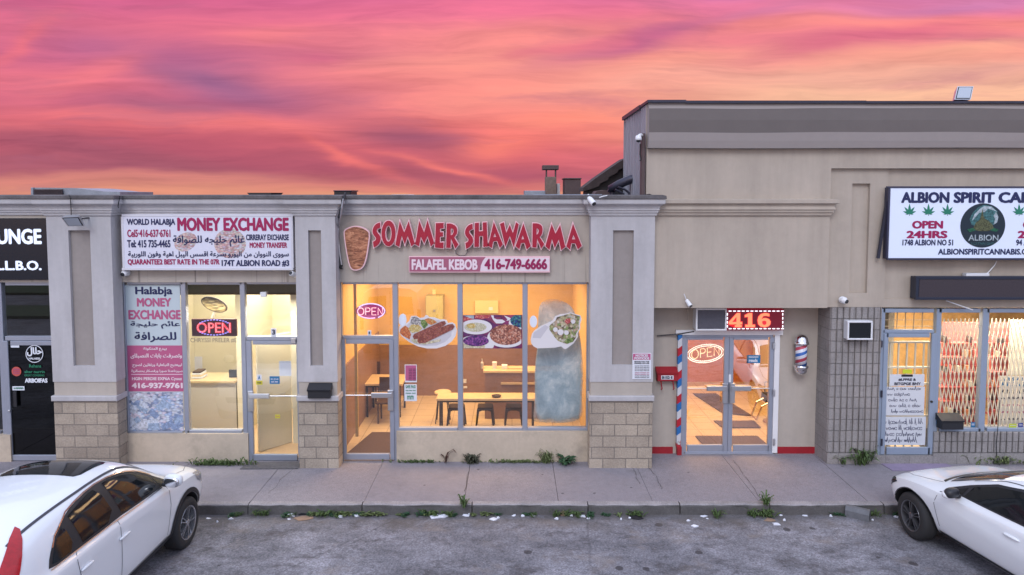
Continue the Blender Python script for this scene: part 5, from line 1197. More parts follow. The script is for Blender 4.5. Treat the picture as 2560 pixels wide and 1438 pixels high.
# --- shawarma shop
box_part('room_floor', bld, 'tile_floor', XBC, XCR, .16, 4.3, -.03, .012)
zsplit = Z(862, 4.0)
box_part('room_back_wall', bld, 'amber_wall', XBC, XCR, 4.0, 4.1, zsplit, ZC); box_part('wainscot', bld, 'brown_wall', XBC, XCR, 3.97, 4.1, .012, zsplit)
box_part('wainscot', bld, 'brown_wall', XBC, XBC + .03, .3, 3.97, .012, 1.55)
w = MB(); w.pbox(886, 893, 708, 1092, .75, .80); mesh('corner_trim', w, M['amber_wall'], bld)
def table(label, x0, x1, y0, y1, h=.75):
    r = thing('cafe_table', label, 'table', ((x0 + x1) / 2, (y0 + y1) / 2, .012), 'tables in the middle shop')
    w = MB(); w.bbox(x0, x1, y0, y1, h - .045, h, b=.005); mesh('tabletop', w, M['pale_wood'], r)
    for xx in (x0 + .05, x1 - .09):
        for yy in (y0 + .04, y1 - .08): box_part('leg', r, 'stool_metal', xx, xx + .04, yy, yy + .04, .012, h - .045)
    box_part('rail', r, 'stool_metal', x0 + .09, x1 - .09, y0 + .05, y0 + .07, h - .09, h - .047); return r
a = PZ(1091, 997, .75); b = PZ(1340, 982, .75); table('long pale table in front of the middle window', a.x, b.x, a.y, b.y)
a = PZ(908, 960, .75); b = PZ(992, 936, .75); table('pale table against the wall behind the shop door', a.x, b.x + .25, a.y, b.y)
def stool(label, px_, Y):
    x = X(px_, 1020, Y); r = thing('metal_stool', label, 'stool', (x, Y, .012), 'stools under the long table'); h = .46; s = .15
    w = MB(); w.bbox(x - s, x + s, Y - s, Y + s, h - .03, h, b=.01); mesh('seat', w, M['stool_metal'], r)
    for i in (-1, 1):
        for j in (-1, 1):
            w = MB(); t0, t1 = Vector((x + i * s * .9, Y + j * s * .9, h - .03)), Vector((x + i * s * 1.22, Y + j * s * 1.22, .012)); w.tube([t0, t1], [.035, .022], 4); mesh('leg', w, M['stool_metal'], r)
    for j in (-1, 1):
        w = MB(); w.prism([(x - s * .9, h - .03), (x - s * .9, h - .09), (x - s * .4, h - .06), (x + s * .4, h - .06), (x + s * .9, h - .09), (x + s * .9, h - .03)], Y + j * s * .92 - .004, Y + j * s * .92 + .004); mesh('apron', w, M['stool_metal'], r)
    return r
for p_, lab in ((1141, 'dark metal stool under the left end of the long table'), (1213, 'dark metal stool under the middle of the long table'), (1284, 'dark metal stool under the right end of the long table')): stool(lab, p_, 1.78)
x, Y = X(1107, 966, 2.1), 2.1; r = thing('round_stool', 'round seated stool with thin legs behind the long table', 'stool', (x, Y, .012))
w = MB(); w.lathe([(.17, .62), (.18, .64), (.17, .66)], (x, Y, 0), 'z', 20); mesh('seat', w, M['pale_wood'], r)
for k in range(4):
    aa = R(45 + 90 * k); w = MB(); w.tube([(x + .12 * math.cos(aa), Y + .12 * math.sin(aa), .62), (x + .2 * math.cos(aa), Y + .2 * math.sin(aa), .012)], .012, 6); mesh('leg', w, M['stool_metal'], r)
for lab, x_, Y in (('dark chair by the table at the left wall', 925, 3.5), ('dark chair at the front of the table at the left wall', 968, 2.15)):
    x = X(x_, 940, Y); r = thing('cafe_chair', lab, 'chair', (x, Y, .012), 'chairs at the wall table')
    box_part('seat', r, 'dark_wood', x - .2, x + .2, Y - .2, Y + .2, .43, .46); box_part('backrest', r, 'dark_wood', x - .2, x + .2, Y + .17, Y + .2, .6, .9)
    for i in (-.18, .15):
        for j in (-.18, .15): box_part('leg', r, 'dark_wood', x + i, x + i + .03, Y + j, Y + j + .03, .012, .43 if j < 0 else .6)
a = PZ(1208, 928, 1.05); r = thing('serving_counter', 'pale topped serving counter at the back of the middle shop', 'counter', (a.x + .6, a.y + .2, 0))
box_part('top', r, 'pale_wood', a.x, XCR - .03, a.y, a.y + .45, 1.01, 1.05); box_part('body', r, 'brown_wall', a.x + .03, XCR - .05, a.y + .04, a.y + .42, .012, 1.01)
a = PZ(1252, 957, .80); r = thing('low_counter', 'low pale counter in front of the serving counter', 'counter', (a.x + .4, a.y + .2, 0))
box_part('top', r, 'pale_wood', a.x, XCR - .02, a.y, a.y + .30, .76, .80); box_part('body', r, 'dark_wood', a.x + .03, XCR - .04, a.y + .04, a.y + .28, .012, .76)
for px_, py_, c_, nm, lab in ((1208, 906, 'steel', 'bottle', 'small bottle on the serving counter'), (1238, 905, 'paper', 'cup', 'white cup on the serving counter'), (1262, 903, 'paper', 'napkin_box', 'pale napkin box on the serving counter'), (1288, 905, 'pale_wood', 'bread_tray', 'long tray on the serving counter')):
    q = P(px_, py_, a.y + .75); x, Y = q.x, PZ(1208, 928, 1.05).y + .22
    w = MB()
    if nm == 'bottle': w.lathe([(.035, 1.05), (.035, 1.17), (.014, 1.21), (.014, 1.26)], (x, Y, 0), 'z', 12)
    elif nm == 'cup': w.lathe([(.04, 1.05), (.055, 1.19)], (x, Y, 0), 'z', 14)
    else: w.bbox(x - (.06 if nm[0] == 'n' else .16), x + (.06 if nm[0] == 'n' else .16), Y - .06, Y + .06, 1.05, 1.13 if nm[0] == 'n' else 1.08, b=.01)
    tag(mesh(nm, w, M[c_]), lab, nm.replace('_', ' '))
r = root('menu_board', 'pale menu board high on the amber back wall', 'board', 1216, 782, 3.95); w = MB(); w.pbox(1187, 1246, 752, 784, 3.93, 3.99, b=.006); mesh('panel', w, mat('board_panel', (.62, .56, .28), .5), r); w = MB(); w.pbox(1222, 1232, 768, 776, 3.925, 3.93); mesh('label_plate', w, M['paper'], r)
r = root('wall_cabinet', 'olive cabinet high on the back wall behind the kebab picture', 'cabinet', 1086, 790, 3.7); w = MB(); w.pbox(1064, 1107, 741, 800, 3.6, 3.99, b=.008); mesh('body', w, mat('olive_paint', (.38, .36, .16), .5), r)
w = MB(); w.pbox(1083, 1088, 775, 779, 3.58, 3.6); mesh('knob', w, M['steel'], r)
w = MB(); w.pbox(1081, 1089, 725, 737, 3.95, 3.99); tag(mesh('exit_lamp', w, neon('amber_lamp', (1, .45, .12), 1.6)), 'tiny orange lamp above the olive cabinet', 'lamp')
for lab, a_, b_, c_, d_ in (('white socket plate on the brown wainscot', 1158, 1166, 948, 958), ('white switch plate below the socket plate', 1158, 1168, 966, 971)):
    w = MB(); w.pbox(a_, b_, c_, d_, 3.955, 3.97); tag(mesh('wall_plate', w, M['paper']), lab, 'switch')
w = MB(); q = P(1241, 984, 1.4); w.lathe([(.03, .75), (.09, .765), (.095, .78), (.085, .78), (.03, .765)], (q.x, 1.42, .0), 'z', 18); tag(mesh('ashtray', w, M['stool_metal']), 'small dark dish on the long pale table', 'dish')
def floormat(lab, pts, h=.014, m='mat_brown', nm='door_mat'):
    w = MB(); v = [PZ(*p, .012) for p in pts]; w.add([(p.x, p.y, .012) for p in v] + [(p.x, p.y, .012 + h) for p in v], [(3, 2, 1, 0), (4, 5, 6, 7)] + [(i, (i + 1) % 4, 4 + (i + 1) % 4, 4 + i) for i in range(4)])
    return tag(mesh(nm, w, M[m]), lab, 'mat')
floormat('brown mat inside the middle shop door', [(868, 1134), (1040, 1134), (1040, 1082), (930, 1082)])
# translucent cover standing behind the right pane
pc = bpy.data.materials.new('plastic_film'); pc.use_nodes = True; t = NT(pc.node_tree); b = t.n['Principled BSDF']
geo = t.new('ShaderNodeNewGeometry'); n = t.noise(t.mapping(geo.outputs['Position'], (1, 1, .6)), 2.2, 5, .6, .5)
n = t.noise(t.mapping(geo.outputs['Position'], (1, 1, .8)), 3.2, 6, .65, .4)
t.link(t.ramp(n, [(.34, (.28, .42, .52)), (.49, (.42, .57, .67)), (.58, (.60, .72, .79)), (.68, (.90, .95, .98))]), b.inputs['Base Color']); b.inputs['Roughness'].default_value = .45
tc_ = t.new('ShaderNodeTexCoord'); sz = t.new('ShaderNodeSeparateXYZ'); t.link(tc_.outputs['Generated'], sz.inputs[0])
ex = t.math('POWER', t.math('ABSOLUTE', t.math('MULTIPLY_ADD', sz.outputs[0], 2, -1)), 5); ez = t.math('POWER', t.math('ABSOLUTE', t.math('MULTIPLY_ADD', sz.outputs[2], 2, -1)), 7)
rim = t.math('ADD', t.math('ADD', ex, ez), t.math('MULTIPLY', t.math('SUBTRACT', t.noise(geo.outputs['Position'], 5, 5, .6), .5), .9))
film = t.math('MULTIPLY', t.ramp(rim, [(.60, 1), (1.05, .35)]), t.ramp(sz.outputs[2], [(0, 1), (.65, .97), (.82, .86), (1, .6)]))
t.link(t.math('MULTIPLY', film, t.ramp(n, [(.3, .94), (.6, 1)])), b.inputs['Alpha'])
bn = t.new('ShaderNodeBump'); bn.inputs['Strength'].default_value = .5; bn.inputs['Distance'].default_value = .05; t.link(n, bn.inputs['Height']); t.link(bn.outputs[0], b.inputs['Normal'])
tl_ = t.new('ShaderNodeBsdfTranslucent'); tl_.inputs[0].default_value = (.45, .75, 1, 1)
mx_ = t.new('ShaderNodeMixShader'); mx_.inputs[0].default_value = .02; out_ = t.n['Material Output']; t.link(b.outputs[0], mx_.inputs[1]); t.link(tl_.outputs[0], mx_.inputs[2]); t.link(mx_.outputs[0], out_.inputs[0])
pts = [(1342, 1058), (1332, 1052), (1338, 1000), (1336, 930), (1345, 860), (1345, 790), (1350, 757), (1372, 748), (1400, 750), (1425, 762), (1440, 785), (1448, 830), (1456, 880), (1459, 940), (1455, 1000), (1458, 1030), (1452, 1054), (1400, 1060)]
pts = arcs(arcs(pts, ()), ()); n_ = len(pts); YP = .42; cxp, cyp = 1398, 910
w = MB(); vs, fs = [], []
for k, (sc_, dy_) in enumerate(((1, .03), (.985, .008), (.86, .0), (.6, -.005), (.3, -.005))):
    for i, p in enumerate(pts):
        q = P(cxp + (p[0] - cxp) * sc_, cyp + (p[1] - cyp) * sc_, YP); vs.append((q.x, YP + dy_ + .010 * math.sin(q.z * 5 + q.x * 9), q.z))
for k in range(4):
    for i in range(n_): j = (i + 1) % n_; fs.append((k * n_ + i, k * n_ + j, (k + 1) * n_ + j, (k + 1) * n_ + i))
fs.append(tuple(4 * n_ + i for i in range(n_)))
w.add(vs, fs); tag(mesh('plastic_sheet', w, pc, smooth=True), 'tall pale blue translucent plastic sheet behind the right pane of the middle shop', 'plastic sheet')
lamp((XBC + XCR) / 2 - .2, 2.0, 3.18, 3.6, 2.4, 265, (1, .64, .32))
# --- barber shop
XD_L, XD_R = X(1640, 900, YR), X(2030, 900, YR)
box_part('room_floor', wing, 'tile_floor', XD_L, XD_R + 1.5, YR + .2, 6.2, -.05, -.0); box_part('threshold', wing, 'steel', XD0, XD1, YR - .06, YR + .2, -.03, .012)
box_part('room_back_wall', wing, 'brick_wall', XD_L, XD_R + 1.5, 5.2, 5.3, 0, 3); box_part('partition', wing, 'brick_wall', XD_L - .1, XD_L, YR + .2, 5.2, 0, 3)
xr_ = X(1890, 850, 5.0); box_part('partition', wing, 'cream_wall', xr_, xr_ + .1, 3.3, 5.2, 0, 3); box_part('partition', wing, 'cream_wall', XD_R + 1.5, XD_R + 1.6, YR + .2, 5.2, 0, 3); box_part('ceiling', wing, 'ceiling', XD_L, XD_R + 1.5, YR + .2, 5.2, 2.62, 2.68)
floormat('dark mat just inside the barber shop doors', [(1757, 1112), (1918, 1112), (1893, 1091), (1738, 1091)]); floormat('narrow dark mat farther inside the barber shop', [(1806, 1070), (1902, 1070), (1885, 1053), (1784, 1053)])
floormat('long dark runner slanting across the barber shop floor', [(1806, 1033), (1880, 1040), (1790, 985), (1732, 985)])
cx_ = X(1948, 1030, 2.0); Yb = 2.0; r = thing('barber_chair', 'dark barber chair with chrome footrest at the right of the barber shop', 'chair', (cx_, Yb, 0))
w = MB(); w.lathe([(.32, 0), (.32, .04), (.1, .07), (.07, .1), (.07, .45)], (cx_, Yb, 0), 'z', 24); mesh('base', w, M['chrome'], r)
w = MB(); w.bbox(cx_ - .28, cx_ + .28, Yb - .27, Yb + .27, .45, .60, b=.03); mesh('seat', w, M['black'], r); w = MB(); w.bbox(cx_ + .2, cx_ + .33, Yb - .26, Yb + .26, .6, 1.15, b=.03); mesh('backrest', w, M['black'], r)
w = MB(); w.tube([(cx_ - .26, Yb - .15, .5), (cx_ - .42, Yb - .15, .42), (cx_ - .52, Yb - .15, .14), (cx_ - .52, Yb + .15, .14), (cx_ - .42, Yb + .15, .42), (cx_ - .26, Yb + .15, .5)], .02, 8); mesh('footrest', w, M['chrome'], r)
for j in (-.3, .3): w = MB(); w.tube([(cx_ - .2, Yb + j, .58), (cx_ - .22, Yb + j, .8), (cx_ + .2, Yb + j, .82)], .025, 8); mesh('armrest', w, M['chrome'], r)
lamp((XD0 + XD1) / 2 + .2, 2.3, 2.58, 2.2, 2.6, 300, (1, .60, .25))
# --- dispensary
XE0, XE1 = X(2150, 900, 0), WR - .3
box_part('room_floor', wing, 'tile_floor', XE0, XE1, .3, 5, -.03, .012); box_part('room_back_wall', wing, mat('ochre_wall', (.55, .36, .14), .7, var=.3, vs=2.5), XE0, XE1, 3.0, 3.1, 0, 3); box_part('partition', wing, 'cream_wall', XE0 - .1, XE0, .3, 3, 0, 3)
box_part('ceiling', wing, 'ceiling', XE0, XE1, .3, 3, 2.72, 2.78)
# barred inner gate behind the door
r = root('security_gate', 'cream barred inner gate behind the right door', 'gate', 2270, 1120, .12); YG = .12
w = MB()
for a_ in (2222, 2243, 2264, 2285, 2306, 2318): w.pbox(a_ - 1.6, a_ + 1.6, 858, 1120, YG, YG + .02)
mesh('bars', w, M['cream_metal'], r)['kind'] = 'stuff'
w = MB(); [w.pbox(2213, 2326, a_ - 2.2, a_ + 2.2, YG - .015, YG + .03) for a_ in (856, 919, 960, 1040)]; mesh('rails', w, M['cream_metal'], r)['kind'] = 'stuff'
w = MB(); [w.pbox(2208, 2336, a_ - .9, a_ + .9, YG, YG + .01) for a_ in (800, 816)]; [w.pbox(a_ - .8, a_ + .8, 778, 828, YG + .01, YG + .02) for a_ in (2222, 2243, 2264, 2285, 2306)]
tag(mesh('transom_grille', w, M['pale_wood'])  , 'wire grille behind the right transom window', 'grille'); bpy.context.scene.objects['transom_grille']['kind'] = 'stuff'
# folding scissor gates
def scissor(label, p0, p1, pitch):
    r = root('scissor_gate', label, 'gate', (p0 + p1) / 2, 1075, .10, 'folding gates behind the shop windows'); Yg = .10; w = MB()
    top, bot = 797, 1085; n = int((p1 - p0) / pitch) + 1; hgt = (bot - top) / 5.0
    def bar(a, b_, dy): w.tube([P(*a, Yg + dy), P(*b_, Yg + dy)], .0085, 4)
    for k in range(-1, n + 1):
        for j in range(5):
            xa, xb = p0 + k * pitch, p0 + (k + 1) * pitch
            if k % 1 == 0:
                y0, y1 = top + j * hgt, top + (j + 1) * hgt
                bar((max(p0, xa), y0), (min(p1, xb), y1), 0); bar((min(p1, xb), y0), (max(p0, xa), y1), .018)
    mesh('lattice', w, M['cream_metal'], r)['kind'] = 'stuff'
scissor('cream folding lattice gate behind the left barred window', 2350, 2450, 10.4); scissor('cream folding lattice gate behind the right-hand barred window', 2470, 2640, 10.6)
# stocked display shelves
M['shelf_red'] = mat('shelf_red', (.66, .16, .14), .6, var=.2, vs=6); M['pack_dark'] = mat('pack_dark', (.06, .035, .035), .5); M['pack_cream'] = mat('pack_cream', (.62, .56, .42), .5); M['pack_orange'] = mat('pack_orange', (.60, .20, .08), .5)
rp = random.Random(8)
def shelves(label, p0, p1, Y, packs, backm):
    r = root('display_shelf', label, 'shelf', (p0 + p1) / 2, 1085, Y)
    w = MB(); w.pbox(p0, p1, 806, 1120, Y + .30, Y + .33); mesh('back_panel', w, M[backm], r)
    rows = (858, 893, 930, 968, 1003, 1038, 1072)
    for py in rows: w = MB(); w.pbox(p0, p1, py, py + 1.2, Y + .1, Y + .3); mesh('shelf', w, M['shelf_red'], r)
    for py in rows:
        x = p0 + 10
        while x < p1 - 14 and packs:
            if rp.random() < packs:
                h_ = rp.uniform(11, 18); m_ = rp.choice(['pack_dark', 'pack_dark', 'pack_orange', 'pack_cream', 'shelf_red'])
                w = MB(); w.pbox(x, x + rp.uniform(5, 8), py - h_, py, Y + .08, Y + .2, b=.006)
                tag(mesh('product_pack', w, M[m_]), 'small product pack on a red shelf behind the folding gates', 'pack', 'product packs on the display shelves')
            x += 10.5
shelves('red display shelf of small packs behind the left barred window', 2352, 2462, .55, .45, 'shelf_red')
shelves('narrow red display shelf at the left of the right-hand barred window', 2474, 2520, .55, .6, 'shelf_red')
r = root('display_poster', 'pale poster with blue and black rows behind the right-hand barred window', 'poster', 2540, 1080, .45)
M['poster_pale'] = mat('poster_pale', (.66, .62, .56), .6)
w = MB(); w.pbox(2496, 2640, 940, 1085, .45, .46); mesh('sheet', w, M['poster_pale'], r)
for k, (py, h_, m_) in enumerate(((944, 8, 'label_blue'), (955, 11, 'label_blue'), (974, 10, 'ink'), (992, 6, 'ink'), (1010, 6, 'pink'), (1028, 5, 'pink'), (1045, 5, 'ink'))): lettering('A R S A E A B M S A', 2502, 2630, py, py + h_, .447, M[m_], r, .05)
w = MB(); w.pbox(2524, 2640, 800, 938, .60, .62); tag(mesh('roller_blind', w, mat('blind', (.60, .58, .46), .7, var=.15, streak=.3)), 'pale blind above the poster with blue and black rows', 'blind')
lamp(X(2300, 900, 1.5), 1.3, 2.68, 1.6, 1.2, 110, (1, .82, .58)); lamp(X(2470, 900, .6) + .4, .38, 2.70, 2.4, .25, 80, (1, .90, .76))
# ================================================================== cars
M['car_white'] = mat('car_white', (.76, .785, .82), .25, coat=.7); M['car_glass'] = mat('car_glass', (.006, .009, .012), .05, spec=.42)
M['clad'] = mat('cladding', (.016, .017, .022), .6); M['seam'] = mat('seam', (.05, .05, .065), .7); M['tail_red'] = mat('tail_red', (.30, .003, .010), .2, coat=.2, var=.3, vs=20, emit=(.5, .003, .01), es=.18); M['lamp_glass'] = mat('lamp_glass', (.30, .30, .33), .08, coat=.8)
M['well'] = mat('wheel_well', (.012, .012, .014), .9); M['chrome_trim'] = mat('chrome_trim', (.55, .55, .58), .2, .9); M['alloy'] = mat('alloy', (.55, .56, .60), .25, .85); M['alloy_dark'] = mat('alloy_dark', (.045, .045, .05), .35, .6); M['interior'] = mat('car_interior', (.03, .03, .035), .8)
def inpoly(x, y, p):
    c = False; j = len(p) - 1
    for i in range(len(p)):
        if (p[i][1] > y) != (p[j][1] > y) and x < (p[j][0] - p[i][0]) * (y - p[i][1]) / (p[j][1] - p[i][1]) + p[i][0]: c = not c
        j = i
    return c
class Car:
    def __init__(s, name, label, loc, yaw, sections, axles, rw, half, group='cars parked nose-in along the kerb'):
        s.root = thing(name, label, 'car', loc, group); s.root.rotation_euler = (0, 0, yaw)
        vs, fs = [], []; n = len(sections[0][1]); ring = 2 * n - 2
        for y, pts in sections:
            for x, z in pts: vs.append((x, y, z))
            for x, z in pts[-2:0:-1]: vs.append((-x, y, z))
        for i in range(len(sections) - 1):
            for k in range(ring): k2 = (k + 1) % ring; fs.append((i * ring + k, (i + 1) * ring + k, (i + 1) * ring + k2, i * ring + k2))
        def cap(i, flip):      # quads across the end
            b = i * ring
            for k in range(n - 1):
                l0, l1 = b + (ring - k) % ring, b + (ring - k - 1) % ring
                q = (b + k, b + k + 1, l1, l0); q = [a for j, a in enumerate(q) if a not in q[:j]]
                fs.append(tuple(q[::-1]) if flip else tuple(q))
        cap(0, False); cap(len(sections) - 1, True)
        me = bpy.data.meshes.new('body'); me.from_pydata(vs, [], fs); me.validate()
        bm = bmesh.new(); bm.from_mesh(me); bmesh.ops.recalc_face_normals(bm, faces=bm.faces)
        cl_ = bm.edges.layers.float.get('crease_edge') or bm.edges.layers.float.new('crease_edge'); bm.verts.ensure_lookup_table()
        for e in bm.edges:
            a_, b_ = e.verts[0].index, e.verts[1].index
            if a_ // ring != b_ // ring and a_ % ring == b_ % ring:
                q_ = a_ % ring; q_ = min(q_, ring - q_)
                e[cl_] = {3: s.cr[0], 4: s.cr[1], 5: s.cr[2]}.get(q_, 0)
        bm.to_mesh(me); bm.free()
        me.materials.append(M['car_white']); me.materials.append(M['well'])
        o = bpy.data.objects.new('body', me); col.objects.link(o)
        sb = o.modifiers.new('s', 'SUBSURF'); sb.levels = 2; sb.render_levels = 2
        dg = bpy.context.evaluated_depsgraph_get(); ev = o.evaluated_get(dg); m2 = bpy.data.meshes.new_from_object(ev)
        s.bvh = BVHTree.FromPolygons([q.co.copy() for q in m2.vertices], [list(p.vertices) for p in m2.polygons])
        o.modifiers.clear(); o.data = m2
        cm = MB(); cm.cur = 0
        for y, r_ in axles:
            for sgn in (-1, 1):
                cm.lathe([(r_ + .065, sgn * (half + .2)), (r_ + .065, sgn * (half - .34))] if sgn < 0 else [(r_ + .065, half - .34), (r_ + .065, half + .2)], (0, y, r_ * .985), 'x', 40)
        me3 = bpy.data.meshes.new('cut'); me3.from_pydata(cm.v, [], cm.f)
        bm = bmesh.new(); bm.from_mesh(me3); bmesh.ops.recalc_face_normals(bm, faces=bm.faces); bm.to_mesh(me3); bm.free(); me3.materials.append(M['well'])
        co_ = bpy.data.objects.new('cut', me3); col.objects.link(co_)
        bo = o.modifiers.new('b', 'BOOLEAN'); bo.object = co_; bo.operation = 'DIFFERENCE'; bo.solver = 'EXACT'
        try: bo.material_mode = 'TRANSFER'
        except Exception: pass
        dg = bpy.context.evaluated_depsgraph_get(); m4 = bpy.data.meshes.new_from_object(o.evaluated_get(dg))
        o.modifiers.clear(); o.data = m4; bpy.data.objects.remove(co_)
        for p in m4.polygons: p.use_smooth = True
        try: m4.set_sharp_from_angle(angle=R(32))
        except Exception: pass
        o.parent = s.root; s.body = o; ORG[o.name] = Vector((0, 0, 0)); s.half = half
        for y, r_ in axles:
            for sgn in (-1, 1): s.wheel(sgn * (half - .115), y, r_, rw, sgn, axles[0][0] == y)
    def proj(s, pts, view, off=.004, step=.045):
        """a flat outline laid onto the bodywork along a view direction"""
        o_, u_, v_, d_ = view
        if sum(pts[i][0] * pts[(i + 1) % len(pts)][1] - pts[(i + 1) % len(pts)][0] * pts[i][1] for i in range(len(pts))) < 0: pts = pts[::-1]
        pp = []
        for i, a in enumerate(pts):
            b = pts[(i + 1) % len(pts)]; n = max(1, int(math.hypot(b[0] - a[0], b[1] - a[1]) / step))
            for k in range(n): pp.append((a[0] + (b[0] - a[0]) * k / n, a[1] + (b[1] - a[1]) * k / n))
        n0 = len(pp); inner = []
        x0, x1 = min(p[0] for p in pp), max(p[0] for p in pp); y0, y1 = min(p[1] for p in pp), max(p[1] for p in pp)
        yy = y0 + step / 2
        while yy < y1:
            xx = x0 + step / 2
            while xx < x1:
                if inpoly(xx, yy, pp) and min((xx - q[0]) ** 2 + (yy - q[1]) ** 2 for q in pp) > (step * .4) ** 2: inner.append((xx, yy))
                xx += step
            yy += step
        rs_ = geometry.delaunay_2d_cdt([Vector(p) for p in pp + inner], [], [list(range(n0))], 1, 1e-5)
        vs = []; ok = []
        for q in rs_[0]:
            org = o_ + u_ * q.x + v_ * q.y; h = s.bvh.ray_cast(org, d_)
            if h[0] is None: ok.append(False); vs.append(org + d_ * 2)
            else:
                nn = h[1] if h[1].dot(d_) < 0 else -h[1]; ok.append(True); vs.append(h[0] + nn * off)
        m_ = MB(); fs = [tuple(f) for f in rs_[2] if all(ok[i] for i in f)]
        fo = []
        for f in fs:
            nf = (vs[f[1]] - vs[f[0]]).cross(vs[f[2]] - vs[f[0]]); fo.append(f if nf.dot(d_) < 0 else f[::-1])
        m_.add(vs, fo); return m_
    def view(s, side):
        if side == 'R': return (Vector((3, 0, 0)), Vector((0, 1, 0)), Vector((0, 0, 1)), Vector((-1, 0, 0)))
        if side == 'L': return (Vector((-3, 0, 0)), Vector((0, 1, 0)), Vector((0, 0, 1)), Vector((1, 0, 0)))
        if side == 'T': return (Vector((0, 0, 4)), Vector((1, 0, 0)), Vector((0, 1, 0)), Vector((0, 0, -1)))
        if side == 'F': return (Vector((0, 5, 0)), Vector((1, 0, 0)), Vector((0, 0, 1)), Vector((0, -1, 0)))
        if side == 'B': return (Vector((0, -5, 0)), Vector((1, 0, 0)), Vector((0, 0, 1)), Vector((0, 1, 0)))
    def panel(s, name, pts, side, m, off=.004, step=.045, parent=None, both=False, label=None):
        out = None
        for sd in ((side,) if not both else ('R', 'L')):
            mb = s.proj(pts, s.view(sd) if isinstance(sd, str) else sd, off, step)
            if mb.f: out = mesh(name, mb, M[m], parent or s.root, label=label, smooth=True, local=True)
        return out
    def line(s, pts, side, m='seam', w=.004, name='panel_gap', both=False, off=.0025):
        L_, R_ = [], []
        for i, p in enumerate(pts):
            a, b = pts[max(0, i - 1)], pts[min(len(pts) - 1, i + 1)]; d = Vector((b[0] - a[0], b[1] - a[1])).normalized()
            L_.append((p[0] - d.y * w, p[1] + d.x * w)); R_.append((p[0] + d.y * w, p[1] - d.x * w))
        return s.panel(name, L_ + R_[::-1], side, m, off, .05, both=both)
    def wheel(s, x, y, r_, wd, sgn, front):
        e = bpy.data.objects.new('wheel', None); col.objects.link(e); e.parent = s.root; e.location = (x, y, r_); e.empty_display_size = .2
        if front and getattr(s, 'steer', 0): e.rotation_euler = (0, 0, s.steer)
        w_ = wd / 2
        t = MB(); t.lathe([(r_ * .66, -w_), (r_ * .80, -w_ * 1.02), (r_ * .93, -w_ * .96), (r_ * .99, -w_ * .75), (r_, -w_ * .3), (r_, w_ * .3), (r_ * .99, w_ * .75), (r_ * .93, w_ * .96), (r_ * .80, w_ * 1.02), (r_ * .66, w_), (r_ * .62, w_ * .6), (r_ * .62, -w_ * .6), (r_ * .66, -w_)], (0, 0, 0), 'x', 48, False)
        mesh('tyre', t, M['rubber'], e, smooth=True, local=True)
        rm = MB(); R0 = r_ * .655; k = sgn
        rim_m = [M[s.rim], M[s.rim2]]
        rm.cur = 1; rm.lathe([(R0, k * w_ * .25), (R0 * .9, k * w_ * .2), (.03, k * w_ * .2)] if k > 0 else [(.03, k * w_ * .2), (R0 * .9, k * w_ * .2), (R0, k * w_ * .25)], (0, 0, 0), 'x', 40)
        rm.cur = 0
        pr = [(R0 * .90, k * w_ * .25), (R0 * .93, k * w_ * .97), (R0 * 1.0, k * w_ * 1.02), (R0 * 1.02, k * w_ * .9)]
        rm.lathe(pr if k > 0 else pr[::-1], (0, 0, 0), 'x', 48, False)
        n = s.spokes
        for i in range(n):
            a0 = 2 * math.pi * i / n
            for da, wa in s.spoke_off:
                a = a0 + da
                def pt(rr, aa, xx): return (xx, rr * math.cos(aa), rr * math.sin(aa))
                ai, ao = wa * 1.3, wa * .62
                v = [pt(R0 * .16, a - ai * 2.2, k * w_ * .92), pt(R0 * .16, a + ai * 2.2, k * w_ * .92), pt(R0 * .94, a + s.twist + ao, k * w_ * .86), pt(R0 * .94, a + s.twist - ao, k * w_ * .86)]
                u = [(q[0] - k * w_ * .45, q[1], q[2]) for q in v]
                fs = [(0, 1, 2, 3), (7, 6, 5, 4), (0, 4, 5, 1), (1, 5, 6, 2), (2, 6, 7, 3), (3, 7, 4, 0)]
                rm.add(v + u, fs if k < 0 else [f[::-1] for f in fs])
        rm.lathe([(R0 * .2, k * w_ * .7), (R0 * .2, k * w_ * .96), (R0 * .15, k * w_ * 1.0)] if k > 0 else [(R0 * .15, k * w_ * 1.0), (R0 * .2, k * w_ * .96), (R0 * .2, k * w_ * .7)], (0, 0, 0), 'x', 20)
        mesh('rim', rm, rim_m, e, local=True)
    def blob(s, name, c, size, m, parent=None, squ=2.6, rot=0):
        mb = MB(); n, mm = 14, 9; vs, fs = [], []
        sp = lambda v, e: math.copysign(abs(v) ** e, v)
        for i in range(mm):
            ph = -math.pi / 2 + math.pi * i / (mm - 1)
            for k in range(n):
                th = 2 * math.pi * k / n; e = 2 / squ
                q = Vector((size[0] * sp(math.cos(ph), e) * sp(math.cos(th), e), size[1] * sp(math.cos(ph), e) * sp(math.sin(th), e), size[2] * sp(math.sin(ph), e)))
                q.rotate(Matrix.Rotation(rot, 3, 'Z')); vs.append(Vector(c) + q)
        for i in range(mm - 1):
            for k in range(n): k2 = (k + 1) % n; fs.append((i * n + k, i * n + k2, (i + 1) * n + k2, (i + 1) * n + k))
        mb.add(vs, fs); return mesh(name, mb, M[m], parent or s.root, smooth=True, local=True)
def sec(y, zb, wb, zs, ws, zm, wm, zk, wk, zg, wg, zh, wh, zr, wr, zt): return (y, [(0, zb), (wb, zb), (ws, zs), (wm, zm), (wk, zk), (wg, zg), (wh, zh), (wr, zr), (wr * .5, zt - (zt - zr) * .12), (0, zt)])
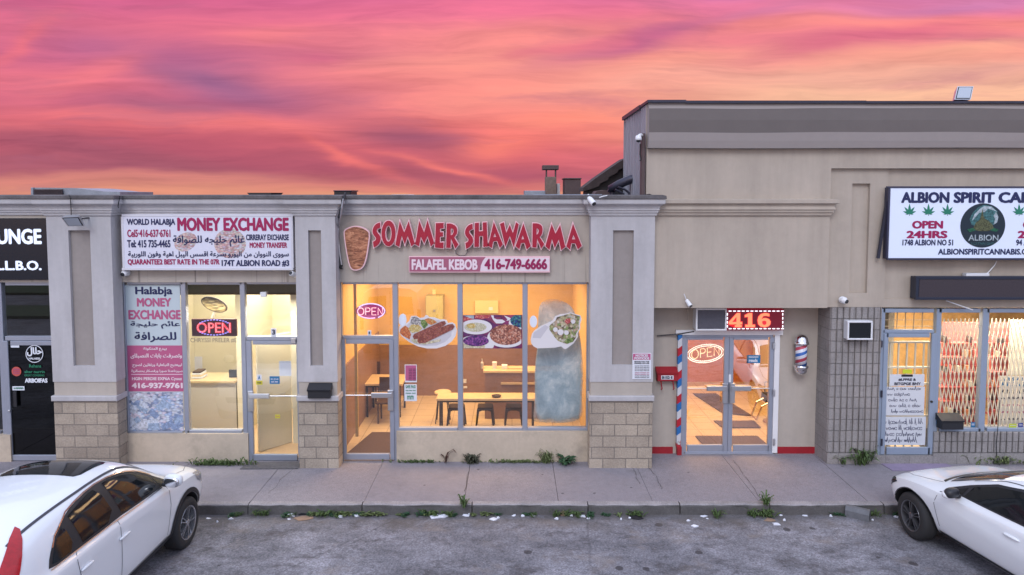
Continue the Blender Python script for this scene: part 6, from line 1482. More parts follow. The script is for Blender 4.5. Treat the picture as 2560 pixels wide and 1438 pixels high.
# ---------------------------------------------------------------- white crossover on the left
suv = [sec(-2.27, .42, .66, .50, .74, .74, .78, .92, .77, 1.00, .70, 1.02, .56, 1.03, .42, 1.035),
       sec(-2.19, .34, .74, .44, .85, .74, .885, .97, .865, 1.07, .80, 1.14, .74, 1.20, .66, 1.22),
       sec(-2.06, .28, .78, .40, .89, .74, .91, .99, .895, 1.09, .835, 1.26, .775, 1.42, .66, 1.45),
       sec(-1.85, .26, .78, .38, .90, .72, .918, 1.0, .905, 1.09, .85, 1.32, .785, 1.535, .65, 1.585),
       sec(-1.40, .24, .78, .37, .905, .70, .92, .995, .908, 1.075, .862, 1.34, .79, 1.585, .655, 1.645),
       sec(-.70, .23, .78, .36, .905, .68, .915, .985, .905, 1.05, .866, 1.34, .79, 1.605, .66, 1.665),
       sec(0.0, .23, .78, .36, .905, .67, .915, .975, .905, 1.035, .866, 1.33, .785, 1.60, .655, 1.66),
       sec(.45, .23, .78, .36, .905, .67, .915, .965, .903, 1.025, .862, 1.30, .775, 1.55, .64, 1.61),
       sec(.85, .23, .78, .37, .905, .67, .915, .955, .900, 1.01, .855, 1.18, .76, 1.34, .62, 1.40),
       sec(1.22, .24, .78, .38, .90, .68, .915, .945, .895, .995, .845, 1.05, .74, 1.09, .60, 1.12),
       sec(1.38, .25, .78, .39, .90, .68, .915, .935, .893, .98, .83, 1.01, .72, 1.03, .58, 1.045),
       sec(1.75, .27, .76, .40, .885, .67, .90, .90, .875, .94, .80, .975, .70, .995, .55, 1.01),
       sec(2.02, .30, .70, .42, .84, .64, .865, .83, .84, .875, .76, .91, .66, .93, .5, .94),
       sec(2.18, .36, .60, .46, .76, .62, .79, .75, .76, .79, .69, .82, .6, .835, .45, .84),
       sec(2.25, .45, .5, .50, .66, .60, .68, .68, .66, .70, .6, .72, .5, .73, .4, .735)]
Car.rim = 'alloy'; Car.rim2 = 'black'; Car.spokes = 5; Car.spoke_off = [(-.16, .062), (.16, .062)]; Car.twist = 0; Car.steer = 0; Car.cr = (.25, .55, .5)
def warp(y, z):
    k = max(0, min(1, (1.55 - y) / 1.6)); f = max(0, min(1, (z - .72) / .25)); g = max(0, min(1, (z - 1.0) / .6))
    return (y if y > 0 else y * .72, z + f * ((.11 * k + .025) * (1 - g) + (.055 * k + .02) * g))
WP = lambda pts: [warp(*p) for p in pts]
suv = [(y if y > 0 else y * .82, [(x, warp(y, z)[1]) for x, z in pts]) for y, pts in suv]
c = Car('parked_car', 'white crossover car with dark windows parked nose-in at the left kerb', (-5.44, -4.10, ZR), R(0), suv, ((1.45, .345), (-.95, .345)), .225, .915)
dlo = [(-1.80, 1.10), (-1.72, 1.205), (-1.52, 1.345), (-1.15, 1.475), (-.6, 1.535), (.0, 1.525), (.36, 1.46), (.68, 1.32), (.95, 1.155), (1.12, 1.045), (.9, 1.03), (-.4, 1.05), (-1.3, 1.075), (-1.62, 1.075)]
c.panel('window_surround', WP(arcs(dlo, (0, 9, 10))), 'R', 'clad', .003, both=True)
for nm, pts in (('quarter_window', [(-1.72, 1.12), (-1.62, 1.225), (-1.45, 1.335), (-1.28, 1.40), (-1.24, 1.10), (-1.6, 1.10)]), ('rear_window', [(-1.13, 1.44), (-.6, 1.505), (-.36, 1.505), (-.22, 1.075), (-1.06, 1.095)]), ('front_window', [(-.18, 1.503), (.0, 1.498), (.34, 1.435), (.62, 1.305), (.80, 1.20), (.84, 1.055), (-.06, 1.07)]), ('vent_window', [(.84, 1.18), (1.02, 1.06), (.88, 1.055)])):
    c.panel(nm, WP(arcs(pts, (0, len(pts) - 1))), 'R', 'car_glass', .006, .04, both=True)
M['copper_trim'] = mat('copper_trim', (.55, .36, .30), .2, .9)
c.line(WP([(-1.78, 1.075), (-1.3, 1.068), (-.4, 1.043), (.9, 1.022)]), 'R', 'chrome_trim', .006, 'window_trim', True, .008)
c.line(WP([(-1.62, 1.265), (-1.50, 1.355), (-1.34, 1.41), (-1.12, 1.483), (-.9, 1.512), (-.6, 1.532), (-.3, 1.535), (0, 1.52), (.2, 1.495), (.37, 1.452), (.55, 1.385), (.7, 1.31), (.86, 1.215)]), 'R', 'copper_trim', .006, 'window_trim', True, .008)
c.panel('windscreen', [(-.62, .78), (.62, .78), (.70, 1.18), (-.70, 1.18)], 'T', 'car_glass', .004) if 0 else None
c.panel('windscreen', [(-.56, .60), (0, .63), (.56, .60), (.63, 1.02), (.66, 1.16), (0, 1.22), (-.66, 1.16), (-.63, 1.02)], 'T', 'car_glass', .004)
c.panel('rear_screen', [(-.60, 1.10), (.60, 1.10), (.56, 1.42), (.48, 1.47), (-.48, 1.47), (-.56, 1.42)], 'B', 'car_glass', .004)
c.panel('sunroof', [(-.42, .40), (.42, .40), (.46, .30), (.46, -.14), (.42, -.22), (-.42, -.22), (-.46, -.14), (-.46, .30)], 'T', 'car_glass', .004)
for sx in (-1, 1):
    c.panel('roof_gutter', [(sx * .60, -1.52), (sx * .628, -1.52), (sx * .635, -.5), (sx * .625, .3), (sx * .64, .75), (sx * .62, .75), (sx * .598, .3), (sx * .61, -.5)], 'T', 'seam', .004)
    c.line([(sx * .72, 1.2), (sx * .74, 1.7), (sx * .60, 2.06), (sx * .3, 2.12)], 'T', 'seam', .004)
c.line(WP([(-1.24, 1.07), (-1.30, .98), (-1.22, .80), (-.98, .66), (-.88, .45)]), 'R', both=True); c.line(WP([(-.22, 1.04), (-.20, .85), (-.24, .45)]), 'R', both=True); c.line(WP([(.98, 1.0), (1.0, .8), (.93, .6), (.90, .45)]), 'R', both=True)
c.line(WP([(-.88, .43), (.90, .43)]), 'R', both=True)
# side crease
def arch(y, r0, r1, a0, a1, zc, n=16): return [(y + r1 * math.cos(R(a0 + (a1 - a0) * k / n)), zc + r1 * math.sin(R(a0 + (a1 - a0) * k / n))) for k in range(n + 1)] + [(y + r0 * math.cos(R(a1 + (a0 - a1) * k / n)), zc + r0 * math.sin(R(a1 + (a0 - a1) * k / n))) for k in range(n + 1)]
for y in (1.45, -.95): c.panel('arch_cladding', arch(y, .412, .475, -12, 192, .34), 'R', 'clad', .010, both=True)
c.panel('sill_cladding', [(-.50, .27), (1.0, .27), (1.03, .42), (-.52, .42)], 'R', 'clad', .008, both=True)
tl = (Vector((3 * .6, -3 * .8, 0)), Vector((.8, .6, 0)), Vector((0, 0, 1)), Vector((-.6, .8, 0)))
tl2 = (Vector((-3 * .6, -3 * .8, 0)), Vector((-.8, .6, 0)), Vector((0, 0, 1)), Vector((.6, .8, 0)))
for vw in (tl, tl2):
    mb = c.proj(arcs([(-.37, 1.66), (-.29, 1.62), (-.31, 1.42), (-.37, 1.24), (-.39, 1.07), (-.46, 1.0), (-.78, 1.05), (-.80, 1.13), (-.57, 1.24), (-.48, 1.44)], ()), vw, .008, .035); mesh('tail_lamp', mb, M['tail_red'], c.root, smooth=True, local=True)
    hl = (-Vector((vw[0].x, vw[0].y, 0)) * 1.0, vw[1], vw[2], -vw[3])
for sx in (1, -1):
    vw = (Vector((3 * .6 * sx, 3 * .8, 0)), Vector((.8 * sx, -.6, 0)), Vector((0, 0, 1)), Vector((-.6 * sx, -.8, 0)))
    mesh('headlight', c.proj([(-.78, .72), (-.52, .70), (-.40, .80), (-.36, .93), (-.48, .90), (-.74, .80)], vw, .006, .035), M['lamp_glass'], c.root, smooth=True, local=True)
    for y in (-.80, -.10): c.blob('door_handle', (sx * .925, y + .0, .985 if y < -.5 else .955), (.018, .11, .016), 'car_white'); 
    for y in (-.78, -.08): c.panel('handle_recess', [(y + .075 * math.cos(a), (.985 if y < -.5 else .955) + .04 * math.sin(a)) for a in [2 * math.pi * k / 14 for k in range(14)]], 'R' if sx > 0 else 'L', 'grey_panel2' if 'grey_panel2' in M else 'car_white', .002)
    m_ = c.blob('door_mirror', (sx * 1.0, .90, 1.19), (.125, .065, .085), 'car_white', rot=R(-8 * sx))
    c.blob('mirror_glass', (sx * 1.0, .85, 1.18), (.105, .03, .070), 'chrome', m_, rot=R(-8 * sx)); c.blob('mirror_foot', (sx * .90, .91, 1.13), (.06, .04, .03), 'clad', m_)
c.panel('grille', [(-.5, .58), (.5, .58), (.55, .70), (-.55, .70)], 'F', 'clad', .005); c.panel('number_plate', [(-.26, .80), (.26, .80), (.26, .94), (-.26, .94)], 'B', 'paper', .012)
c.panel('tailgate_trim', [(-.75, 1.0), (-.2, 1.02), (.2, 1.02), (.75, 1.0), (.75, 1.04), (-.75, 1.04)], 'B', 'clad', .006)
c.panel('rear_bumper_cladding', [(-.75, .42), (.75, .42), (.8, .6), (-.8, .6)], 'B', 'clad', .006)
# ---------------------------------------------------------------- white sedan on the right
sed = [sec(-2.33, .42, .62, .50, .72, .70, .76, .86, .75, .93, .68, .95, .56, .96, .42, .965),
       sec(-2.22, .32, .72, .42, .84, .70, .87, .90, .855, .98, .78, 1.01, .68, 1.025, .5, 1.03),
       sec(-1.85, .24, .76, .36, .89, .68, .91, .92, .895, .985, .81, 1.05, .70, 1.09, .54, 1.105),
       sec(-1.35, .21, .76, .33, .90, .66, .915, .915, .90, .975, .83, 1.12, .72, 1.24, .57, 1.275),
       sec(-.80, .20, .76, .32, .90, .64, .913, .905, .90, .96, .84, 1.17, .74, 1.345, .58, 1.395),
       sec(-.20, .20, .76, .32, .90, .63, .912, .895, .90, .95, .845, 1.18, .745, 1.37, .585, 1.425),
       sec(.25, .20, .76, .32, .90, .63, .912, .885, .90, .94, .845, 1.15, .74, 1.33, .58, 1.385),
       sec(.70, .20, .76, .33, .90, .63, .912, .875, .897, .92, .84, 1.04, .73, 1.15, .57, 1.20),
       sec(1.12, .21, .76, .34, .90, .64, .912, .86, .893, .90, .83, .94, .72, .97, .56, 1.0),
       sec(1.28, .21, .76, .35, .90, .64, .912, .845, .89, .88, .82, .905, .71, .92, .55, .935),
       sec(1.70, .23, .74, .36, .885, .62, .90, .80, .875, .83, .80, .855, .70, .872, .52, .885),
       sec(2.02, .25, .70, .37, .85, .58, .875, .73, .85, .765, .76, .79, .65, .805, .5, .815),
       sec(2.22, .28, .60, .38, .76, .54, .80, .665, .78, .695, .69, .715, .58, .725, .42, .73),
       sec(2.33, .36, .48, .42, .62, .52, .66, .62, .65, .64, .58, .65, .48, .655, .36, .66)]
M['alloy_mid'] = mat('alloy_mid', (.22, .22, .24), .3, .8); Car.rim = 'alloy_mid'; Car.rim2 = 'black'; Car.spokes = 5; Car.spoke_off = [(-.2, .05), (.12, .05)]; Car.twist = .22; Car.steer = R(-9); Car.cr = (.85, .6, .5)
ZM = lambda y: max(.56, min(.78, .60 + (y + .6) * .085 if y > -.6 else .60 - (y + .6) * .03))
def crease(y, pts):
    if -1.9 < y < 1.6: pts = list(pts); pts[3] = (.925, ZM(y)); pts[2] = (.872, pts[2][1]); pts[4] = (.898, pts[4][1])
    return (y, pts)
sed = [crease(*q) for q in sed]
sed = [(y if y < 1.42 else 1.42 + (y - 1.42) * .66, pts) for y, pts in sed]
c = Car('parked_car', 'white sedan with a creased door and dark wheels parked nose-in at the right kerb', (6.90, -3.62, ZR), R(12), sed, ((1.42, .325), (-1.30, .325)), .215, .912)
dlo = [(-1.55, 1.02), (-1.25, 1.14), (-.85, 1.245), (-.40, 1.305), (.0, 1.30), (.34, 1.225), (.68, 1.075), (.93, .945), (.80, .935), (-.4, .965), (-1.3, .995)]
c.panel('window_surround', dlo, 'L', 'clad', .003, both=True)
for nm, pts in (('rear_window', [(-1.40, 1.02), (-1.15, 1.135), (-.80, 1.225), (-.50, 1.27), (-.38, .985)]), ('front_window', [(-.38, 1.28), (.0, 1.272), (.32, 1.20), (.60, 1.08), (.64, .955), (-.26, .980)]), ('vent_window', [(.66, 1.045), (.84, .955), (.68, .952)])): c.panel(nm, pts, 'L', 'car_glass', .006, .04, both=True)
c.panel('windscreen', [(-.52, .36), (0, .33), (.52, .36), (.60, .80), (.66, 1.02), (0, 1.12), (-.66, 1.02), (-.60, .80)], 'T', 'car_glass', .004)
c.panel('rear_screen', [(-.50, -1.0), (.50, -1.0), (.62, -1.55), (0, -1.65), (-.62, -1.55)], 'T', 'car_glass', .004)
c.panel('wiper_cowl', [(-.70, 1.06), (0, 1.155), (.70, 1.06), (.66, 1.13), (0, 1.22), (-.66, 1.13)], 'T', 'clad', .006)
c.line([(.70, .93), (.97, .88), (1.02, .70), (.96, .40)], 'L', both=True); c.line([(-.32, .955), (-.34, .7), (-.30, .34)], 'L', both=True); c.line([(-1.28, .98), (-1.34, .8), (-1.05, .6), (-.93, .40)], 'L', both=True)
c.panel('sill_trim', [(-.88, .29), (.97, .29), (1.0, .335), (-.88, .325)], 'L', 'clad', .006, both=True)
for sx in (1, -1):
    c.line([(sx * .70, 1.10), (sx * .72, 1.6), (sx * .62, 1.84), (sx * .30, 1.92)], 'T'); 
    c.line([(sx * .55, -1.0), (sx * .56, -.2), (sx * .555, .3), (sx * .60, .7)], 'T', 'seam', .007, 'roof_gutter')
    vw = (Vector((3 * .7 * sx, 3 * .714, 0)), Vector((.714 * sx, -.7, 0)), Vector((0, 0, 1)), Vector((-.7 * sx, -.714, 0)))
    h_ = mesh('headlight', c.proj([(-1.05, .55), (-.90, .52), (-.78, .57), (-.60, .70), (-.66, .735), (-.95, .65)], vw, .006, .03), M['car_glass'], c.root, smooth=True, local=True)
    mesh('lamp_unit', c.proj([(-.93, .565), (-.80, .60), (-.74, .65), (-.90, .62)], vw, .010, .03), M['lamp_glass'], h_, smooth=True, local=True)
    mesh('bumper_fin', c.proj([(-.98, .30), (-.80, .30), (-.82, .40), (-.90, .48), (-.94, .46)], vw, .006, .03), M['clad'], c.root, smooth=True, local=True)
    for y in (-.12, -1.08): c.blob('door_handle', (sx * .915, y, .795), (.020, .11, .016), 'car_white')
    m_ = c.blob('door_mirror', (sx * 1.0, .66, 1.01), (.11, .065, .065), 'black_plastic', rot=R(-10 * sx)); c.blob('mirror_cap', (sx * 1.0, .69, .985), (.122, .06, .055), 'car_white', m_, rot=R(-10 * sx)); c.blob('mirror_foot', (sx * .90, .68, .95), (.06, .04, .03), 'clad', m_)
c.panel('grille', [(-.62, .36), (.62, .36), (.68, .46), (.40, .58), (-.40, .58), (-.68, .46)], 'F', 'clad', .005)
for y in (1.42, -1.30): c.panel('arch_lip', arch(y, .390, .402, 0, 180, .32), 'L', 'seam', .004, both=True)
# ================================================================== white van standing in the lot (seen in the shop glass)
M['van_white'] = mat('van_white', (.74, .74, .76), .35, coat=.4)
vx, vy = -3.62, -8.0
r = thing('parked_van', 'white delivery van behind the viewer, reflected in the middle shop windows', 'van', (vx, vy - 2.4, ZR))
prof = [(-.92, .35), (-.95, .6), (-.95, 1.15), (-.90, 1.5), (-.80, 2.0), (-.62, 2.12), (0, 2.16), (.62, 2.12), (.80, 2.0), (.90, 1.5), (.95, 1.15), (.95, .6), (.92, .35)]
w = MB(); vs = []; ys_v = [(0, .96, 1.0), (-.06, 1, 1), (-3.4, 1, 1), (-4.1, .98, .90), (-4.9, .94, .55), (-5.05, .88, .48)]
for y, kx, kz in ys_v: vs += [(vx + a * kx, vy + y, ZR + (.35 + (b - .35) * kz)) for a, b in prof]
n_ = len(prof); fs = [tuple(range(n_)), tuple(5 * n_ + i for i in range(n_))[::-1]]
for k in range(5):
    for i in range(n_): j = (i + 1) % n_; fs.append((k * n_ + i, k * n_ + j, (k + 1) * n_ + j, (k + 1) * n_ + i)[::-1])
w.add(vs, fs); mesh('body', w, M['van_white'], r)
for sx in (-1, 1):
    w = MB(); w.prism([(vx + sx * .12, 1.2), (vx + sx * .70, 1.2), (vx + sx * .64, 1.72), (vx + sx * .12, 1.76)][::sx], vy + .012, vy + .02); w.v = [Vector((q.x, 2 * vy + .02 - q.y + .012, q.z)) for q in w.v]
    mesh('rear_window', w, M['car_glass'], r)
    w = MB(); w.box(vx + sx * .80, vx + sx * .90, vy, vy + .02, .75, 1.35); mesh('tail_lamp', w, M['tail_red'], r)
    for y in (-.95, -4.0):
        w = MB(); w.lathe([(.2, -.1), (.33, -.1), (.33, .1), (.2, .1)], (vx + sx * .86, vy + y, ZR + .33), 'x', 28); mesh('wheel', w, M['rubber'], r)
w = MB(); w.box(vx - .9, vx + .9, vy, vy + .08, ZR + .36, ZR + .56); mesh('rear_bumper', w, M['clad'], r)
w = MB(); w.box(vx - .25, vx + .25, vy, vy + .015, .78, .90); mesh('number_plate', w, M['paper'], r)
w = MB(); w.box(vx - .008, vx + .008, vy, vy + .012, .45, 1.9); mesh('door_gap', w, M['seam'], r)
# ================================================================== roof equipment
M['galv'] = mat('galvanised', (.30, .34, .40), .5, .5, var=.2, vs=4); M['brown_metal'] = mat('brown_metal', (.085, .055, .055), .6, var=.2, vs=5); M['shingle'] = mat('shingle', (.05, .036, .036), .9, var=.3, vs=9)
def pb(*a): w = MB(); w.pbox(*a, b=.01); return w
r = root('rooftop_unit', 'long low grey rooftop unit with a dark louvre behind the left parapet', 'rooftop unit', 190, 492, 3.2)
w = MB(); w.pprism([(77, 500), (300, 500), (300, 480), (262, 479), (192, 471), (158, 470), (77, 469)], 3.2, 4.6); mesh('casing', w, M['galv'], r)
w = pb(84, 156, 473, 500, 3.17, 3.2); mesh('louvre', w, M['brown_metal'], r)
for k in range(5): w = MB(); w.pbox(84, 156, 474 + k * 3.2, 475 + k * 3.2, 3.15, 3.17); mesh('slat', w, M['dark_metal'], r)
w = pb(77, 83, 469, 500, 3.16, 3.2); mesh('post', w, M['galv'], r)
r = root('roof_vent', 'flat black roof vent with a flared rim behind the parapet above the money exchange', 'vent', 648, 495, 2.2)
w = MB(); w.pprism([(624, 505), (673, 505), (675, 487), (680, 482), (617, 482), (622, 487)], 2.2, 2.9); mesh('hood', w, M['black'], r)
r = root('roof_box', 'small black roof box where the thick black cable begins', 'box', 856, 495, .5); mesh('box', pb(835, 877, 477, 500, .5, 1.0), M['black'], r); mesh('lid', pb(833, 879, 476, 479, .48, 1.02), M['dark_metal'], r)
r = root('skylight', 'low pale skylight behind the parapet above the middle shop', 'skylight', 1000, 495, 2.0); mesh('kerb_frame', pb(970, 1031, 488, 505, 2.0, 2.8), M['flashing'], r); w = MB(); w.pprism([(973, 488), (1028, 488), (1020, 486.3), (980, 486.3)], 2.02, 2.78); mesh('dome', w, M['white_plastic'], r)
YC = 5.0; r = root('chimney_vent', 'brown square chimney vent with a flat cap on four posts', 'chimney', 1377, 490, YC)
mesh('shaft', pb(1364, 1391, 442, 500, YC, YC + .42), mat('chimney_brick', (.20, .145, .12), .9, var=.25, vs=12), r); mesh('cap', pb(1357, 1397, 413, 424, YC - .06, YC + .5), M['brown_metal'], r)
for a in (1364, 1387): [mesh('post', pb(a, a + 4, 424, 442, YC + k, YC + k + .05), M['brown_metal'], r) for k in (0, .36)]
w = pb(1392, 1400, 459, 500, YC + .2, YC + .4); tag(mesh('roof_pipe_box', w, M['white_plastic']), 'narrow pale box right beside the chimney vent', 'box')
r = root('rooftop_unit', 'tall brown metal box on the roof right of the chimney vent', 'rooftop unit', 1432, 490, 4.4); mesh('casing', pb(1413, 1452, 447, 500, 4.4, 5.2), M['brown_metal'], r); mesh('lid', pb(1411, 1454, 445, 448, 4.37, 5.23), M['brown_metal'], r)
w = pb(1311, 1363, 477, 500, 4.0, 5.0); tag(mesh('rooftop_unit', w, M['galv']), 'low grey roof box left of the chimney vent', 'rooftop unit')
w = pb(1333, 1505, 486, 496, 1.2, 1.6); tag(mesh('roof_duct', w, M['galv']), 'long flat grey duct lying behind the parapet by the right pilaster', 'duct')
r = root('sloping_canopy', 'dark brown shingled canopy sloping down beside the taller wing', 'canopy', 1510, 490, 2.6)
w = MB(); w.pprism([(1566, 394), (1558, 399), (1528, 419), (1492, 444), (1459, 469), (1457, 479), (1486, 470), (1498, 465), (1500, 459), (1520, 450), (1522, 443), (1543, 432), (1546, 425), (1566, 417)], 2.6, 3.5); mesh('shingle_slope', w, M['shingle'], r)
w = MB(); w.pprism([(1563, 412), (1541, 426), (1515, 445), (1490, 463), (1466, 479), (1466, 500), (1563, 500)], 2.75, 3.45); mesh('underside_shade', w, M['black'], r)  # black solid standing in for the shade beneath the canopy
w = MB(); w.pprism([(1486, 486), (1492, 478), (1512, 475), (1528, 480), (1528, 500), (1484, 500)], 1.9, 2.5); tag(mesh('roof_hump', w, M['brown_metal']), 'low brown hood on the roof under the dark canopy', 'hood')
r = root('exhaust_pipe', 'thick dark exhaust pipe bending down beside the taller wing', 'pipe', 1597, 490, 1.3)
w = MB(); w.tube([P(1526, 474, 1.5), P(1548, 461, 1.4), P(1575, 449, 1.3), P(1586, 446, 1.3), P(1594, 450, 1.3), P(1597, 462, 1.3), P(1598, 500, 1.3)], .085, 14); mesh('pipe', w, M['dark_metal'], r, smooth=True)
w = MB(); w.tube([P(1583, 444, 1.3), P(1588, 449, 1.3)], .10, 14); mesh('collar', w, M['dark_metal'], r)
w = MB(); w.tube([P(1520, 474, 1.5), P(1530, 477, 1.5), P(1532, 500, 1.5)], .06, 10); mesh('stub', w, M['dark_metal'], r)
for lab, pts in (('thin dark pipe bending over the parapet under the exhaust pipe, upper one', [(1545, 468), (1562, 474), (1572, 482), (1576, 498)]), ('thin dark pipe bending over the parapet under the exhaust pipe, lower one', [(1538, 474), (1552, 481), (1559, 486), (1561, 498)])):
    w = MB(); w.tube([P(*p, .9) for p in pts], .022, 8); tag(mesh('thin_pipe', w, M['dark_metal']), lab, 'pipe')
w = pb(1604, 1612, 333, 492, YU - .02, YU + .12); r = root('downpipe', 'dark upright channel at the corner of the taller wing', 'pipe', 1608, 490, YU); mesh('channel', w, M['brown_metal'], r)
w = MB(); w.tube([P(1601, 360, YU), P(1600, 385, YU), P(1602, 398, YU), P(1600, 403, YU)], .012, 6); mesh('lead', w, M['black'], r)
r = root('security_camera', 'white dome camera on an arm high at the corner of the taller wing', 'camera', 1598, 352, YU - .02)
w = MB(); w.tube([P(1605, 338, YU), P(1600, 338, YU - .06), P(1596, 342, YU - .1)], .028, 8); mesh('arm', w, M['white_plastic'], r)
q = P(1596, 346, YU - .1); w = MB(); w.lathe([(.03, .05), (.045, .04), (.055, 0), (.058, -.03), (.04, -.035)][::-1], q, 'z', 18); mesh('housing', w, M['white_plastic'], r, smooth=True)
w = MB(); w.lathe([(.008, -.07), (.03, -.06), (.04, -.036)], q, 'z', 16); mesh('lens', w, M['black_plastic'], r)
w = MB(); w.tube([P(1612, 488, YU - .05), P(1624, 486, YU - .15), P(1634, 490, YU - .22), P(1638, 494, YU - .25)], .009, 6); tag(mesh('wire', w, M['black']), 'short black wire lying on the parapet beside the taller wing', 'wire')
w = MB(); w.tube([P(1498, 494, -.5), P(1508, 491, -.5), P(1518, 489, -.48)], .008, 6); tag(mesh('plastic_strip', w, M['white_plastic']), 'thin white strip hanging on the parapet right of the cornice camera', 'strip')
# bare trees behind
M['bark'] = mat('bark', (.09, .06, .055), .9)
def bare_tree(label, px_, pytop, Y, seed, spread):
    rg = random.Random(seed); b0 = P(px_, 600, Y); b0.z = 0; top = P(px_, pytop, Y).z; r = thing('bare_tree', label, 'tree', b0, 'bare trees behind the roof')
    w = MB(); h0 = top - 1.9; w.tube([b0, b0 + Vector((.05, 0, h0 * .5)), b0 + Vector((0, 0, h0))], [.11, .08, .05], 7); mesh('trunk', w, M['bark'], r)
    w = MB()
    def br(p, d, L_, rad, dep):
        q = p + d * L_; m_ = p + d * L_ * .5 + Vector((rg.uniform(-.1, .1), rg.uniform(-.1, .1), .03)) * L_; w.tube([p, m_, q], [rad, rad * .8, rad * .6], 4)
        if dep:
            for _ in range(3 if dep > 1 else 2):
                nd = (d + Vector((rg.uniform(-.7, .7), rg.uniform(-.5, .5), rg.uniform(-.05, .5)))).normalized(); br(p + d * L_ * rg.uniform(.5, 1), nd, L_ * rg.uniform(.55, .8), rad * .6, dep - 1)
    for k in range(6): br(b0 + Vector((0, 0, h0 * rg.uniform(.85, 1))), Vector((rg.uniform(-spread, spread), rg.uniform(-.4, .4), 1)).normalized(), rg.uniform(.55, .8), .022, 3)
    mesh('crown', w, M['bark'], r)
bare_tree('bare twiggy tree behind the long low rooftop unit', 272, 440, 11, 4, 1.0); bare_tree('small bare tree behind the roof right of the flat black vent', 692, 462, 13, 9, .5)
# ================================================================== mats, rubble, litter, weeds on the pavement
def slabmat(name, lab, pts, h, m):
    w = MB(); v = [PZ(*p, 0) for p in pts]; w.add([(p.x, p.y, .002) for p in v] + [(p.x, p.y, h) for p in v], [(3, 2, 1, 0), (4, 5, 6, 7)] + [(i, (i + 1) % 4, 4 + (i + 1) % 4, 4 + i) for i in range(4)]); return tag(mesh(name, w, m), lab, 'mat')
slabmat('door_mat', 'thin grey rubber mat on the pavement at the money exchange door', [(600, 1174), (745, 1173), (752, 1156), (622, 1157)], .014, mat('rubber_mat', (.12, .115, .125), .9, var=.3, vs=18, bump=.4, bs=90))
slabmat('door_mat', 'faded mauve mat on the pavement at the right door', [(2232, 1178), (2405, 1178), (2360, 1158), (2200, 1159)], .010, mat('mauve_mat', (.27, .22, .32), .9, var=.15))
w = MB(); a = PZ(2112, 1291, ZR + .0); b = PZ(2172, 1306, ZR); d = (b - a).normalized(); nn = Vector((-d.y, d.x, 0))
pf = [(0, 0), (0, .10), (.05, .15), (.12, .15), (.17, .10), (.17, 0)]; vs = [p + nn * o_ + Vector((0, 0, z_)) for p in (a, b) for o_, z_ in pf]; k = len(pf)
w.add(vs, [tuple(range(k))[::-1], tuple(range(k, 2 * k))] + [(i, i + 1, k + i + 1, k + i) for i in range(k - 1)])
r = root('broken_kerb_piece', 'broken dark grey trim piece lying in the gutter by the sedan', 'rubble', 2142, 1300, -2); r.location = (a + b) / 2; ORG[r.name] = Vector(r.location)
M['rubble'] = mat('rubble', (.13, .135, .15), .7, var=.2, vs=9); mesh('long_piece', w, M['rubble'], r)
w = MB(); q = PZ(2128, 1278, ZR); w.bbox(q.x - .09, q.x + .1, q.y - .06, q.y + .1, ZR, ZR + .10, b=.02); mesh('short_piece', w, M['rubble'], r)
rl = random.Random(31); M['litter'] = mat('litter', (.72, .74, .82), .7, var=.12, vs=30); M['tan_card'] = mat('tan_card', (.30, .20, .14), .9, var=.2, vs=12); M['wrapper'] = mat('wrapper', (.35, .05, .09), .4, var=.6, vs=30)
def scrap(px_, py, s, m='litter', lab='white paper scrap littered on the asphalt along the kerb', nm='paper_scrap', z=ZR, grp='paper scraps along the kerb', cat='litter', lift=.02):
    c = PZ(px_, py, z); n = rl.randint(6, 9); w = MB(); pts = []
    for k in range(n):
        a = 2 * math.pi * k / n; rr = s * rl.uniform(.45, 1.1); pts.append((c.x + rr * math.cos(a) * 1.25, c.y + rr * math.sin(a) * .8, z + .004 + rl.uniform(0, lift)))
    pts.append((c.x, c.y, z + lift * 1.2 + .004)); und = [(q[0], q[1], z + .002) for q in pts[:-1]]
    w.add(pts + und, [(k, (k + 1) % n, n) for k in range(n)] + [(k, n + 1 + k, n + 1 + (k + 1) % n, (k + 1) % n) for k in range(n)]); return tag(mesh(nm, w, M[m]), lab, cat, grp)
for a, b, s in ((520, 1297, .05), (577, 1298, .035), (543, 1306, .02), (706, 1283, .05), (730, 1289, .07), (722, 1299, .03), (892, 1290, .06), (880, 1286, .03), (850, 1294, .04), (1085, 1294, .05), (1166, 1290, .07), (1175, 1286, .03), (1232, 1299, .07), (1246, 1296, .035), (1285, 1290, .035), (1307, 1292, .025), (1333, 1291, .035), (1392, 1299, .035), (1428, 1291, .03), (1456, 1292, .06), (1470, 1297, .045), (1575, 1296, .03), (1553, 1300, .02), (1720, 1303, .03), (1738, 1317, .06), (1752, 1285, .04), (1758, 1291, .06), (1768, 1297, .025), (1836, 1280, .02), (1968, 1273, .03), (1981, 1286, .03), (2014, 1290, .05), (1941, 1311, .07), (1952, 1289, .03), (1960, 1302, .025), (2078, 1292, .03), (2097, 1285, .05), (1898, 1306, .02), (2181, 1301, .02), (2241, 1294, .035), (1010, 1300, .02), (940, 1322, .015), (1215, 1288, .02), (1500, 1302, .02), (1640, 1299, .02), (1850, 1302, .02), (668, 1300, .02)):
    if s > .022 or int(a) % 2: scrap(a, b, s * .88, lift=rl.uniform(.006, .03))
scrap(1100, 1292, .13, lab='largest crumpled white paper in the gutter below the middle shop', grp=None); scrap(1838, 1273, .07, lab='white scrap lying against the kerb face below the barber shop', grp=None)
scrap(762, 1297, .15, 'tan_card', 'flat tan cardboard piece in the gutter below the middle pilaster', 'cardboard_piece', grp=None, lift=.01); scrap(1409, 1288, .05, 'tan_card', 'small tan leaf standing among the white scraps', 'dry_leaf', grp=None, lift=.06)
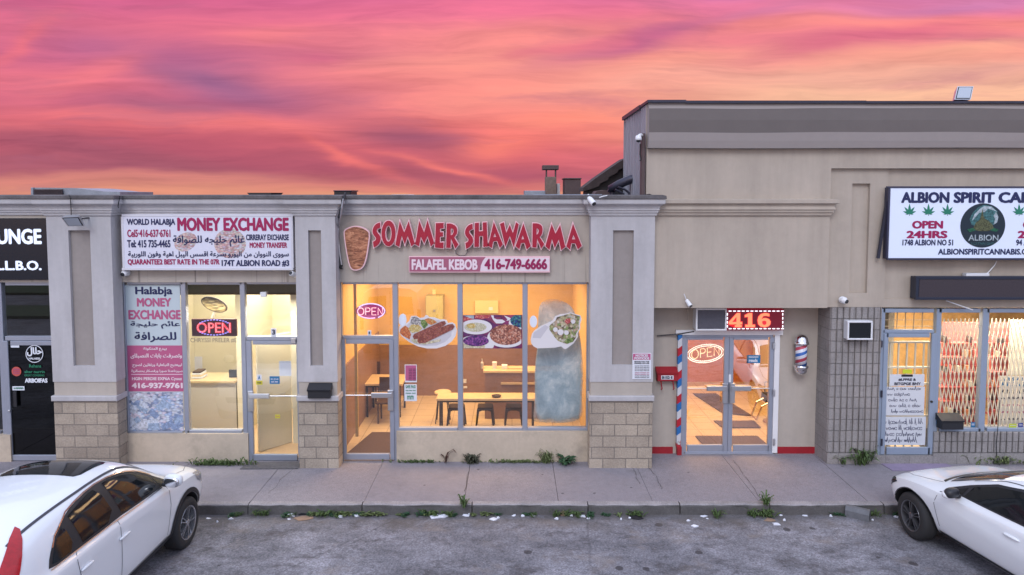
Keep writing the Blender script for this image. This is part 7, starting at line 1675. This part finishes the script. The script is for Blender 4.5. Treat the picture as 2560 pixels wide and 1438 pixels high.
scrap(2068, 1281, .09, 'wrapper', 'red and white wrapper in the gutter left of the broken trim piece', 'food_wrapper', grp=None, lift=.06); scrap(1590, 1294, .10, 'black', 'black plastic shred in the gutter below the right pilaster', 'plastic_shred', grp=None, lift=.02)
scrap(2258, 1290, .07, 'tan_card', 'tan stone beside the sedan front wheel', 'stone', grp=None, lift=.05); scrap(1926, 1300, .10, 'tan_card', 'pale tan flat scrap among the litter below the barber shop', 'cardboard_piece', grp=None, lift=.006); scrap(755, 1286, .06, 'black', 'small dark shred by the tan cardboard piece', 'plastic_shred', grp=None)
LEAFS = {}
def leafmat(nm, c): M[nm] = mat(nm, c, .7, var=.45, vs=30)
leafmat('leaf_a', (.075, .125, .035)); leafmat('leaf_b', (.13, .17, .06)); leafmat('leaf_c', (.03, .085, .035)); leafmat('leaf_d', (.055, .06, .035)); leafmat('leaf_dry', (.10, .05, .035))
def weed(c, n, L_, wd, up, m, seed, sx=1.0):
    rg = random.Random(seed); w = MB()
    for k in range(n):
        a = rg.uniform(0, 2 * math.pi); ln = L_ * rg.uniform(.45, 1.1); e = up * rg.uniform(.6, 1.3)
        b0 = Vector((rg.gauss(0, .35) * L_ * sx, rg.gauss(0, .22) * L_, 0)); d = Vector((math.cos(a), math.sin(a), 0)); sd = Vector((-d.y, d.x, 0)) * wd * rg.uniform(.6, 1.2)
        p1 = b0 + d * ln * .35 + Vector((0, 0, ln * e)); p2 = b0 + d * ln * .75 + Vector((0, 0, ln * e * 1.25)); p3 = b0 + d * ln + Vector((0, 0, ln * e * .95))
        w.add([b0 - sd * .3, b0 + sd * .3, p1 + sd, p1 - sd, p2 + sd * .8, p2 - sd * .8, p3], [(0, 1, 2, 3), (3, 2, 4, 5), (5, 4, 6)])
    w.v = [q + Vector(c) for q in w.v]; return mesh('weed', w, M[m], base=c)
protos = [weed((0, 0, 0), 60, .12, .016, .55, 'leaf_a', 1, 1.6), weed((0, 0, 0), 42, .10, .022, .45, 'leaf_b', 2, 1.3), weed((0, 0, 0), 80, .13, .010, .8, 'leaf_a', 3, 2.2), weed((0, 0, 0), 50, .09, .018, .6, 'leaf_c', 4, 1.8)]
first = [True] * 4
rk2 = random.Random(12)
for a, b in ((585, 1284), (604, 1283), (655, 1284), (722, 1284), (735, 1282), (777, 1280), (792, 1283), (812, 1283), (832, 1283), (848, 1280), (872, 1284), (900, 1284), (922, 1283), (948, 1284), (1003, 1281), (1020, 1280), (1060, 1281), (1078, 1284), (1120, 1282), (1140, 1282), (1185, 1278), (1215, 1281), (1245, 1281), (1318, 1281), (1332, 1281), (1388, 1280), (1402, 1280), (1420, 1279), (1440, 1280), (1474, 1279), (1508, 1280), (1543, 1279), (1584, 1280), (1786, 1276), (1872, 1279), (1886, 1276), (1900, 1275), (1912, 1279), (2080, 1277), (2092, 1278), (2152, 1280), (2166, 1280), (2226, 1279), (2242, 1278), (2256, 1280)):
    k = rk2.randrange(4); p = PZ(a, b, ZR); p.y = min(p.y, YK - .03)
    o = protos[k] if first[k] else protos[k].copy()
    if not first[k]: col.objects.link(o)
    first[k] = False; o.location = (p.x, p.y, ZR); o.rotation_euler = (0, 0, rk2.uniform(0, 6.28)); sc_ = rk2.uniform(.45, .95) * (1.2 if 1865 < a < 1915 else 1); o.scale = (sc_, sc_, sc_ * .95)
    tag(o, 'low green weed growing in the gutter against the kerb', 'weed', 'weeds along the kerb')
def W(lab, px_, py, n, L_, wd, up, m, seed, sx=1.0, z=0):
    p = PZ(px_, py, z); o = tag(weed((p.x, min(p.y, -.04 if py < 1240 else 9), z), n, L_, wd, up, m, seed, sx), lab, 'weed')
    if sx > 2: o['kind'] = 'stuff'; o.name = 'weed_strip'
W('long low strip of green weeds along the riser left of the money exchange door', 548, 1163, 230, .095, .014, .8, 'leaf_a', 20, 9.0)
W('dry reddish weed in front of the middle shop riser', 1115, 1157, 9, .20, .022, .9, 'leaf_dry', 21, .4); W('dark bushy weed at the foot of the middle shop riser', 1180, 1158, 110, .14, .014, .7, 'leaf_d', 22, 1.0)
W('pale feathery weed left of the broad leaved weed by the right pilaster', 1366, 1156, 70, .16, .010, 1.0, 'leaf_b', 23, .7); W('broad leaved dark green rosette by the right pilaster', 1413, 1160, 30, .21, .038, .45, 'leaf_c', 24, .35)
W('thin mossy strip of weeds along the right part of the middle shop riser', 1300, 1156, 220, .07, .012, .5, 'leaf_b', 25, 13); W('thin mossy strip of weeds right of the middle shop door', 1040, 1156, 130, .07, .012, .5, 'leaf_a', 26, 8)
W('tall grassy weed clump at the foot of the ribbed block wall', 2150, 1158, 150, .27, .016, .75, 'leaf_a', 27, .8); W('smaller grassy weed left of the tall clump by the ribbed wall', 2105, 1158, 40, .24, .016, .7, 'leaf_a', 28, .5)
W('sprawling weeds along the ribbed wall at the right edge', 2500, 1158, 200, .18, .016, .6, 'leaf_b', 29, 3.2); W('upright weed growing out of the kerb top below the middle shop', 1160, 1268, 44, .10, .012, 1.3, 'leaf_a', 30, .35, 0); W('small weed in the kerb joint below the barber shop', 1916, 1262, 40, .12, .012, .9, 'leaf_a', 32, .4, 0)
W('tiny weed at the foot of the right pilaster', 1580, 1162, 14, .07, .012, .6, 'leaf_a', 33, 1)
